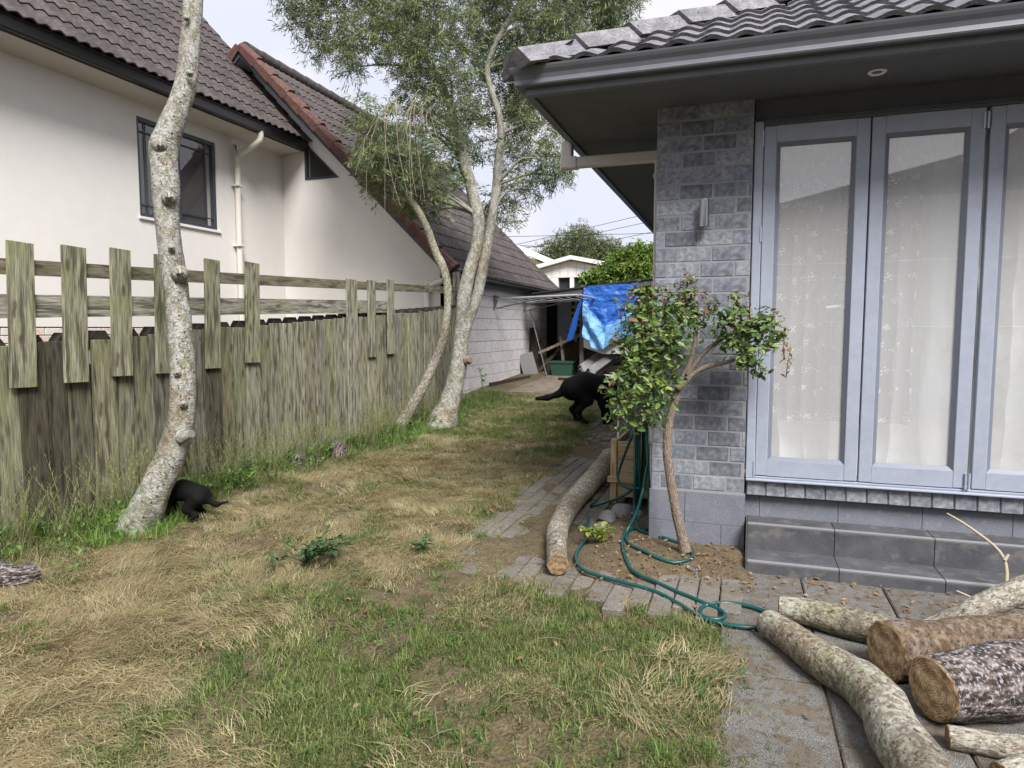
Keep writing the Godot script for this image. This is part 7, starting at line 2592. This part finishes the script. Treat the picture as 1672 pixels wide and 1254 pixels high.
	var mound := func(x: float, z: float) -> float: return smoothstep(-3.15, -3.6, x)
	for i in 2600:
		var z := rr(-10.4, -1.3)
		var x := -3.93 + absf(rng.randfn()) * 0.2
		if x > -3.0 or rng.randf() > 0.55 + 0.9 * dry.get_noise_2d(z * 1.5, 3.0):
			continue
		var k := rng.randi() % 2
		var s := rr(0.5, 1.05) * (1.0 if x < -3.5 else 0.75)
		tx[k].append(Transform3D(Basis.from_euler(Vector3(rr(-0.15, 0.15), rr(0, TAU), rr(-0.15, 0.15))).scaled(Vector3(s, s, s)), Vector3(x, gy(x, z) - 0.01, z)))
		var y := rng.randf()
		tc[k].append((Color(0.1, 0.19, 0.04).lerp(Color(0.28, 0.36, 0.11), y * y) if rng.randf() < 0.8 else Color(0.4, 0.35, 0.2)) * rr(0.7, 1.15))
	for i in 620:
		var a: float = rr(0, TAU)
		var o: Vector3 = [Vector3(-3.56, 0, -3.2), Vector3(-3.7, 0, -7.1), Vector3(-3.68, 0, -8.0)][i % 3]
		var p := o + Vector3(cos(a) * 0.8, 0, sin(a)) * rr(0.05, 0.36)
		if p.x < -3.9:
			continue
		tx[i % 2].append(Transform3D(Basis.from_euler(Vector3(0, rr(0, TAU), 0)).scaled(Vector3.ONE * rr(0.45, 0.85)), Vector3(p.x, gy(p.x, p.z) - 0.01, p.z)))
		tc[i % 2].append(Color(0.15, 0.3, 0.05).lerp(Color(0.32, 0.46, 0.12), rng.randf()))
	var lg := thing("long_grass", "long green grass and weeds growing along the foot of the fence", "grass", Vector3.ZERO)
	lg.set_meta("kind", "stuff")
	for k in 2:
		many("blade_tuft", tall[k], M.blade, tx[k], tc[k], lg)
	# thin seeding stalks
	var b := MB.new()
	for i in 4:
		var az := rr(0, TAU)
		var pts := []
		var ln := rr(0.3, 0.55)
		for k in 6:
			var t := k / 5.0
			pts.append(Vector3(sin(az) * 0.3 * ln * t * t + rr(-0.003, 0.003), ln * t * (1.0 - 0.12 * t), cos(az) * 0.3 * ln * t * t))
		b.col = Color(1, 1, 1)
		b.tube(pts, [0.0012, 0.0011, 0.001, 0.001, 0.0008, 0.0006], 3, 1.0, false, false)
		for k in 14:
			var t := rr(0.55, 1.0)
			var p: Vector3 = pts[int(t * 4.99)].lerp(pts[mini(5, int(t * 4.99) + 1)], fmod(t * 4.99, 1.0))
			blade(b, p, rr(0, TAU), rr(0.5, 2.0), rr(0.015, 0.04), 0.0022)
	var stalk := b.mesh()
	var sx := []
	var scol := []
	for i in 330:
		var z := rr(-8.6, -1.6)
		var x := -3.9 + absf(rng.randfn()) * 0.16
		sx.append(Transform3D(Basis.from_euler(Vector3(rr(-0.15, 0.15), rr(0, TAU), rr(-0.15, 0.15))).scaled(Vector3.ONE * rr(0.6, 1.15)), Vector3(x, gy(x, z), z)))
		scol.append(Color(0.4, 0.38, 0.2).lerp(Color(0.24, 0.28, 0.1), rng.randf()))
	many("seed_stalk", stalk, M.blade, sx, scol, lg)
	# broad leaved weeds
	b = MB.new()
	for i in 14:
		var s := rr(0.7, 1.15)
		b.col = Color(s, s, s)
		b.xf = Transform3D(Basis.from_euler(Vector3(rr(-0.9, 0.2), rr(0, TAU), 0)), Vector3(rr(-0.06, 0.06), rr(0.01, 0.13), rr(-0.06, 0.06)))
		leaf_oval(b, rr(0.025, 0.05), rr(0.014, 0.026))
	b.xf = Transform3D()
	var weed := b.mesh()
	var wx := []
	var wc := []
	for i in 210:
		var z := rr(-8.4, -1.7)
		var x := -3.86 + absf(rng.randfn()) * 0.2
		wx.append(Transform3D(Basis.from_euler(Vector3(0, rr(0, TAU), 0)).scaled(Vector3.ONE * rr(0.6, 1.2)), Vector3(x, gy(x, z), z)))
		wc.append(Color(0.08, 0.19, 0.035).lerp(Color(0.17, 0.3, 0.06), rng.randf()))
	for i in 150:
		var z := -1.5 - 2.6 * rng.randf()
		var x := rr(-2.6, -0.05)
		if in_lawn(x, z):
			var s := rr(0.22, 0.5)
			wx.append(Transform3D(Basis.from_euler(Vector3(0, rr(0, TAU), 0)).scaled(Vector3(s, s * 0.55, s)), Vector3(x, gy(x, z), z)))
			wc.append(Color(0.08, 0.17, 0.04).lerp(Color(0.18, 0.29, 0.07), rng.randf()))
	many("broadleaf_weed", weed, M.leaf, wx, wc, lg)
	# twigs and stalks lying about
	b = MB.new()
	for i in 3:
		var a := Vector3(rr(-0.05, 0.05), 0.004, rr(-0.05, 0.05))
		var e := Vector3(cos(i * 2.1), 0.04, sin(i * 2.1)) * rr(0.05, 0.14)
		b.col = Color.WHITE * rr(0.7, 1.1)
		b.tube([a, a + e * 0.5 + Vector3(0, rr(0.0, 0.008), 0), a + e], [0.0016, 0.0014, 0.0009], 5)
	var lx := []
	var lc := []
	for i in 110:
		var z := -1.3 - 4.5 * pow(rng.randf(), 1.3)
		var x := rr(-3.4, 0.9)
		if x > 0.0 and z < -3.5 or x > 0.3 and rng.randf() < 0.6:
			continue
		lx.append(Transform3D(Basis.from_euler(Vector3(0, rr(0, TAU), 0)).scaled(Vector3.ONE * rr(0.5, 1.5)), Vector3(x, maxf(gy(x, z), 0.0) + (0.02 if in_lawn(x, z) else 0.008), z)))
		lc.append(Color(0.24, 0.18, 0.12).lerp(Color(0.42, 0.35, 0.25), rng.randf()))
	var tl := many("twig_litter", b.mesh(), M.blade, lx, lc, self)
	tag(tl, "small dry twigs and stalks littering lawn and paving", "twigs")
	# single weeds one can point at
	for q in [[Vector3(-2.156, 0.02, -2.974), 1.9, 16, Color(0.045, 0.1, 0.035), "dark green broad-leaved weed clump in the dry lawn"], [Vector3(-1.63, 0.02, -3.287), 0.9, 3, Color(0.07, 0.14, 0.05), "small dark leafy weed at the edge of the brick path"], [Vector3(-0.723, 0.02, -3.761), 1.0, 8, Color(0.24, 0.3, 0.06), "yellow-green weed growing beside the green hose"], [Vector3(-4.016, 0.22, -10.36), 1.6, 4, Color(0.12, 0.24, 0.05), "tall thin weed at the foot of the block wall"]]:
		var o: Vector3 = q[0]
		var t := thing("weed", q[4], "weed", o)
		var mb := MB.new()
		for i in q[2]:
			var e: Vector3 = Vector3(rr(-0.11, 0.11), rr(0.04, 0.12) * (0.55 if q[2] > 12 else 1.0), rr(-0.1, 0.1)) * q[1]
			if q[1] > 1.5 and q[2] < 6:
				e = Vector3(rr(-0.06, 0.1), rr(0.2, 0.5), rr(-0.06, 0.06))
			mb.col = (q[3] as Color) * rr(0.8, 1.1)
			mb.tube([o, o + e * 0.5 + Vector3(0, 0.02, 0), o + e], [0.004, 0.003, 0.002], 5)
			for k in 7:
				var s := rr(0.8, 1.25)
				mb.col = Color(q[3].r * s, q[3].g * s, q[3].b * s)
				mb.xf = Transform3D(Basis.from_euler(Vector3(rr(-0.6, 0.5), rr(0, TAU), rr(-0.3, 0.3))), o + e * rr(0.5, 1.05))
				leaf_oval(mb, rr(0.03, 0.06) * minf(q[1], 1.1), rr(0.02, 0.038))
				mb.xf = Transform3D()
		part("foliage", mb, M.leaf, t, "stuff")
	# fallen leaves and bark crumbs
	b = MB.new()
	leaf_oval(b, 0.035, 0.02)
	var fx := []
	var fc := []
	for i in 900:
		var x := 0.0
		var z := 0.0
		if i < 420:
			x = rr(-0.75, 0.1)
			z = rr(-4.4, -3.3)
		elif i < 620:
			x = rr(0.05, 1.6)
			z = rr(-3.62, -3.3) if i < 560 else rr(-3.3, -1.7)
		else:
			x = rr(-3.4, 0.1)
			z = -1.3 - 3.5 * rng.randf()
		if x > -0.5 and z < -3.9 or x > 0.03 and z < -3.6:
			continue
		var s := rr(0.35, 1.0)
		fx.append(Transform3D(Basis.from_euler(Vector3(rr(-0.5, 0.5), rr(0, TAU), rr(-0.5, 0.5))).scaled(Vector3(s, s, s)), Vector3(x, maxf(gy(x, z), 0.004) + 0.014, z)))
		fc.append(Color(0.3, 0.13, 0.06).lerp(Color(0.42, 0.33, 0.22), rng.randf()) * rr(0.5, 1.1))
	var fl := many("fallen_leaves", b.mesh(), M.leaf, fx, fc, self)
	tag(fl, "brown fallen leaves scattered round the house corner and lawn", "leaves")
